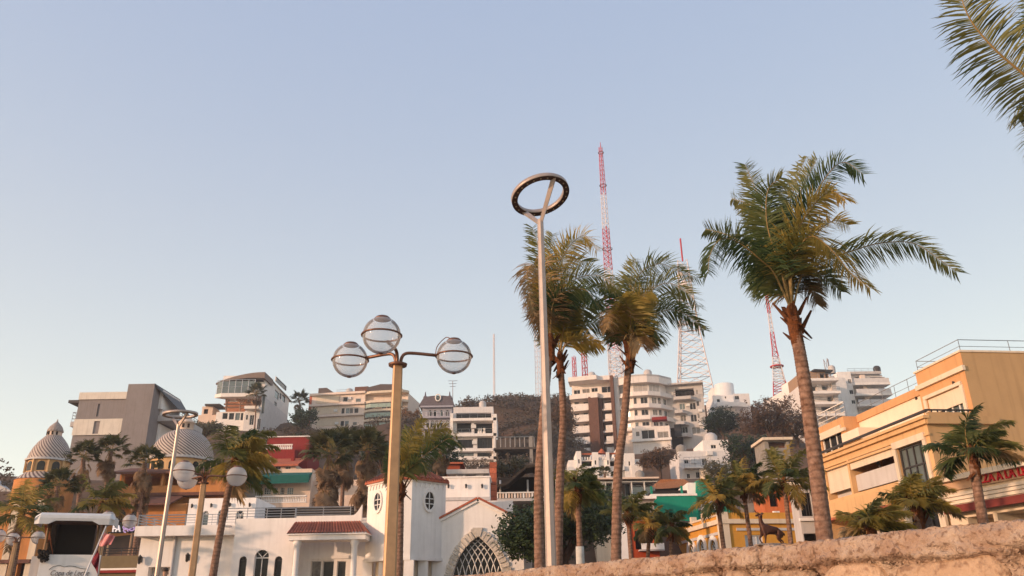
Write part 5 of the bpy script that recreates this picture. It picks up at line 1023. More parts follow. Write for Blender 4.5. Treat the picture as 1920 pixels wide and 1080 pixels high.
# ------------------------------------------------------------ orange domed hotel at the left
def stripe_mat(name, N, k, c1, c2):
    M = bpy.data.materials.new(name); M.use_nodes = True; n = M.node_tree.nodes; L = M.node_tree.links; b_ = n['Principled BSDF']; b_.inputs['Roughness'].default_value = .6
    tc = n.new('ShaderNodeTexCoord'); sp = n.new('ShaderNodeSeparateXYZ'); L.new(tc.outputs['Object'], sp.inputs[0]); at2 = n.new('ShaderNodeMath'); at2.operation = 'ARCTAN2'; L.new(sp.outputs[1], at2.inputs[0]); L.new(sp.outputs[0], at2.inputs[1])
    m1 = n.new('ShaderNodeMath'); m1.operation = 'MULTIPLY'; m1.inputs[1].default_value = N; L.new(at2.outputs[0], m1.inputs[0]); m2 = n.new('ShaderNodeMath'); m2.operation = 'MULTIPLY_ADD'; m2.inputs[1].default_value = k; L.new(sp.outputs[2], m2.inputs[0]); L.new(m1.outputs[0], m2.inputs[2])
    sn = n.new('ShaderNodeMath'); sn.operation = 'SINE'; L.new(m2.outputs[0], sn.inputs[0]); rp = n.new('ShaderNodeValToRGB'); rp.color_ramp.elements[0].position = .35; rp.color_ramp.elements[1].position = .6; rp.color_ramp.elements[0].color = (*c1, 1); rp.color_ramp.elements[1].color = (*c2, 1)
    mr = n.new('ShaderNodeMapRange'); mr.inputs[1].default_value = -1; L.new(sn.outputs[0], mr.inputs[0]); L.new(mr.outputs[0], rp.inputs[0]); nz = n.new('ShaderNodeTexNoise'); nz.inputs['Scale'].default_value = 3; L.new(tc.outputs['Object'], nz.inputs[0])
    mx = n.new('ShaderNodeMixRGB'); mx.blend_type = 'MULTIPLY'; mx.inputs[0].default_value = .35; L.new(rp.outputs[0], mx.inputs[1]); L.new(nz.outputs['Fac'], mx.inputs[2]); L.new(mx.outputs[0], b_.inputs['Base Color']); return M
ST1 = stripe_mat('striped_dome_tile', 44, 22, lin((96, 80, 76)), lin((206, 190, 176))); ST2 = stripe_mat('striped_tower_tile', 34, 20, lin((112, 94, 88)), lin((204, 186, 172)))
d = Bld('domed_hotel', 'orange hotel with a round striped dome, arches and brown tiled eaves', 'building', (205, 945), (440, 945), 76, 76)
zl = d.z(280, 945); BRT = mat('brown_roof_tile', lin((120, 82, 70)), .85, .2, 4, bump=.3)
ar = [(*d.rc(x, 955, x + 22, 1000), 'a', dict(nx=2, fm=DARKF)) for x in (212, 243)]
d.walls(0, d.w * .62, 0, 10, -.3, zl, ORANGE, ar + ops(d, [(205, 1012, 250, 1060)], kind='h', rev=1.5), rev=.5)
q = d.rc(200, 930, 330, 946); MB().add([(q[0] - .4, -1.2, zl - .25), (q[1], -1.2, zl - .25), (q[1], 1.5, q[3]), (q[0] - .4, 1.5, q[3]), (q[0] - .4, -1.2, zl - .1), (q[1], -1.2, zl - .1), (q[1], 1.5, q[3] + .15), (q[0] - .4, 1.5, q[3] + .15)], [(0, 1, 2, 3), (4, 5, 6, 7), (0, 1, 5, 4), (1, 2, 6, 5), (2, 3, 7, 6), (3, 0, 4, 7)]).build('lower_roof', BRT, d.root)
vB = 3; q = d.rc(222, 882, 446, 945, vB); zB = d.z(340, 884, vB)
dk = [(*d.rc(x0, 893, x1, 920, vB), 'h', dict(rev=1.6, back=ORANGE)) for x0, x1 in ((232, 262), (270, 300), (310, 350), (356, 388))]
d.walls(q[0], q[1], vB, 13, zl + .003, zB, ORANGE, dk, rev=.5); zz = d.z(300, 925, vB); d.bx('balcony', q[0], d.h(432, 925, vB)[0], vB - 1.2, vB - .003, zz - .1, zz + .55, ORANGE); d.bx('balcony_soffit', q[0], d.h(432, 925, vB)[0], vB - 1.25, vB - .004, zz - .4, zz - .103, BRT)
e = d.rc(203, 876, 395, 888, vB - 1.4); MB().add([(e[0], vB - 1.5, e[2]), (e[1], vB - 1.5, e[2]), (e[1], vB + 3, e[3] + .5), (e[0], vB + 3, e[3] + .5), (e[0], vB - 1.5, e[2] + .2), (e[1], vB - 1.5, e[2] + .2), (e[1], vB + 3, e[3] + .7), (e[0], vB + 3, e[3] + .7)], [(0, 1, 2, 3), (4, 5, 6, 7), (0, 1, 5, 4), (1, 2, 6, 5), (2, 3, 7, 6), (3, 0, 4, 7)]).build('upper_roof', BRT, d.root)
for px in (228, 265, 304, 352): uu = d.h(px, 905, vB - 1.2)[0]; MB().tube([(uu, vB - 1.1, zz + .5), (uu, vB - 1.1, e[2] + .1)], .12, 8).build('column', ORANGE, d.root)
def dome(b_, cpx, v, r_, z0, prof, m_, n=40): uu = b_.h(*cpx, v)[0]; o = MB().lathe(prof, n).build('dome', m_, b_.root); o.location = (uu, v, z0); return o, uu
vd = 7; ud = d.h(341, 858, vd)[0]; zd = d.z(341, 855, vd - 2.6); rd_ = (d.h(397, 856, vd)[0] - d.h(284, 856, vd)[0]) / 2; ztop = d.z(338, 806, vd) - zd
o, _ = dome(d, (341, 858), vd, rd_, zd, [(rd_ * math.cos(R(a)) ** .92, ztop * math.sin(R(a))) for a in range(0, 84, 6)] + [(.6, ztop)], ST1)
MB().lathe([(rd_ * 1.04, -.15), (rd_ * 1.06, .05), (rd_ * .98, .12)], 40, (ud, vd, zd)).build('eave_ring', LGREY, d.root)
N = 16; mb = MB(); rr_ = rd_ * .95; mb.lathe([(rr_, -1.6), (rr_, -.12)], 32, (ud, vd, zd)); mb.build('drum', OCHREL, d.root)
for a in (-150, -128, -106, -84, -62, -40): 
    ca, sa = math.cos(R(a)), math.sin(R(a)); Tq = lambda x, z, c_: (ud + (rr_ + c_) * ca - x * sa, vd + (rr_ + c_) * sa + x * ca, zd + z)
    mb = MB(); pts_ = [(-.3, -1.3), (.3, -1.3)] + [(.3 * math.cos(R(t)), -.8 + .38 * math.sin(R(t))) for t in range(0, 181, 20)]; mb.poly_prism(pts_, -.05, .03, Tq); mb.build('drum_window', DARK, d.root)
o2 = MB().lathe([(.75, 0), (.75, .7), (.85, .72), (.8, .85), (.45, 1.2), (.0, 1.4)], 16).build('lantern', PINK, d.root); o2.location = (ud, vd, zd + ztop - .05)
for a in (-130, -90, -50): MB().box(ud + .76 * math.cos(R(a)) - .1, ud + .76 * math.cos(R(a)) + .1, vd + .76 * math.sin(R(a)) - .08, vd + .76 * math.sin(R(a)) + .02, zd + ztop + .1, zd + ztop + .52).build('lantern_window', DARK, d.root)
d.walls(d.h(455, 870, 5)[0], d.h(491, 870, 5)[0], 5, 9, 0, d.z(470, 860, 5), CONC); d.bx('yellow_end', d.h(440, 870, 4.5)[0], d.h(456, 870, 4.5)[0], 4.5, 8, 0, d.z(450, 872, 4.5), OCHREL)
d.walls(d.h(334, 960, 1.5)[0], d.h(360, 960, 1.5)[0] + 3, 1.5, 5, 0, d.z(330, 944, 1.5), PINK)
# pointed tower
t_ = Bld('pointed_tower', 'orange tower with a pointed striped dome and lantern at the far left', 'building', (30, 900), (100, 900), 72, 72)
uc_ = t_.h(94, 858, 2)[0]; vt = 2.0
zE_ = t_.z(95, 858, vt - 1.7); rT = (t_.h(132, 857, vt)[0] - t_.h(57, 857, vt)[0]) / 2; zn = t_.z(108, 818, vt); hT = zn - zE_
MB().lathe([(rT * 1.06, -.12), (rT * 1.08, .02), (rT * .97, .1)], 36, (uc_, vt, zE_)).build('eave_ring', LGREY, t_.root)
o = MB().lathe([(rT, 0), (rT * .985, hT * .12), (rT * .92, hT * .3), (rT * .82, hT * .5), (rT * .66, hT * .72), (rT * .5, hT * .88), (rT * .37, hT)], 36).build('dome', ST2, t_.root); o.location = (uc_, vt, zE_)
zL = t_.z(110, 809, vt); rL = rT * .33; MB().lathe([(rL, zn - .05), (rL, zL)], 16, (uc_, vt, 0)).build('lantern', PINK, t_.root)
for a in (-150, -115, -80, -45): MB().box(uc_ + rL * math.cos(R(a)) - .07, uc_ + rL * math.cos(R(a)) + .07, vt + rL * math.sin(R(a)) - .05, vt + rL * math.sin(R(a)) + .03, zn + .05, zL - .08).build('lantern_window', DARK, t_.root)
zt9 = t_.z(114, 786, vt) - zL; o = MB().lathe([(rL * 1.15, -.04), (rL * 1.12, .1), (rL * .9, zt9 * .35), (rL * .5, zt9 * .6), (rL * .14, zt9 * .78), (.03, zt9)], 20).build('cupola', ST2, t_.root); o.location = (uc_, vt, zL)
zd0 = t_.z(95, 884, vt - 1.7); MB().lathe([(rT * .93, zd0), (rT * .93, zE_ - .1)], 32, (uc_, vt, 0)).build('drum', OCHREL, t_.root)
for a in (-160, -120, -80, -40):
    ca, sa = math.cos(R(a)), math.sin(R(a)); rr2 = rT * .93; Tq = lambda x, z, c_: (uc_ + (rr2 + c_) * ca - x * sa, vt + (rr2 + c_) * sa + x * ca, zd0 + z); hh = zE_ - zd0
    MB().poly_prism([(-.32, .15), (.32, .15)] + [(.32 * math.cos(R(q)), hh * .55 + .32 * math.sin(R(q))) for q in range(0, 181, 20)], -.04, .025, Tq).build('drum_window', GLASS, t_.root)
    MB().poly_prism([(.5, .0), (.66, .0), (.66, hh - .12), (.5, hh - .12)], -.02, .1, Tq).build('pilaster', OCHREL, t_.root)
zs0 = t_.z(80, 896, vt - 2.2); rS = rT * 1.38; o = MB().lathe([(rS, zs0 - zd0), (rT * .95, 0.05)], 32).build('skirt_roof', ST2, t_.root); o.location = (uc_, vt, zd0)
MB().lathe([(rS * .97, -.3), (rS * .97, zs0)], 28, (uc_, vt, 0)).build('tower_wall', ORANGE, t_.root)
t_.walls(t_.h(-40, 1000, -1)[0], t_.h(78, 1000, -1)[0], -1, 6, -.3, t_.z(40, 945, -1), ORANGE, ops(t_, [(30, 1055, 60, 1100)], -1, 'h', rev=.6), rev=.4)
for px in (20, 66): uu = t_.h(px, 1000, -1.1)[0]; t_.bx('pilaster', uu - .3, uu + .3, -1.15, -1.003, -.2, t_.z(20, 938, -1.15), CREAM)
t_.bx('string_course', t_.h(-40, 1000, -1)[0], t_.h(70, 1000, -1)[0], -1.35, -1.004, t_.z(30, 1056, -1.3), t_.z(30, 1049, -1.3), BRT)
# low terrace and lit sign between tower and villa
f = Bld('terrace_restaurant', 'low brown terrace with glass balustrade and purple lit sign between stage and white villa', 'building', (200, 1040), (258, 1040), 56, 56)
f.walls(-1.5, f.w + .6, 0, 5, -.3, f.z(230, 1042), mat('olive_panel', lin((118, 104, 78)), .8, .1)); f.rail([(-1.5, .05), (f.w + .5, .05)], f.z(230, 1042), f.z(230, 1028) - f.z(230, 1042), RAILD, .9, 3)
f.bx('red_band', -1.2, f.w + .6, -.2, -.003, f.z(230, 1074), f.z(230, 1069), REDP); f.bx('white_band', -1.2, f.w + .6, -.2, -.003, f.z(230, 1069) + .003, f.z(230, 1069) + .12, WHITE)
for px in (205, 246): uu = f.h(px, 1010, .5)[0]; MB().tube([(uu, .5, f.z(230, 1042)), (uu, .5, f.z(230, 998))], .07, 8).build('post', BRONZE, f.root)
sg = thing('lit_sign', 'lit white letters beside a purple flourish above the brown terrace', 'sign', at(210, 997, 56.3)); O9 = Vector(sg.location)
def glow(name, c_, e_):
    M = bpy.data.materials.new(name); M.use_nodes = True; b_ = M.node_tree.nodes['Principled BSDF']; b_.inputs['Base Color'].default_value = (*c_, 1); b_.inputs['Emission Color'].default_value = (*c_, 1); b_.inputs['Emission Strength'].default_value = e_; return M
GW, GP = glow('lit_white', (.8, .82, .9), .08), glow('lit_purple', (.42, .32, .66), .08)
fa = text_mesh('FA', 1, GW, 'letters', .06, 0, .03); fa.parent = sg; fa.rotation_euler = (R(90), 0, 0); kx = (at(227, 997, 56.3) - at(211, 997, 56.3)).length / max(v.co.x for v in fa.data.vertices); fa.scale = (kx, kx * 1.2, 1)
MB().tube([tuple(at(x, y_, 56.6) - O9) for x, y_ in ((203, 999), (256, 996))], .05, 6).build('sign_bar', DARKF, sg)
for i, (x, y_, rr3, a0, a1) in enumerate(((236, 989, 5, 0, 360), (241, 987, 7, -60, 250), (247, 991, 5, -120, 180), (236, 995, 4, 90, 400), (252, 987, 4, 0, 300))):
    MB().tube([tuple(at(x + rr3 * math.cos(R(a)), y_ + rr3 * .8 * math.sin(R(a)), 56.2) - O9) for a in range(a0, a1 + 1, 20)], .05, 5).build('flourish', GP, sg)
# pale roof far left
pr2 = Bld('pale_roof_house', 'pale sloping roof behind the trees at the far left edge', 'building', (-30, 925), (42, 925), 105, 105)
zz = pr2.z(0, 935); pr2.walls(0, pr2.w, 0, 9, 0, zz, GREY); MB().add([(-.5, -.5, pr2.z(0, 893)), (pr2.w + .3, -.5, zz + .2), (pr2.w + .3, 9.5, zz + .2), (-.5, 9.5, pr2.z(0, 893)), (-.5, -.5, pr2.z(0, 893) - 2.5), (pr2.w + .3, -.5, zz - .1), (pr2.w + .3, 9.5, zz - .1), (-.5, 9.5, zz - .1)], [(0, 1, 2, 3), (4, 5, 6, 7), (0, 1, 5, 4), (1, 2, 6, 5), (3, 0, 4, 7)]).build('roof', LGREY, pr2.root)
# ---- teal-awning house with balustrade
a = Bld('awning_house', 'cream house with deep teal awning and white balustrade behind the villa', 'building', (430, 945), (700, 945), 82, 82)
za = a.z(520, 906); q = a.h(470, 920)[0], a.h(582, 920)[0]
a.walls(q[0], q[1], 0, 8, 0, za + 1.4, PINK, ops(a, [(495, 914, 508, 927), (512, 914, 520, 927), (525, 914, 533, 927), (538, 914, 550, 927)], nx=3, ny=3, fm=WHITEF), rev=.2)
tA = mat('teal_canvas', lin((24, 98, 92)), .8, .12, 2); e0 = a.h(458, 908, -1.5)[0], a.h(578, 906, -1.5)[0]; MB().add([(e0[0], -1.5, a.z(500, 908, -1.5)), (e0[1], -1.5, a.z(500, 906, -1.5)), (e0[1], 0, a.z(500, 887)), (e0[0], 0, a.z(500, 887)), (e0[0], -1.5, a.z(500, 893, -1.5)), (e0[1], -1.5, a.z(500, 891, -1.5))], [(0, 1, 5, 4), (4, 5, 2, 3), (0, 4, 3), (1, 2, 5)]).build('awning', tA, a.root)
zf = a.z(530, 943, -1.6); a.bx('terrace_wall', a.h(430, 945, -1.6)[0], a.h(580, 945, -1.6)[0], -1.6, -.01, 0, zf, PINK); zbt = a.z(530, 929, -1.6); uA_, uB_ = a.h(478, 940, -1.6)[0], a.h(574, 940, -1.6)[0]
a.bx('balustrade_rail', uA_, uB_, -1.65, -1.35, zbt - .12, zbt, WHITE); a.bx('balustrade_base', uA_, uB_, -1.65, -1.35, zf + .003, zf + .1, WHITE)
for i in range(30): uu = uA_ + (uB_ - uA_) * (i + .5) / 30; hh = zbt - .12 - zf - .1; MB().lathe([(.05, 0), (.04, hh * .1), (.075, hh * .35), (.035, hh * .7), (.05, hh)], 8, (uu, -1.5, zf + .1)).build('baluster', WHITE, a.root)
a.walls(q[1] + .003, a.h(690, 920, 1)[0], 1, 8, 0, a.z(640, 900, 1), PINK); a.walls(a.h(690, 920, 1)[0] + .003, a.h(705, 920, 1)[0], .6, 6, 0, a.z(700, 890, .6), GREY)
# ---- red house
r2 = Bld('red_house', 'dark red house with white balustrade on the slope below the curved-roof house', 'building', (474, 872), (556, 872), 112, 112)
v_ = 5; r2.walls(r2.h(500, 840, v_)[0], r2.w + .2, v_, 12, -3, r2.z(525, 820, v_), REDP, ops(r2, [(505, 846, 516, 856)], v_, 'h', rev=.5)); r2.bx('coping', r2.h(500, 840, v_)[0], r2.w + .3, v_ - .15, v_, r2.z(525, 820, v_), r2.z(525, 818, v_), WHITE)
z1, z2 = r2.z(520, 843, 3.4), r2.z(520, 833, 3.4); uA_, uB_ = r2.h(492, 840, 3.4)[0], r2.h(548, 840, 3.4)[0]; r2.bx('terrace', uA_ - .5, uB_ + .4, 3.3, 4.99, -3, z1, REDP); r2.bx('balustrade_rail', uA_, uB_, 3.35, 3.6, z2 - .15, z2, WHITE)
for i in range(16): uu = uA_ + (uB_ - uA_) * (i + .5) / 16; MB().lathe([(.1, 0), (.14, (z2 - z1) * .35), (.07, (z2 - z1) * .6), (.1, z2 - z1 - .15)], 6, (uu, 3.47, z1)).build('baluster', WHITE, r2.root)
zr3 = r2.z(525, 872); r2.walls(.3, r2.w, 0, 3.2, -5, zr3, PINK, ops(r2, [(498, 874, 508, 882), (516, 874, 526, 882), (535, 874, 545, 882)], kind='w'), rev=.2)
MB().add([(r2.h(494, 873)[0] - .4, -.6, zr3), (r2.w + .4, -.6, zr3), (r2.w + .4, 3.2, r2.z(520, 860, 3.2)), (r2.h(494, 873)[0], 3.2, r2.z(520, 860, 3.2)), (r2.h(494, 873)[0] - .4, -.6, zr3 - .25), (r2.w + .4, -.6, zr3 - .25)], [(0, 1, 2, 3), (0, 1, 5, 4)]).build('roof', TILE, r2.root)
for px in (474, 504): r2.bx('post', r2.h(px, 862)[0], r2.h(px, 862)[0] + .3, -.3, 0, -4, r2.z(px, 855), WHITE)
r2.bx('chimney', r2.h(540, 860)[0], r2.h(546, 860)[0], 1.5, 2.1, zr3, r2.z(540, 850, 1.5), REDP)
# ---- grey block
GREYA = plaster('apartment_grey', (140, 132, 130))
g = Bld('grey_apartment', 'tall windowless grey block with cream bands behind the fan palms at left', 'building', (140, 800), (289, 800), 125, 125, zg=14)
zt1, zt2 = g.z(190, 737), g.z(265, 721); us = g.h(240, 740)[0]; ut1, u0g = g.h(290, 735)[0], g.h(143, 780)[0]
g.walls(u0g, us, 0, 14, -8, zt1, GREYA, ops(g, [(182, 757, 186, 781)], kind='h', rev=.25, back=GREYA) + ops(g, [(171, 822, 175, 850)], kind='h', rev=.25, back=GREYA)); g.walls(us + .003, ut1, -.4, 10, -8, zt2, GREYA)
CRB = plaster('cream_band', (222, 212, 198)); q = g.rc(148, 738, 239, 749); g.bx('cream_band', u0g - .05, us + .002, -.22, -.003, q[2], zt1 + .1, CRB); q = g.rc(138, 786, 230, 816)
ww = g.rc(176, 790, 187, 814); mb = MB(); g.panel(mb, g.T('f', 0, -.22), u0g - .05, g.h(229, 800)[0], q[2], q[3], [(*ww, 'h')], rev=.2); mb.box(g.h(229, 800)[0] - .05, g.h(229, 800)[0], -.219, -.003, q[2], q[3]); mb.build('cream_band', CRB, g.root); g.bx('shutter', ww[0], ww[1], -.05, -.02, ww[2], ww[3], GREYA)
g.bx('canopy', g.h(122, 750)[0], u0g - .003, 1, 6, g.z(135, 752), g.z(135, 747), DARKF); zb = g.z(132, 790); g.bx('balcony', g.h(127, 785)[0], u0g - .003, 1.0, 5, zb - .6, zb + .2, LGREY); g.rail([(g.h(128, 785)[0], 4.8), (g.h(128, 785)[0], 1.1), (u0g, 1.1)], zb + .2, 1.5, STEEL, 1.0, 3, .03)
zb2 = g.z(132, 840); g.bx('balcony', g.h(127, 840)[0], u0g - .003, 1, 5, zb2 - .6, zb2 + .2, LGREY); g.rail([(g.h(128, 840)[0], 4.8), (g.h(128, 840)[0], 1.1), (u0g, 1.1)], zb2 + .2, 1.5, STEEL, 1.0, 3, .03)
gz = [g.hu(300, y_, ut1)[1] for y_ in (745, 790, 835)]
for i, zz in enumerate((zt2 - 4.5, zt2 - 9.2, zt2 - 14)):
    g.bx('balcony', ut1 + .003, ut1 + 3.4, 2.5, 13, zz - .9, zz, LGREY); g.rail([(ut1 + 3.3, 2.7), (ut1 + 3.3, 12.8)], zz, 1.0, RAILD, 1.2, 3, .03); g.bx('balcony_back', ut1 + .003, ut1 + .3, 3, 10, zz + .003, zz + 3.4, WHITE)
g.bx('roof_fin', ut1 + .003, ut1 + .5, 2, 9, zt2 - 3.5, zt2 - .4, WHITE); MB().add([(ut1, -.4, zt2 + .05), (ut1, 10, zt2 + .05), (ut1 + 2.4, 10, zt2 - 3.4), (ut1 + 2.4, 6, zt2 - 3.4), (ut1, -.4, zt2 - .3), (ut1, 10, zt2 - .3)], [(0, 1, 2, 3), (0, 3, 4), (1, 5, 2)]).build('sloping_roof', DARKF, g.root)
# ------------------------------------------------------------ houses on the hill
def gz(b_, px, py, v=0): return b_.z(px, py, v)
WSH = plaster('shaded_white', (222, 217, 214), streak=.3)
# ---- curved-roof house
f = Bld('curved_roof_house', 'white hillside house with a curved overhanging roof and glazed balcony', 'building', (408, 790), (499, 790), 200, 200, zg=36)
uc0, zr0 = f.h(405, 718); uR, zr1 = f.h(497, 698); zb1 = f.z(450, 741); zb0 = f.z(450, 733); zm = f.z(450, 775); zlow = -12
glz = [(*f.rc(x, 712 + 6 * (470 - x) / 60, x + 13, 733), 'w', dict(nx=1, pm=GLASSB)) for x in (432, 446, 460)] + ops(f, [(478, 703, 494, 714)], kind='h', rev=1.5)
f.walls(f.h(415, 740, 1)[0], uR, 1.0, 24, zb1, zr1 - .5, WHITE, [], right=opr(f, [(519, 715, 540, 724), (517, 733, 525, 748), (526, 737, 530, 748), (531, 741, 537, 754), (502, 764, 511, 769), (516, 753, 521, 770), (537, 786, 544, 796)], f.h(497, 720)[0], kind='w', fm=DARKF, nx=1), rev=.3)
fp_ = [(415, 1), (432, 1)]
for x0, x1, y0 in ((431, 443, 716), (445, 458, 712), (460, 474, 709), (421, 430, 720)):
    q = f.rc(x0, y0, x1, 734, .9); f.win(f.T('f', 0, .9), *q, d=-.05, nx=1, pm=GLASSB)
q = f.rc(478, 702, 495, 716, .95); f.bx('loggia', q[0], q[1], .9, .98, q[2], q[3], DARK)
pts = []; 
for i in range(9): t = i / 8; x = 405 + 92 * t; y_ = 718 - 20.5 * math.sin(t * math.pi * .5) ** .9; pts.append(f.h(x, y_, -1.5))
low = [(p_[0], p_[1] - 1.6 + 1.2 * (1 - i / 8)) for i, p_ in enumerate(pts)]
mb = MB(); mb.poly_prism(pts + low[::-1], -1.5, 6, lambda x, z, y_: (x, y_, z)); mb.build('curved_roof', mat('brown_grey_roofing', lin((140, 122, 112)), .8, .12, 1), f.root)
MB().add([(pts[-1][0], -1.5, pts[-1][1]), (pts[-1][0], 26, pts[-1][1] - 1), (pts[0][0] + 6, 26, zr1 - 2), (pts[2][0], 5, pts[2][1])], [(0, 1, 2, 3)]).build('roof_deck', LGREY, f.root)
bl = f.h(401, 741, -2.2)[0]; br = f.h(477, 735, -2.2)[0]; f.slab([(bl, -1.5), (bl + 2, -2.5), (br, -2.5), (br, 1), (bl + 3, 1)], zb1 - 1.0, zb1 - .1, WHITE, 'balcony_slab'); f.rail([(bl + .3, -1.4), (bl + 2, -2.4), (br, -2.4)], zb1 - .1, zb0 - zb1 + 2.4, WHITEF, 1.5, 2, .06, solid=GLASSB)
TIM = mat('pale_timber', lin((214, 168, 140)), .8, .15, 1); zt0 = f.z(450, 771, 0)
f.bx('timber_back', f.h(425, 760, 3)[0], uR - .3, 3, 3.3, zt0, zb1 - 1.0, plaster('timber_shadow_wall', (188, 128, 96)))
for (x0, y0, x1, y1) in ((424, 745, 424, 771), (450, 745, 450, 771), (474, 745, 474, 771), (424, 757, 433, 746), (450, 757, 443, 746), (450, 757, 458, 746), (453, 745, 467, 757), (467, 745, 453, 757), (474, 757, 468, 746), (420, 758, 478, 758), (420, 764, 478, 764), (490, 742, 486, 765)):
    a_, b_ = f.h(x0, y0, .3), f.h(x1, y1, .3); MB().tube([(a_[0], .3, a_[1]), (b_[0], .3, b_[1])], .22, 5).build('timber_brace', TIM, f.root)
f.walls(f.h(405, 780, .5)[0], f.h(458, 780, .5)[0], .5, 20, zlow, zt0, WHITE, ops(f, [(417, 774, 427, 786), (429, 774, 439, 787), (441, 774, 450, 788), (451, 774, 456, 788)], .5, 'w', nx=1), rev=.3)
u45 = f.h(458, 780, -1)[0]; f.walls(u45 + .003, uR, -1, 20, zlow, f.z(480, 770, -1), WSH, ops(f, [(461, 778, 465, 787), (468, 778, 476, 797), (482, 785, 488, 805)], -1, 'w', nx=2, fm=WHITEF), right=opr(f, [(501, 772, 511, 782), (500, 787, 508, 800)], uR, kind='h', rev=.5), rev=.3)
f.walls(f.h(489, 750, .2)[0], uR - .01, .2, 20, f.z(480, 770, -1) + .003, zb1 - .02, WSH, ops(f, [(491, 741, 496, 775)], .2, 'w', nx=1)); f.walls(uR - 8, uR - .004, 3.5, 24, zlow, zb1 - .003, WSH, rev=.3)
f.bx('entry_canopy', u45 + .5, uR + .4, -3.2, -.9, f.z(480, 770, -1) + .01, f.z(480, 768, -1) + .5, WHITE)
f.walls(f.h(378, 775, 3)[0], f.h(398, 775, 3)[0], 3, 8, zlow, f.z(390, 762, 3), PINK, ops(f, [(382, 767, 390, 776)], 3, 'h')); f.bx('parasol_roof', f.h(384, 758, 2)[0], f.h(412, 758, 2)[0], 2, 7, f.z(395, 760, 2), f.z(395, 757, 2), DARKF)
f.bx('terrace', f.h(372, 778, 2)[0], f.h(405, 778, 2)[0], 2, 8, zlow, f.z(390, 778, 2), PINK)
# ---- peach apartments
p = Bld('peach_apartments', 'peach-coloured apartment block with green glass balconies behind the nearest lamp post', 'building', (584, 760), (762, 760), 222, 218, zg=38)
PEACH = plaster('peach_plaster', (234, 214, 198), streak=.3); u6 = p.h(684, 760)[0]; zt = p.z(640, 739)
wn = ops(p, [(643, 744, 652, 753), (667, 747, 677, 755), (640, 765, 646, 777), (648, 765, 655, 777), (655, 765, 662, 777), (664, 765, 672, 777), (638, 789, 645, 800), (646, 789, 654, 800), (661, 791, 669, 799), (594, 806, 598, 809), (664, 805, 668, 808), (672, 809, 676, 812)], nx=1, fm=WHITEF)
p.walls(0, u6, 0, 14, -8, zt, PEACH, wn, rev=.3)
for y_ in (738, 758, 778.5, 801.5): z_ = p.z(640, y_); p.bx('slab_edge', -.5, u6 + .1, -.8, -.003, z_ - .35, z_ + .25, PEACH)
for i, y_ in enumerate((748, 769, 791)): q = p.rc(593, y_ - 7, 636, y_ + 7, -.25); p.bx('shutter_panel', q[0], q[1], -.2, -.004, q[2], q[3], CREAM)
z6 = p.z(715, 735, -1); gw = []
for y0 in (755, 772, 791): gw += [(692, y0 - 1, 704, y0 + 11), (716, y0 - 1, 724, y0 + 11), (726, y0 - 1, 733, y0 + 11), (745, y0 - 1, 755, y0 + 11)]
p.walls(u6 + .003, p.w, 1.5, 14, -8, z6, PEACH, ops(p, gw, 1.5, 'w', nx=2), rev=.3)
for y_ in (735, 752.5, 769, 787, 806): z_ = p.z(715, y_, -.6); p.slab([(u6 + .005, 1.49), (u6 + .005, -.2), (u6 + 2, -1.1), (p.w - 1, -1.1), (p.w + .3, .3), (p.w + .3, 1.49)], z_ - .35, z_ + .3, CREAM, 'balcony_slab')
for y_ in (752.5 + 14, 769 + 15, 787 + 16): z_ = p.z(715, y_, -.6); p.rail([(u6 + .3, -.2), (u6 + 2.1, -1), (p.w - 1, -1)], z_ + .3, 1.3, STEEL, 2.5, 1, .04, solid=mat('green_glass', (.35, .45, .38), .2))
q = p.rc(597, 727, 628, 738, 3); MB().poly_prism([(q[0], q[2]), (q[0], q[3]), (q[1] - 2.5, q[3]), (q[1], q[2])], 3, 9, lambda x, z, y_: (x, y_, z)).build('roof_hut', mat('dark_roofing', (.11, .085, .08), .8), p.root)
q = p.rc(665, 725, 690, 739, 3); p.bx('roof_room', q[0], q[1], 3, 9, zt - .5, q[3], BRICKC); q = p.rc(688, 720, 745, 736, 2); MB().poly_prism([(q[0], q[2]), (q[0], q[3] - .8), (q[0] + 4, q[3]), (q[1], q[3] - .3), (q[1], q[2])], 2, 9, lambda x, z, y_: (x, y_, z)).build('roof_hut', MATS['dark_roofing'], p.root)
p.rail([(p.h(630, 738)[0], .3), (p.h(664, 738)[0], .3)], zt + .25, 1.1, WHITEF, 1.5, 2, .04); p.bx('corner_pipe', -.9, -.2, .2, .8, -5, zt + .6, plaster('coral_paint', (206, 112, 84)))
# ---- grey-blue villa
v = Bld('grey_blue_villa', 'ornate grey-blue villa with mansard pediment and arched balconies on the hill', 'building', (791, 800), (847, 800), 185, 185, zg=26)
GB = plaster('grey_blue_plaster', (168, 166, 176)); MR = mat('slate_mansard', lin((112, 104, 110)), .8, .15, 2); zm0 = v.z(820, 762); zm1 = v.z(820, 748)
aw = [(*v.rc(x, 769, x + 5, 780), 'a', dict(nx=1, fm=DARKF)) for x in (804, 813, 825, 836)] + [(*v.rc(x, 788, x + 6, 803), 'a', dict(nx=1, fm=WHITEF)) for x in (799, 808, 816, 824, 836)]
v.walls(0, v.w, 0, 10, -8, zm0, GB, aw + ops(v, [(797, 808, 806, 825)], kind='h', rev=1), rev=.4)
for y_ in (763, 783, 804): z_ = v.z(820, y_); v.bx('cornice', -.4, v.w + .4, -.9, -.003, z_ - .25, z_ + .15, GB); v.rail([(0.2, -.8), (v.w - .2, -.8)], z_ + .15, 1.1, WHITEF, .8, 1, .05) if y_ > 770 else None
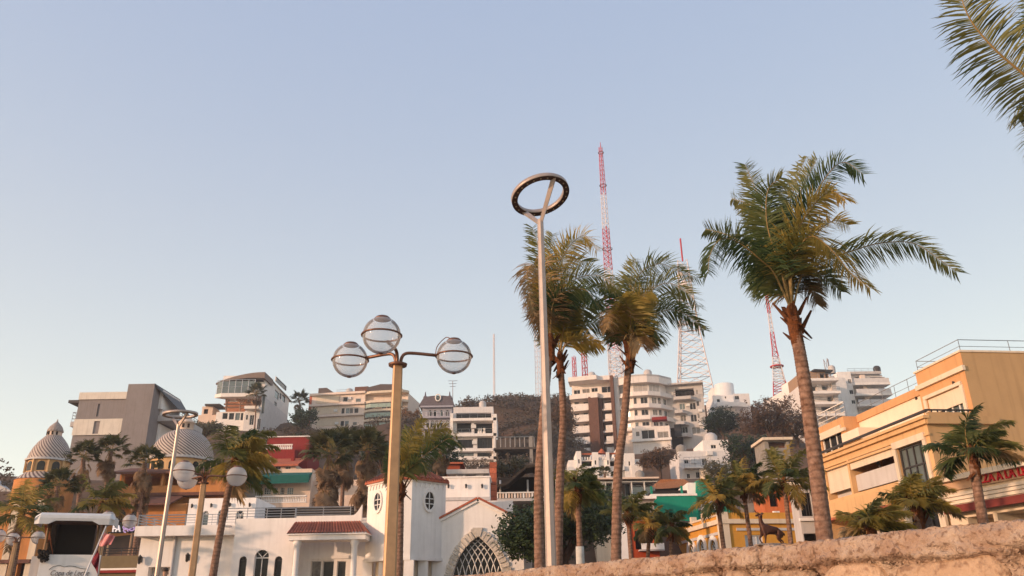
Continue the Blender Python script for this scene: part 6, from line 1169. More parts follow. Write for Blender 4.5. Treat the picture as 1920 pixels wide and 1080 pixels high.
cxm = v.h(822, 745)[0]; MB().poly_prism([(-.8, zm0 + .16), (.3, zm1 + .2), (cxm - 3.2, zm1 + .4), (cxm - 1.2, v.z(820, 743)), (cxm + 1.2, v.z(820, 743)), (cxm + 3.2, zm1 + .4), (v.w - .2, zm1 + .1), (v.w + .6, zm0 + .16)], -.6, 9, lambda x, z, y_: (x, y_, z)).build('mansard', MR, v.root)
MB().tube([(cxm + .6 * math.cos(R(a)), -.75, v.z(822, 747) + .8 * math.sin(R(a))) for a in range(0, 361, 20)], .15, 6).build('oval_dormer', WHITE, v.root); MB().lathe([(0, 0), (.5, 0), (.5, .05), (0, .05)], 12).build('pane', GLASSB, v.root).matrix_local = Matrix.Translation((cxm, -.62, v.z(822, 747))) @ Matrix.Rotation(R(90), 4, 'X')
for uu in (.6, v.w - .6): MB().lathe([(.5, 0), (.5, .4), (.2, .7), (.1, 1.5), (0, 1.7)], 8, (uu, .3, zm1 + .2)).build('finial', MR, v.root)
# ---- white six-storey house
k = Bld('six_storey_house', 'narrow white six-storey house with wide dark window bands in the middle of the hill', 'building', (849, 830), (929, 834), 160, 160, zg=20)
zt = k.z(885, 763); u1, u2 = k.h(850, 780)[0], k.h(925, 780)[0]
wn = ops(k, [(855, 774, 921, 785), (856, 791, 884, 811), (889, 792, 923, 813)], kind='h', rev=1.4, back=GLASS) + ops(k, [(858, 824, 887, 840), (895, 821, 923, 842), (861, 849, 888, 855), (895, 849, 922, 857), (876, 872, 893, 880), (900, 872, 920, 880)], kind='w', nx=3, fm=DARKF)
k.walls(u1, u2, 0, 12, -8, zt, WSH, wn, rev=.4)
for y_ in (787.5, 816.5, 844.5, 860): z_ = k.z(890, y_); k.bx('slab_edge', u1 - .1, u2 + .6, -1.0, -.003, z_ - .35, z_ + .2, WHITE)
k.bx('fin', u2 + .003, u2 + .7, -1.0, 11, -6, k.z(928, 778), WHITE); k.bx('fin', u1 - .6, u1 - .003, -.6, 11, -6, k.z(851, 776), WHITE)
for y_ in (787.5, 816.5): z_ = k.z(890, y_) + .2; k.rail([(u1 + .2, -.9), (u2, -.9)], z_, .95, STEEL, 1.6, 2, .02)
for x in (898, 902, 908): q = k.h(x, 812, .5); MB().lathe([(.3, 0), (.3, .5), (.1, .9), (.35, 1.3), (0, 1.4)], 8, (q[0], .5, k.z(890, 816.5) + .2)).build('white_chair', WHITE, k.root)
k.walls(k.h(845, 885, -3)[0], k.h(860, 885, -3)[0] + 5, -3, -.01, -8, k.z(870, 882, -3), PINK)
rb = Bld('terracotta_cottage', 'small terracotta cottage between the centre palm and the six-storey house', 'building', (838, 885), (862, 885), 88, 88); rb.walls(0, rb.w, 0, 5, 0, rb.z(850, 871), plaster('terracotta_wall', (160, 78, 54)), ops(rb, [(850, 882, 858, 895)], kind='h')); rb.bx('roof', -.4, rb.w + .4, -.5, 5.4, rb.z(850, 871) + .003, rb.z(850, 868), TILE)
# ---- concrete terraces and palapa
ct = Bld('concrete_terrace', 'unfinished dark concrete terraces cut into the scrub slope', 'building', (930, 850), (1002, 848), 150, 150, zg=22)
DCON = mat('dark_concrete', (.13, .105, .09), .9, .25, .8, bump=.3, streak=.3); ct.walls(0, ct.w, 2, 8, -8, ct.z(960, 824, 2), DCON, ops(ct, [(934, 845, 950, 868), (954, 843, 992, 868)], 2, 'h', rev=1.5), rev=.5)
for y_ in (840, 870): z_ = ct.z(960, y_); ct.bx('deck', -.3, ct.w + .3, -.5, 3, z_ - .3, z_, DCON)
zz = ct.z(960, 839); ct.rail([(0, -.3), (ct.w, -.3)], zz, 1.9, CONC, .9, 1, .09); ct.bx('stone_pier', ct.w - .9, ct.w - .3, -.4, .2, -6, ct.z(995, 818), CONC)
pa = Bld('thatched_bar', 'dark thatched terrace bar with white panelled balustrade above the green tree', 'building', (930, 930), (1050, 928), 76, 76)
zf = pa.z(970, 935); pa.walls(0, pa.w, 0, 6, -.2, zf - 1.6, CONC); pa.bx('deck', -.2, pa.w + .2, -.3, 7, zf - .25, zf, LGREY); zr_ = pa.z(970, 923); nP = 22
pa.bx('balustrade_rail', 0, pa.w, -.25, -.1, zr_ - .1, zr_, WHITE)
for i in range(nP): uu = pa.w * i / nP; MB().box(uu + .04, uu + pa.w / nP - .06, -.2, -.15, zf + .05, zr_ - .12).build('balustrade_panel', PINK if i % 3 else WHITE, pa.root)
for uu in (.4, pa.w * .5, pa.w - .3): MB().tube([(uu, .2, zf), (uu, .2, pa.z(970, 900, .2))], .09, 8).build('post', LGREY, pa.root)
pa.bx('back_wall', 0, pa.w, 6.5, 6.8, zf, pa.z(970, 895, 6.5), DARK); THD = mat('dark_thatch', (.06, .045, .035), .95, .3, 8, bump=.8)
mb = MB(); q = [(-.4, pa.z(935, 912, -.6)), (pa.w * .18, pa.z(955, 903, -.6)), (pa.w * .48, pa.z(990, 884, 3)), (pa.w * .6, pa.z(1000, 882, 3)), (pa.w + .6, pa.z(1050, 905, -.6))]
for i in range(4): (x0, z0), (x1, z1) = q[i], q[i + 1]; mb.add([(x0, -.9, z0 - .3), (x1, -.9, z1 - .3), (x1, -.9, z1 - .05), (x0, -.9, z0 - .05), (x0, 7, z0 + .4), (x1, 7, z1 + .4)], [(0, 1, 2, 3), (3, 2, 5, 4)])
mb.build('thatch_roof', THD, pa.root)
hh = Bld('hilltop_hut', 'small tan hut on the brown ridge left of the apartments', 'building', (985, 755), (1012, 755), 236, 236, zg=55); hh.walls(0, hh.w, 0, 5, -4, hh.z(998, 748), PINK); MB().add([(-1, -1, hh.z(985, 748)), (hh.w + 1, -1, hh.z(985, 748)), (hh.w / 2, 2.5, hh.z(998, 741)), (-1, 6, hh.z(985, 748)), (hh.w + 1, 6, hh.z(985, 748))], [(0, 1, 2), (1, 4, 2), (4, 3, 2), (3, 0, 2)]).build('roof', TILE, hh.root)
# ---- large apartments
A = Bld('large_apartments', 'largest white apartment building with curved balconies and two brown fins on the hill', 'building', (1071, 800), (1330, 800), 204, 196, zg=30)
APW = plaster('apartment_white', (236, 226, 218), streak=.3); Z = lambda x, y_, v_=0: A.z(x, y_, v_); U = lambda x, y_=780, v_=0: A.h(x, y_, v_)[0]
zb = -8; FY = [727, 747.5, 768, 789, 810, 831]
# left wing
uA0, uA1 = U(1072), U(1106); A.walls(uA0, U(1150), 2, 16, zb, Z(1100, 716), APW, ops(A, [(1076, 731, 1088, 739), (1092, 729, 1106, 737), (1109, 727, 1121, 735), (1128, 724, 1149, 736)], 2, 'w', nx=2) + ops(A, [(x, y_ + 6, x + 9, y_ + 17) for y_ in FY[1:5] for x in (1077, 1094)], 2, 'w', nx=1) + ops(A, [(1133, y_ + 5, 1148, y_ + 15) for y_ in FY[1:5]], 2, 'h', rev=1.2), rev=.35)
A.slab([(uA0 - .8, 4), (uA0 - .3, -1.5), (U(1124), -2), (U(1128), -.6), (U(1151), -.6), (U(1151), 4)], Z(1100, 716), Z(1100, 708), APW, 'roof_fascia')
A.slab([(uA0 - .6, 4), (uA0 - .2, -1.2), (U(1124), -1.6), (U(1128), -.4), (U(1151), -.4), (U(1151), 1.99)], Z(1100, 749), Z(1100, 741), APW, 'slab')
for y_ in FY[1:]:
    if y_ > 760 or True:
        z_ = Z(1090, y_ + 21); A.slab([(uA0 - .2, 1.99), (uA0, -.8), (U(1105), -1.1), (U(1105), 1.99)], z_ - .45, z_, APW, 'balcony_slab'); A.bx('balcony_front', uA0 + .1, U(1105) - .05, -.95, -.8, z_, z_ + 1.35, APW)
        z2 = Z(1140, y_ + 19); A.slab([(U(1130), 1.99), (U(1130), -.3), (U(1150), -.5), (U(1150), 1.99)], z2 - .45, z2, APW, 'balcony_slab'); A.bx('balcony_front', U(1135), U(1149), -.45, -.3, z2, z2 + 1.4, WHITE)
A.bx('cladding', U(1106), U(1124), -1.5, 2.2, zb, Z(1115, 746), BRICKC); A.bx('cladding', U(1124) + .003, U(1130), -.3, 2.2, zb, Z(1115, 747), BRICKC)
A.bx('fin', U(1150), U(1156), -3, 3, zb, Z(1153, 709), BRICKC); A.bx('fin_return', U(1156) + .003, U(1164), -1.5, 3.5, zb, Z(1158, 711), APW)
# right curved wing
def cur(e, x0=1163, x1=1262): a0, a1 = U(x0), U(x1); L_ = a1 - a0; return [(a0, 6), (a0, -1.2 - e), (a0 + L_ * .28, -2.6 - e), (a0 + L_ * .58, -2.4 - e), (a0 + L_ * .8, -.6 - e), (a1 + e * .4, 3.2 - e), (a1 + e * .4, 6)]
def wallring(pts_, z0, z1, m_, name): return A.slab(pts_, z0, z1, m_, name)
core = cur(-1.3); rows = [(709, 729), (734, 752), (757, 774), (779, 796), (800, 820)]
wallring(core, zb, Z(1200, 706, -2), APW, 'curved_wall'); wallring(cur(.5), Z(1200, 718, -2.5), Z(1200, 706, -2.5), APW, 'roof_fascia'); wallring(cur(.55), Z(1200, 706, -2.5) + .003, Z(1200, 705, -2.5) + .3, LGREY, 'roof_coping')
for y0, y1 in ((735, 742), (758, 765), (780, 787), (800, 806)): wallring(cur(.3), Z(1200, y1, -2.5), Z(1200, y1, -2.5) + .45, APW, 'balcony_slab'); wallring(cur(.15), Z(1200, y1, -2.5) + .453, Z(1200, y0 - 1, -2.5), APW, 'balcony_parapet')
def facewin(poly, i, fr0, fr1, z0, z1, pm=None, nx=2):
    a, b_ = poly[i], poly[i + 1]; L_, T_ = face_T(a, b_); A.win(T_, L_ * fr0, L_ * fr1, z0, z1, d=-.06, nx=nx, fm=WHITEF, pm=pm)
for (y0, y1, mode) in ((711 + 10, 734, 1), (745, 757, 0), (768, 779, 0), (791, 800, 0)):
    z1_, z0_ = Z(1200, y0, -1.5), Z(1200, y1, -1.5)
    if mode:
        for i, a0, a1 in ((1, .05, .95), (2, .05, .95), (3, .05, .95)): facewin(core, i, a0, a1, z0_, z1_, mat('pale_curtain_glass', (.45, .42, .4), .3), 3)
    else:
        for i, a0, a1 in ((1, .2, .75), (2, .02, .2), (2, .45, .9), (3, .2, .6), (3, .72, .95), (4, .2, .5)): facewin(core, i, a0, a1, z0_, z1_)
A.bx('awning', U(1222, 785, -5), U(1250, 785, -5), -5, -2.6, Z(1236, 787, -5), Z(1236, 783, -4), REDP)
# lower podium
q0, q1 = U(1186, 820, -4), U(1257, 820, -4); A.walls(q0, q1, -4, 3, zb - 4, Z(1220, 800, -4), APW, ops(A, [(1203, 806, 1228, 824), (1233, 809, 1254, 822)], -4, 'w', nx=2) + ops(A, [(1192, 809, 1199, 818)], -4, 'w', nx=1), rev=.35); zz = Z(1220, 825, -4); A.bx('podium_ledge', q0 - .3, q1 + .3, -4.6, -4.003, zz - .3, zz + .3, WHITE)
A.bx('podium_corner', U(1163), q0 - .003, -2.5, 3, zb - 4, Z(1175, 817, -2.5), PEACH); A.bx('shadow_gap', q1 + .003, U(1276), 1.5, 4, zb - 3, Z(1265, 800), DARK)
# far right wing
uE0, uE1 = U(1263), U(1323); A.walls(uE0 - 2.5, uE1, 3, 16, zb - 2, Z(1300, 721, 3), LGREY, ops(A, [(1293, 755, 1305, 768), (1295, 777, 1307, 791), (1297, 800, 1314, 814), (1305, 752 - 21, 1309, 739), (1306, 752, 1311, 761), (1308, 775, 1312, 784), (1274, 756, 1285, 768), (1276, 778, 1287, 790), (1279, 800, 1290, 812)], 3, 'w', nx=2) + ops(A, [(1266, 729, 1301, 743)], 3, 'h', rev=1.5), rev=.35)
for y_, xr in ((745, 1308), (770, 1290), (792, 1291), (815, 1294)): z_ = Z(1280, y_, 1); A.slab([(uE0 + .2, 2.99), (uE0 + .4, .8), (U(xr, 780, 1) - 1.2, .8), (U(xr, 780, 1), 2.99)], z_ - .5, z_ + .3, LGREY, 'balcony_slab')
z_ = Z(1280, 745, 1) + .3; A.rail([(uE0 + .5, .9), (U(1306), .9)], z_, 1.1, RAILD, 1, 2, .05); A.bx('slanted_brace', U(1262), U(1275), .5, 3, Z(1265, 818), Z(1265, 795), DARKF)
A.bx('roof_slab', uE0 - 2, uE1 + .2, 1.5, 16.2, Z(1300, 721, 3) + .003, Z(1300, 718, 3), LGREY)
# ---- white crenellated house
c2 = Bld('crenellated_house', 'white house with crenellated parapets and small towers below the large apartments', 'building', (1064, 895), (1203, 895), 140, 140, zg=14)
Z = lambda x, y_, v_=0: c2.z(x, y_, v_); U = lambda x, y_=870, v_=0: c2.h(x, y_, v_)[0]
c2.walls(U(1066), U(1200), 0, 10, -5, Z(1120, 862), WHITE, ops(c2, [(1090, 862 + 2, 1110, 876), (1143, 862 + 2, 1158, 874), (1171, 864, 1182, 876)], kind='h', rev=1.2) + ops(c2, [(1081, 886, 1093, 895), (1094, 886, 1106, 895), (1106, 886, 1114, 895), (1122, 885, 1130, 893), (1150, 883, 1160, 890), (1176, 882, 1197, 895)], kind='w', nx=2), rev=.4)
for x0, x1, yt in ((1081, 1090, 846), (1111, 1122, 848), (1137, 1143, 848), (1155, 1163, 843), (1170, 1190, 850)): c2.walls(U(x0), U(x1), -.5, 6, -5, Z(x0, yt, -.5), WHITE, ops(c2, [((x0 + x1) / 2 - 1.3, yt + 15, (x0 + x1) / 2 + 1.3, yt + 23)], -.5, 'w', nx=1, fm=DARKF), rev=.3)
for x in (1091, 1096, 1101, 1106, 1124, 1129, 1134, 1146, 1151): c2.bx('merlon', U(x), U(x + 2.5), -.1, .4, Z(x, 862) + .003, Z(x, 857), WHITE)
c2.bx('balcony', U(1090), U(1111), -1, -.003, Z(1100, 880), Z(1100, 876), WHITE); c2.bx('red_tile_trim', U(1091), U(1110), -.2, -.004, Z(1100, 853), Z(1100, 850), TILE); c2.bx('red_tile_trim', U(1143), U(1157), -.2, -.004, Z(1100, 853), Z(1100, 850), TILE)
c2.slab([(U(1182), -.6), (U(1196), -.6), (U(1203), -.6), (U(1203), 8), (U(1182), 8)], -5, Z(1190, 872), WHITE, 'stepped_wing')
MB().lathe([(0, .9), (.8, 0), (.75, -.1), (0, -.1)], 8, (U(1130), .5, Z(1130, 849))).build('tile_cupola', TILE, c2.root)
# ---- steel and glass house
s2 = Bld('steel_frame_house', 'white steel-framed glass house with balcony left of the teal building', 'building', (1126, 900), (1232, 900), 100, 100, zg=4)
Z = lambda x, y_, v_=0: s2.z(x, y_, v_); U = lambda x, y_=930, v_=0: s2.h(x, y_, v_)[0]
s2.walls(U(1128), U(1228), 1.2, 8, -3, Z(1180, 902, 1.2), mat('dim_interior_wall', lin((112, 98, 90)), .9), ops(s2, [(1136, 905, 1147, 936), (1150, 905, 1163, 936), (1172, 907, 1182, 930), (1186, 910, 1204, 928), (1213, 908, 1222, 922), (1138, 940, 1148, 965), (1186, 936, 1200, 955)], 1.2, 'w', nx=1, fm=WHITEF), rev=.3)
for x in (1126, 1135, 1149, 1164, 1184, 1208): s2.bx('frame_post', U(x), U(x + 2.2), -.3, 0, -3, Z(x, 903), WHITEF)
for y_, x0, x1 in ((903, 1126, 1234), (936, 1126, 1184), (932, 1183, 1228)): s2.bx('frame_beam', U(x0), U(x1), -.33, 1.1, Z(1160, y_ + 2), Z(1160, y_), WHITEF)
s2.bx('roof', U(1112), U(1236), -1, 9, Z(1180, 900), Z(1180, 897), PINK); s2.rail([(U(1185), -.25), (U(1228), -.25)], Z(1190, 931), 1.2, STEEL, 1.5, 2, .02, solid=GLASSB)
for (x0, y0, x1, y1) in ((1122, 915, 1135, 903), (1122, 930, 1135, 918), (1122, 945, 1135, 935)): a_, b_ = s2.h(x0, y0, -.2), s2.h(x1, y1, -.2); MB().tube([(a_[0], -.2, a_[1]), (b_[0], -.2, b_[1])], .1, 5).build('brace', WHITEF, s2.root)
for x in (1120, 1124): s2.bx('stair_post', U(x), U(x + 1.5), -.3, 0, -3, Z(x, 905), WHITEF)
s2.walls(U(1108), U(1121), 1, 5, -3, Z(1115, 925, 1), WHITE, ops(s2, [(1111, 926, 1117, 931), (1112, 943, 1118, 948)], 1, 'w', nx=1))
th = Bld('thatched_roof_house', 'low house with golden thatch roof right of the steel-framed house', 'building', (1226, 920), (1300, 915), 108, 108, zg=8); th.walls(.5, th.w - .5, 1, 6, -3, th.z(1260, 915, 1), DARK)
THG = mat('golden_thatch', lin((178, 116, 72)), .95, .25, 6, bump=.9, bscale=20); qq = [th.h(*p_, 0) for p_ in ((1226, 919), (1236, 900), (1246, 893), (1290, 893), (1302, 905), (1303, 914))]; mb = MB(); mb.add([(x, -.8, z) if i in (0, 5) else (x, 2.5, z) for i, (x, z) in enumerate(qq)] + [(x, 7, z) for x, z in qq], [(0, 1, 2, 3, 4, 5), (6, 7, 8, 9, 10, 11)] + [(i, i + 1, i + 7, i + 6) for i in range(5)]); mb.build('thatch_roof', THG, th.root)
q = th.rc(1192, 893, 1212, 901, -2); 
# ---- white house with tank
w3 = Bld('white_slope_house', 'white two-level house with roof tank right of the brown tree on the slope', 'building', (1274, 870), (1370, 870), 140, 140, zg=12)
Z = lambda x, y_, v_=0: w3.z(x, y_, v_); U = lambda x, y_=870, v_=0: w3.h(x, y_, v_)[0]
w3.walls(U(1274), U(1370), 0, 9, -4, Z(1300, 846), WSH, ops(w3, [(1283, 862, 1291, 869), (1316, 860, 1326, 872), (1288, 888, 1294, 897), (1305, 885, 1312, 896)], kind='w', nx=2), rev=.3)
w3.walls(U(1322), U(1370), 0.003, 8, Z(1300, 846) + .003, Z(1345, 825), WHITE, ops(w3, [(1333, 834, 1343, 841), (1357, 828, 1360, 831)], kind='w', nx=2), rev=.3)
w3.bx('balcony_slab', U(1280), U(1330), -1.4, -.003, Z(1300, 880), Z(1300, 877), WHITE); w3.rail([(U(1280), -1.3), (U(1330), -1.3)], Z(1300, 877), 1.6, STEEL, 1, 3, .03); MB().lathe([(1.1, 0), (1.15, 1.2), (.8, 1.7), (.3, 1.9), (0, 1.95)], 14, (U(1346), 3, Z(1345, 825))).build('water_tank', LGREY, w3.root); MB().lathe([(.9, 0), (.95, 1), (.6, 1.4), (0, 1.6)], 14, (U(1284), 2, Z(1284, 846))).build('water_tank', CONC, w3.root)
MB().lathe([(1.1, -5), (1.1, Z(1316, 880, -2))], 16, (U(1317), -2, 0)).build('round_stair', CREAM, w3.root)
# ---- white hilltop house
w4 = Bld('round_tower_house', 'white hilltop house with rounded stair tower right of the lattice tower', 'building', (1336, 760), (1408, 758), 214, 214, zg=40)
Z = lambda x, y_, v_=0: w4.z(x, y_, v_); U = lambda x, y_=750, v_=0: w4.h(x, y_, v_)[0]
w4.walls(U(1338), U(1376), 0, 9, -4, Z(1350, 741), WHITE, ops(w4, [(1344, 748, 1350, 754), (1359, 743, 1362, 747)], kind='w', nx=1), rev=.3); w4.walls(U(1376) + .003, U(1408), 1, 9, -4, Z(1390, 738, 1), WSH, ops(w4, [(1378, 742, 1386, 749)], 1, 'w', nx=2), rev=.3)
MB().lathe([(2.6, -3), (2.6, Z(1362, 718, 1)), (0, Z(1362, 718, 1) + .1)], 20, (U(1366), 3, 0)).build('stair_tower', WHITE, w4.root); w4.walls(U(1343), U(1366), 3, 8, Z(1350, 741) + .003, Z(1350, 727, 3), WHITE)
w4.slab([(U(1334), 0), (U(1340), -2), (U(1378), -2.6), (U(1400), -1), (U(1402), 0)], Z(1360, 763, -2), Z(1360, 758, -2), WHITE, 'balcony_slab'); w4.slab([(U(1336), 0), (U(1342), -1.8), (U(1378), -2.4), (U(1398), -1), (U(1400), 0)], Z(1360, 758, -2) + .003, Z(1360, 754, -2), WHITE, 'balcony_parapet')
w4.walls(U(1345), U(1400), 1, 7, -16, -4.003, GREY, ops(w4, [(1362, 768, 1372, 775), (1380, 770, 1390, 778)], 1, 'w', nx=2), rev=.3); w4.slab([(U(1350), 0.9), (U(1355), -2.5), (U(1395), -2.5), (U(1404), .9)], Z(1370, 783, -2), Z(1370, 779, -2), LGREY, 'balcony_slab')
# ---- white apartments behind the tall palm
w5 = Bld('terraced_apartments', 'white terraced apartments with brown top storey, behind the tall palm trunk', 'building', (1510, 760), (1572, 760), 180, 180, zg=34)
Z = lambda x, y_, v_=0: w5.z(x, y_, v_); U = lambda x, y_=740, v_=0: w5.h(x, y_, v_)[0]
TAN = plaster('tan_plaster', (168, 138, 112)); w5.walls(U(1513), U(1566), 2, 14, -8, Z(1540, 718, 2), WSH, ops(w5, [(1515, 722, 1532, 733), (1541, 722, 1553, 731), (1515, 745, 1526, 754), (1551, 742, 1567, 754), (1514, 766, 1530, 774), (1540, 762, 1560, 770)], 2, 'h', rev=1.5, back=GLASSB), rev=.5)
w5.walls(U(1515), U(1560), 2.003, 12, Z(1540, 718, 2) + .003, Z(1540, 696, 2), TAN, ops(w5, [(1538, 700, 1554, 716)], 2, 'h', rev=1.5), rev=.3); w5.slab([(U(1528, 690), .5), (U(1566, 690), 1.5), (U(1566, 690), 10), (U(1516, 690), 10)], Z(1540, 695, 1), Z(1540, 692.5, 1), DARKF, 'roof_slab')
for y_ in (713, 737, 757, 779): z_ = Z(1540, y_); w5.bx('balcony_slab', U(1508), U(1575), -.8, 1.99, z_ - .3, z_ + .3, WHITE); w5.rail([(U(1510), -.7), (U(1574), -.7)], z_ + .3, 1.0, STEEL, 1.5, 2, .03)
w5.bx('side_wall', U(1566) + .003, U(1574), 1, 14, -8, Z(1570, 705, 1), LGREY)
w6 = Bld('plain_white_block', 'plain white windowless hillside wall left of the terraced apartments', 'building', (1416, 745), (1513, 700), 222, 192, zg=34)
zt = w6.z(1513, 699); u_ = w6.w; w6.walls(0, u_, 0, 10, -10, zt - 1, WHITE, ops(w6, [(1482, 722, 1504, 724), (1480, 738, 1506, 740), (1482, 748, 1504, 760)], kind='w', nx=1), rev=.2); q = w6.rc(1462, 697, 1484, 712, 2); w6.walls(q[0], q[1], 2, 6, zt - 1.003, zt + 1.6, WHITE); MB().lathe([(.9, 0), (.9, 1.6), (0, 1.9)], 12, (q[1] + 1, 3, zt - 1)).build('water_tank', LGREY, w6.root)
w7 = Bld('balcony_apartments', 'white apartments with orange balcony partitions above the ochre building', 'building', (1576, 740), (1672, 745), 196, 196, zg=38)
Z = lambda x, y_, v_=0: w7.z(x, y_, v_); U = lambda x, y_=740, v_=0: w7.h(x, y_, v_)[0]
w7.walls(U(1577), U(1602), 0, 14, -10, Z(1590, 697), WHITE, ops(w7, [(1590, 711, 1597, 719), (1593, 731, 1600, 739), (1597, 750, 1604, 757)], kind='w', nx=2), rev=.3); w7.walls(U(1602) + .003, U(1668), 2, 14, -10, Z(1630, 703, 2), WSH, ops(w7, [(1604, 707, 1622, 717), (1632, 707, 1660, 718), (1606, 729, 1624, 738), (1636, 729, 1664, 739), (1608, 748, 1626, 758), (1638, 748, 1666, 758)], 2, 'h', rev=1.8, back=GLASSB), rev=.5)
for y_ in (721, 741, 761): z_ = Z(1630, y_); w7.bx('balcony_slab', U(1602) + .003, U(1670), -1, 1.99, z_ - .3, z_ + .3, WHITE); w7.bx('balcony_front', U(1604), U(1669), -1.0, -.9, z_ + .3, z_ + 1.4, WSH); w7.bx('partition', U(1622), U(1630), .5, 1.98, z_ + .3, z_ + 2.7, PEACH)
w7.bx('roof_parapet', U(1600), U(1664), 1, 13, Z(1630, 703, 2) + .003, Z(1630, 696, 1), LGREY); w7.rail([(U(1602), 1.5), (U(1655), 1.5)], Z(1630, 696, 1), .9, STEEL, 2, 2, .03)
# small brick house on the slope
bh = Bld('brick_cottage', 'small half-built brick cottage behind the palm right of the deer', 'building', (1436, 850), (1482, 848), 112, 112, zg=8)
bh.walls(0, bh.w, 0, 5, -4, bh.z(1460, 826), CONC, ops(bh, [(1441, 828, 1475, 840)], kind='h', rev=1, back=BRICKC) + ops(bh, [(1440, 850, 1448, 862)], kind='w'), rev=.4); bh.bx('roof_slab', -.4, bh.w + .4, -.6, 5.3, bh.z(1460, 826) + .003, bh.z(1460, 821), CREAM)
# orange porch behind right palms
op_ = Bld('orange_porch', 'orange pillared porch between the grey townhouse and the yellow building', 'building', (1440, 930), (1500, 930), 78, 78, zg=1.3)
op_.walls(0, op_.w, 1.5, 5, 0, op_.z(1470, 915, 1.5), plaster('orange_porch_wall', (196, 110, 66)), ops(op_, [(1443, 925, 1460, 950), (1472, 922, 1478, 940), (1484, 922, 1495, 945)], 1.5, 'h', rev=1), rev=.3); op_.bx('roof', -.3, op_.w + .3, -.3, 5.2, op_.z(1470, 915, 1.5) + .003, op_.z(1470, 909, 1.5), CREAM)
# rooftop tanks and wall units
for b_, (px, py), v_, k_ in ((A, (1215, 706), 4, 1.3), (A, (1110, 709), 6, 1.2), (p, (655, 739), 6, 1.2), (k, (905, 763), 5, .9), (w7, (1645, 697), 6, 1.1), (c2, (1128, 862), 5, .8), (w5, (1560, 696), 6, 1.0), (s2, (1200, 897), 4, .7)):
    uu, zz = b_.h(px, py, v_); MB().lathe([(k_ * .8, -.6), (k_ * .85, k_ * .9), (k_ * .6, k_ * 1.3), (k_ * .25, k_ * 1.45), (0, k_ * 1.5)], 12, (uu, v_, zz)).build('roof_tank', random.choice((LGREY, CONC, DARKF)), b_.root)
for b_, lst, v_ in ((p, ((656, 747), (630, 770), (632, 794)), 0), (k, ((888, 800), (890, 830)), 0), (w3, ((1300, 865), (1330, 850)), 0), (A, ((1313, 770), (1314, 795), (1290, 760)), 3), (w7, ((1583, 716), (1586, 738)), 0), (c2, ((1070, 880), (1165, 878)), -.5)):
    for px, py in lst: uu, zz = b_.h(px, py, v_); MB().box(uu - .5, uu + .5, v_ - .45, v_ - .01, zz - .35, zz + .35).build('air_conditioner', WHITEF, b_.root)
# ------------------------------------------------------------ antenna masts
RED = mat('mast_red', lin((200, 56, 60)), .6, .1); MWHITE = mat('mast_white', lin((226, 214, 212)), .6, .06); MGREY = mat('mast_grey', lin((170, 160, 158)), .6, .1)
def mast(label, Y, base, top, wb, wt, bands, n=24, r_=.12, sides=3, taper=None, name='antenna_mast', extra=None, spike=0):
    """lattice mast; bands = list of (fraction, material) from the bottom; taper = fraction up to which legs splay"""
    tp = at(*top, Y); bp = at(*base, Y); zb_ = terrain(tp.x, tp.y) - .5; root = thing(name, label, 'antenna mast', (tp.x, tp.y, zb_), 0, 'lattice antenna masts on the hill'); H_ = tp.z - zb_
    k = Y / FPX; 
    def wid(t):
        if taper is None: return (wb + (wt - wb) * t) * k / 2
        return (wb + (taper[1] - wb) * min(1, t / taper[0])) * k / 2 if t < taper[0] else (taper[1] + (wt - taper[1]) * (t - taper[0]) / (1 - taper[0])) * k / 2
    if taper is not None and taper[0] > 2: taper = ((at(top[0], taper[0], Y).z - zb_) / H_, taper[1])
    lv = [i / n for i in range(n + 1)]; P = [[Vector((wid(t) * math.cos(2 * math.pi * j / sides + .5), wid(t) * math.sin(2 * math.pi * j / sides + .5), H_ * t)) for j in range(sides)] for t in lv]
    b0 = 0
    for fr_, m_ in bands:
        i0, i1 = round(b0 * n), round(fr_ * n); b0 = fr_; leg = MB(); lat = MB()
        for j in range(sides):
            leg.tube([P[i][j] for i in range(i0, i1 + 1)], r_, 5)
            for i in range(i0, i1):
                a, b_ = P[i][j], P[i + 1][(j + 1) % sides]; lat.tube([a, b_], r_ * .6, 4); lat.tube([P[i][j], P[i][(j + 1) % sides]], r_ * .6, 4)
                if wid(lv[i]) > 1.5: lat.tube([P[i][(j + 1) % sides], P[i + 1][j]], r_ * .6, 4)
        leg_o = leg.build('legs', m_, root); lat_o = lat.build('bracing', m_, root); tag(leg_o, kind='stuff'); tag(lat_o, kind='stuff')
    if spike: MB().tube([(0, 0, H_), (0, 0, H_ + spike)], .12, 6).build('spike', RED, root)
    if extra: extra(root, H_, wid)
    return root
def dishes(root, H_, wid, lst):
    for t, a, r_, m_ in lst:
        o = MB().lathe([(0, -.3), (r_ * .7, -.15), (r_, .15), (r_ * .95, .2), (0, 0)], 14).build('dish', m_, root); w_ = wid(t) + r_ * .3; o.location = (w_ * math.cos(a), w_ * math.sin(a), H_ * t); o.rotation_euler = (R(90), 0, a + R(90))
def ex1(root, H_, wid):
    dishes(root, H_, wid, [(.08, -1.6, 1.6, RED), (.13, -1.2, 1.0, MWHITE), (.2, -2, .9, MWHITE)])
    for t in (.62, .85, .975): MB().lathe([(wid(t) + .4, 0), (wid(t) + .45, .15), (wid(t) + .1, .2)], 10, (0, 0, H_ * t)).build('platform', RAILD, root)
mast('tallest red and white lattice mast above the coconut palms', 285, (1140, 705), (1126, 275), 50, 8, [(.12, RED), (.28, MWHITE), (.47, RED), (.56, MWHITE), (.7, RED), (.82, MWHITE), (1, RED)], 56, .14, 3, (.2, 28), extra=ex1, spike=2)
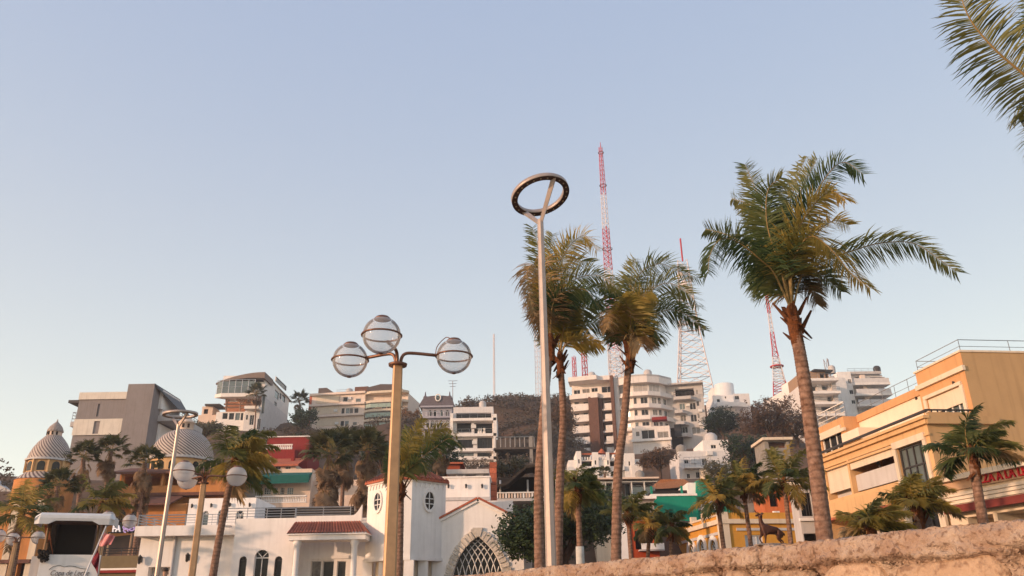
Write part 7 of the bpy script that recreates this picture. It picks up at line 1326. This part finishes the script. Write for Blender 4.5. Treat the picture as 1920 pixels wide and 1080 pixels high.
def ex2(root, H_, wid):
    t = (at(1295, 614, 262).z - Vector(root.location).z) / H_; w_ = wid(t) + .8; MB().tube([(w_ * math.cos(R(a)), w_ * math.sin(a * math.pi / 180), H_ * t) for a in (28, 118, 208, 298, 388)], .3, 5).build('platform', MGREY, root)
    dishes(root, H_, wid, [(.84, -1.9, 1.2, MWHITE), (.87, -1.2, 1.3, MWHITE), (.9, -2.2, 1.0, MWHITE), (.8, -1.5, 1.3, MWHITE)]); MB().tube([(0, 0, H_), (0, 0, H_ + 9)], .3, 6).build('spike', RED, root)
mast('broad white four-legged lattice tower between the palms', 262, (1305, 740), (1280, 490), 120, 26, [(1, MWHITE)], 14, .2, 4, (612, 50), name='lattice_tower', extra=ex2)
def ex3(root, H_, wid): z1, z2 = [at(1455, y_, 250).z - Vector(root.location).z for y_ in (688, 678)]; w_ = 2.2; MB().lathe([(w_ * .5, 0), (w_, 0), (w_, .3), (w_ * .5, .35)], 12, (0, 0, z1)).build('platform', RED, root)
mast('red and white tapering mast just left of the tall palm trunk', 250, (1460, 715), (1437, 552), 62, 5, [(.2, MGREY), (.34, RED), (.52, MWHITE), (.72, RED), (.86, MWHITE), (1, RED)], 28, .15, 4, (655, 11), extra=ex3)
def ex4(root, H_, wid): dishes(root, H_, wid, [(.35, -1.5, 1.2, MGREY), (.6, -1.8, .8, MWHITE)])
mast('short red mast behind the left end of the large apartments', 272, (1098, 715), (1094, 640), 16, 10, [(1, RED)], 14, .16, 3, extra=ex4)
mast('short pale lattice mast beside the tallest red mast', 270, (1160, 705), (1152, 640), 40, 34, [(1, MWHITE)], 10, .14, 4)
mast('red lattice mast stub left of the apartments roof', 268, (1078, 715), (1076, 668), 8, 8, [(1, RED)], 10, .14, 3)
mast('faint thin white mast behind the ring lamp pole', 300, (1006, 745), (1006, 620), 12, 10, [(1, MWHITE)], 22, .1, 3)
mast('very thin white guyed mast above the brown ridge', 292, (927, 750), (926, 626), 4, 3, [(1, MWHITE)], 24, .09, 3)
mast('small grey relay mast on the hill above the terraced apartments', 215, (1551, 700), (1549, 673), 10, 10, [(1, MGREY)], 6, .12, 3)
ta = thing('television_antenna', 'thin roof television antenna above the grey-blue villa', 'antenna', at(849, 760, 186)); tb = at(849, 714, 186) - at(849, 760, 186)
MB().tube([(0, 0, -1), tb], .09, 5).build('pole', MGREY, ta)
for i, dz in enumerate((0, -.7, -1.4)): MB().tube([tb + Vector((-1.1 + .2 * i, 0, dz)), tb + Vector((1.1 - .2 * i, 0, dz))], .06, 4).build('element', MGREY, ta)
# ------------------------------------------------------------ evening haze
HM = bpy.data.materials.new('evening_haze'); HM.use_nodes = True; hn = HM.node_tree.nodes; hn.remove(hn['Principled BSDF']); pv = hn.new('ShaderNodeVolumePrincipled')
pv.inputs['Color'].default_value = (.93, .92, .93, 1); pv.inputs['Density'].default_value = .00042; pv.inputs['Anisotropy'].default_value = .2; HM.node_tree.links.new(pv.outputs[0], hn['Material Output'].inputs['Volume'])
tag(MB().box(-330, 330, -40, 400, -1, 215).build('haze', HM), 'thin pale evening haze over the whole bay', 'haze', None, 'stuff')
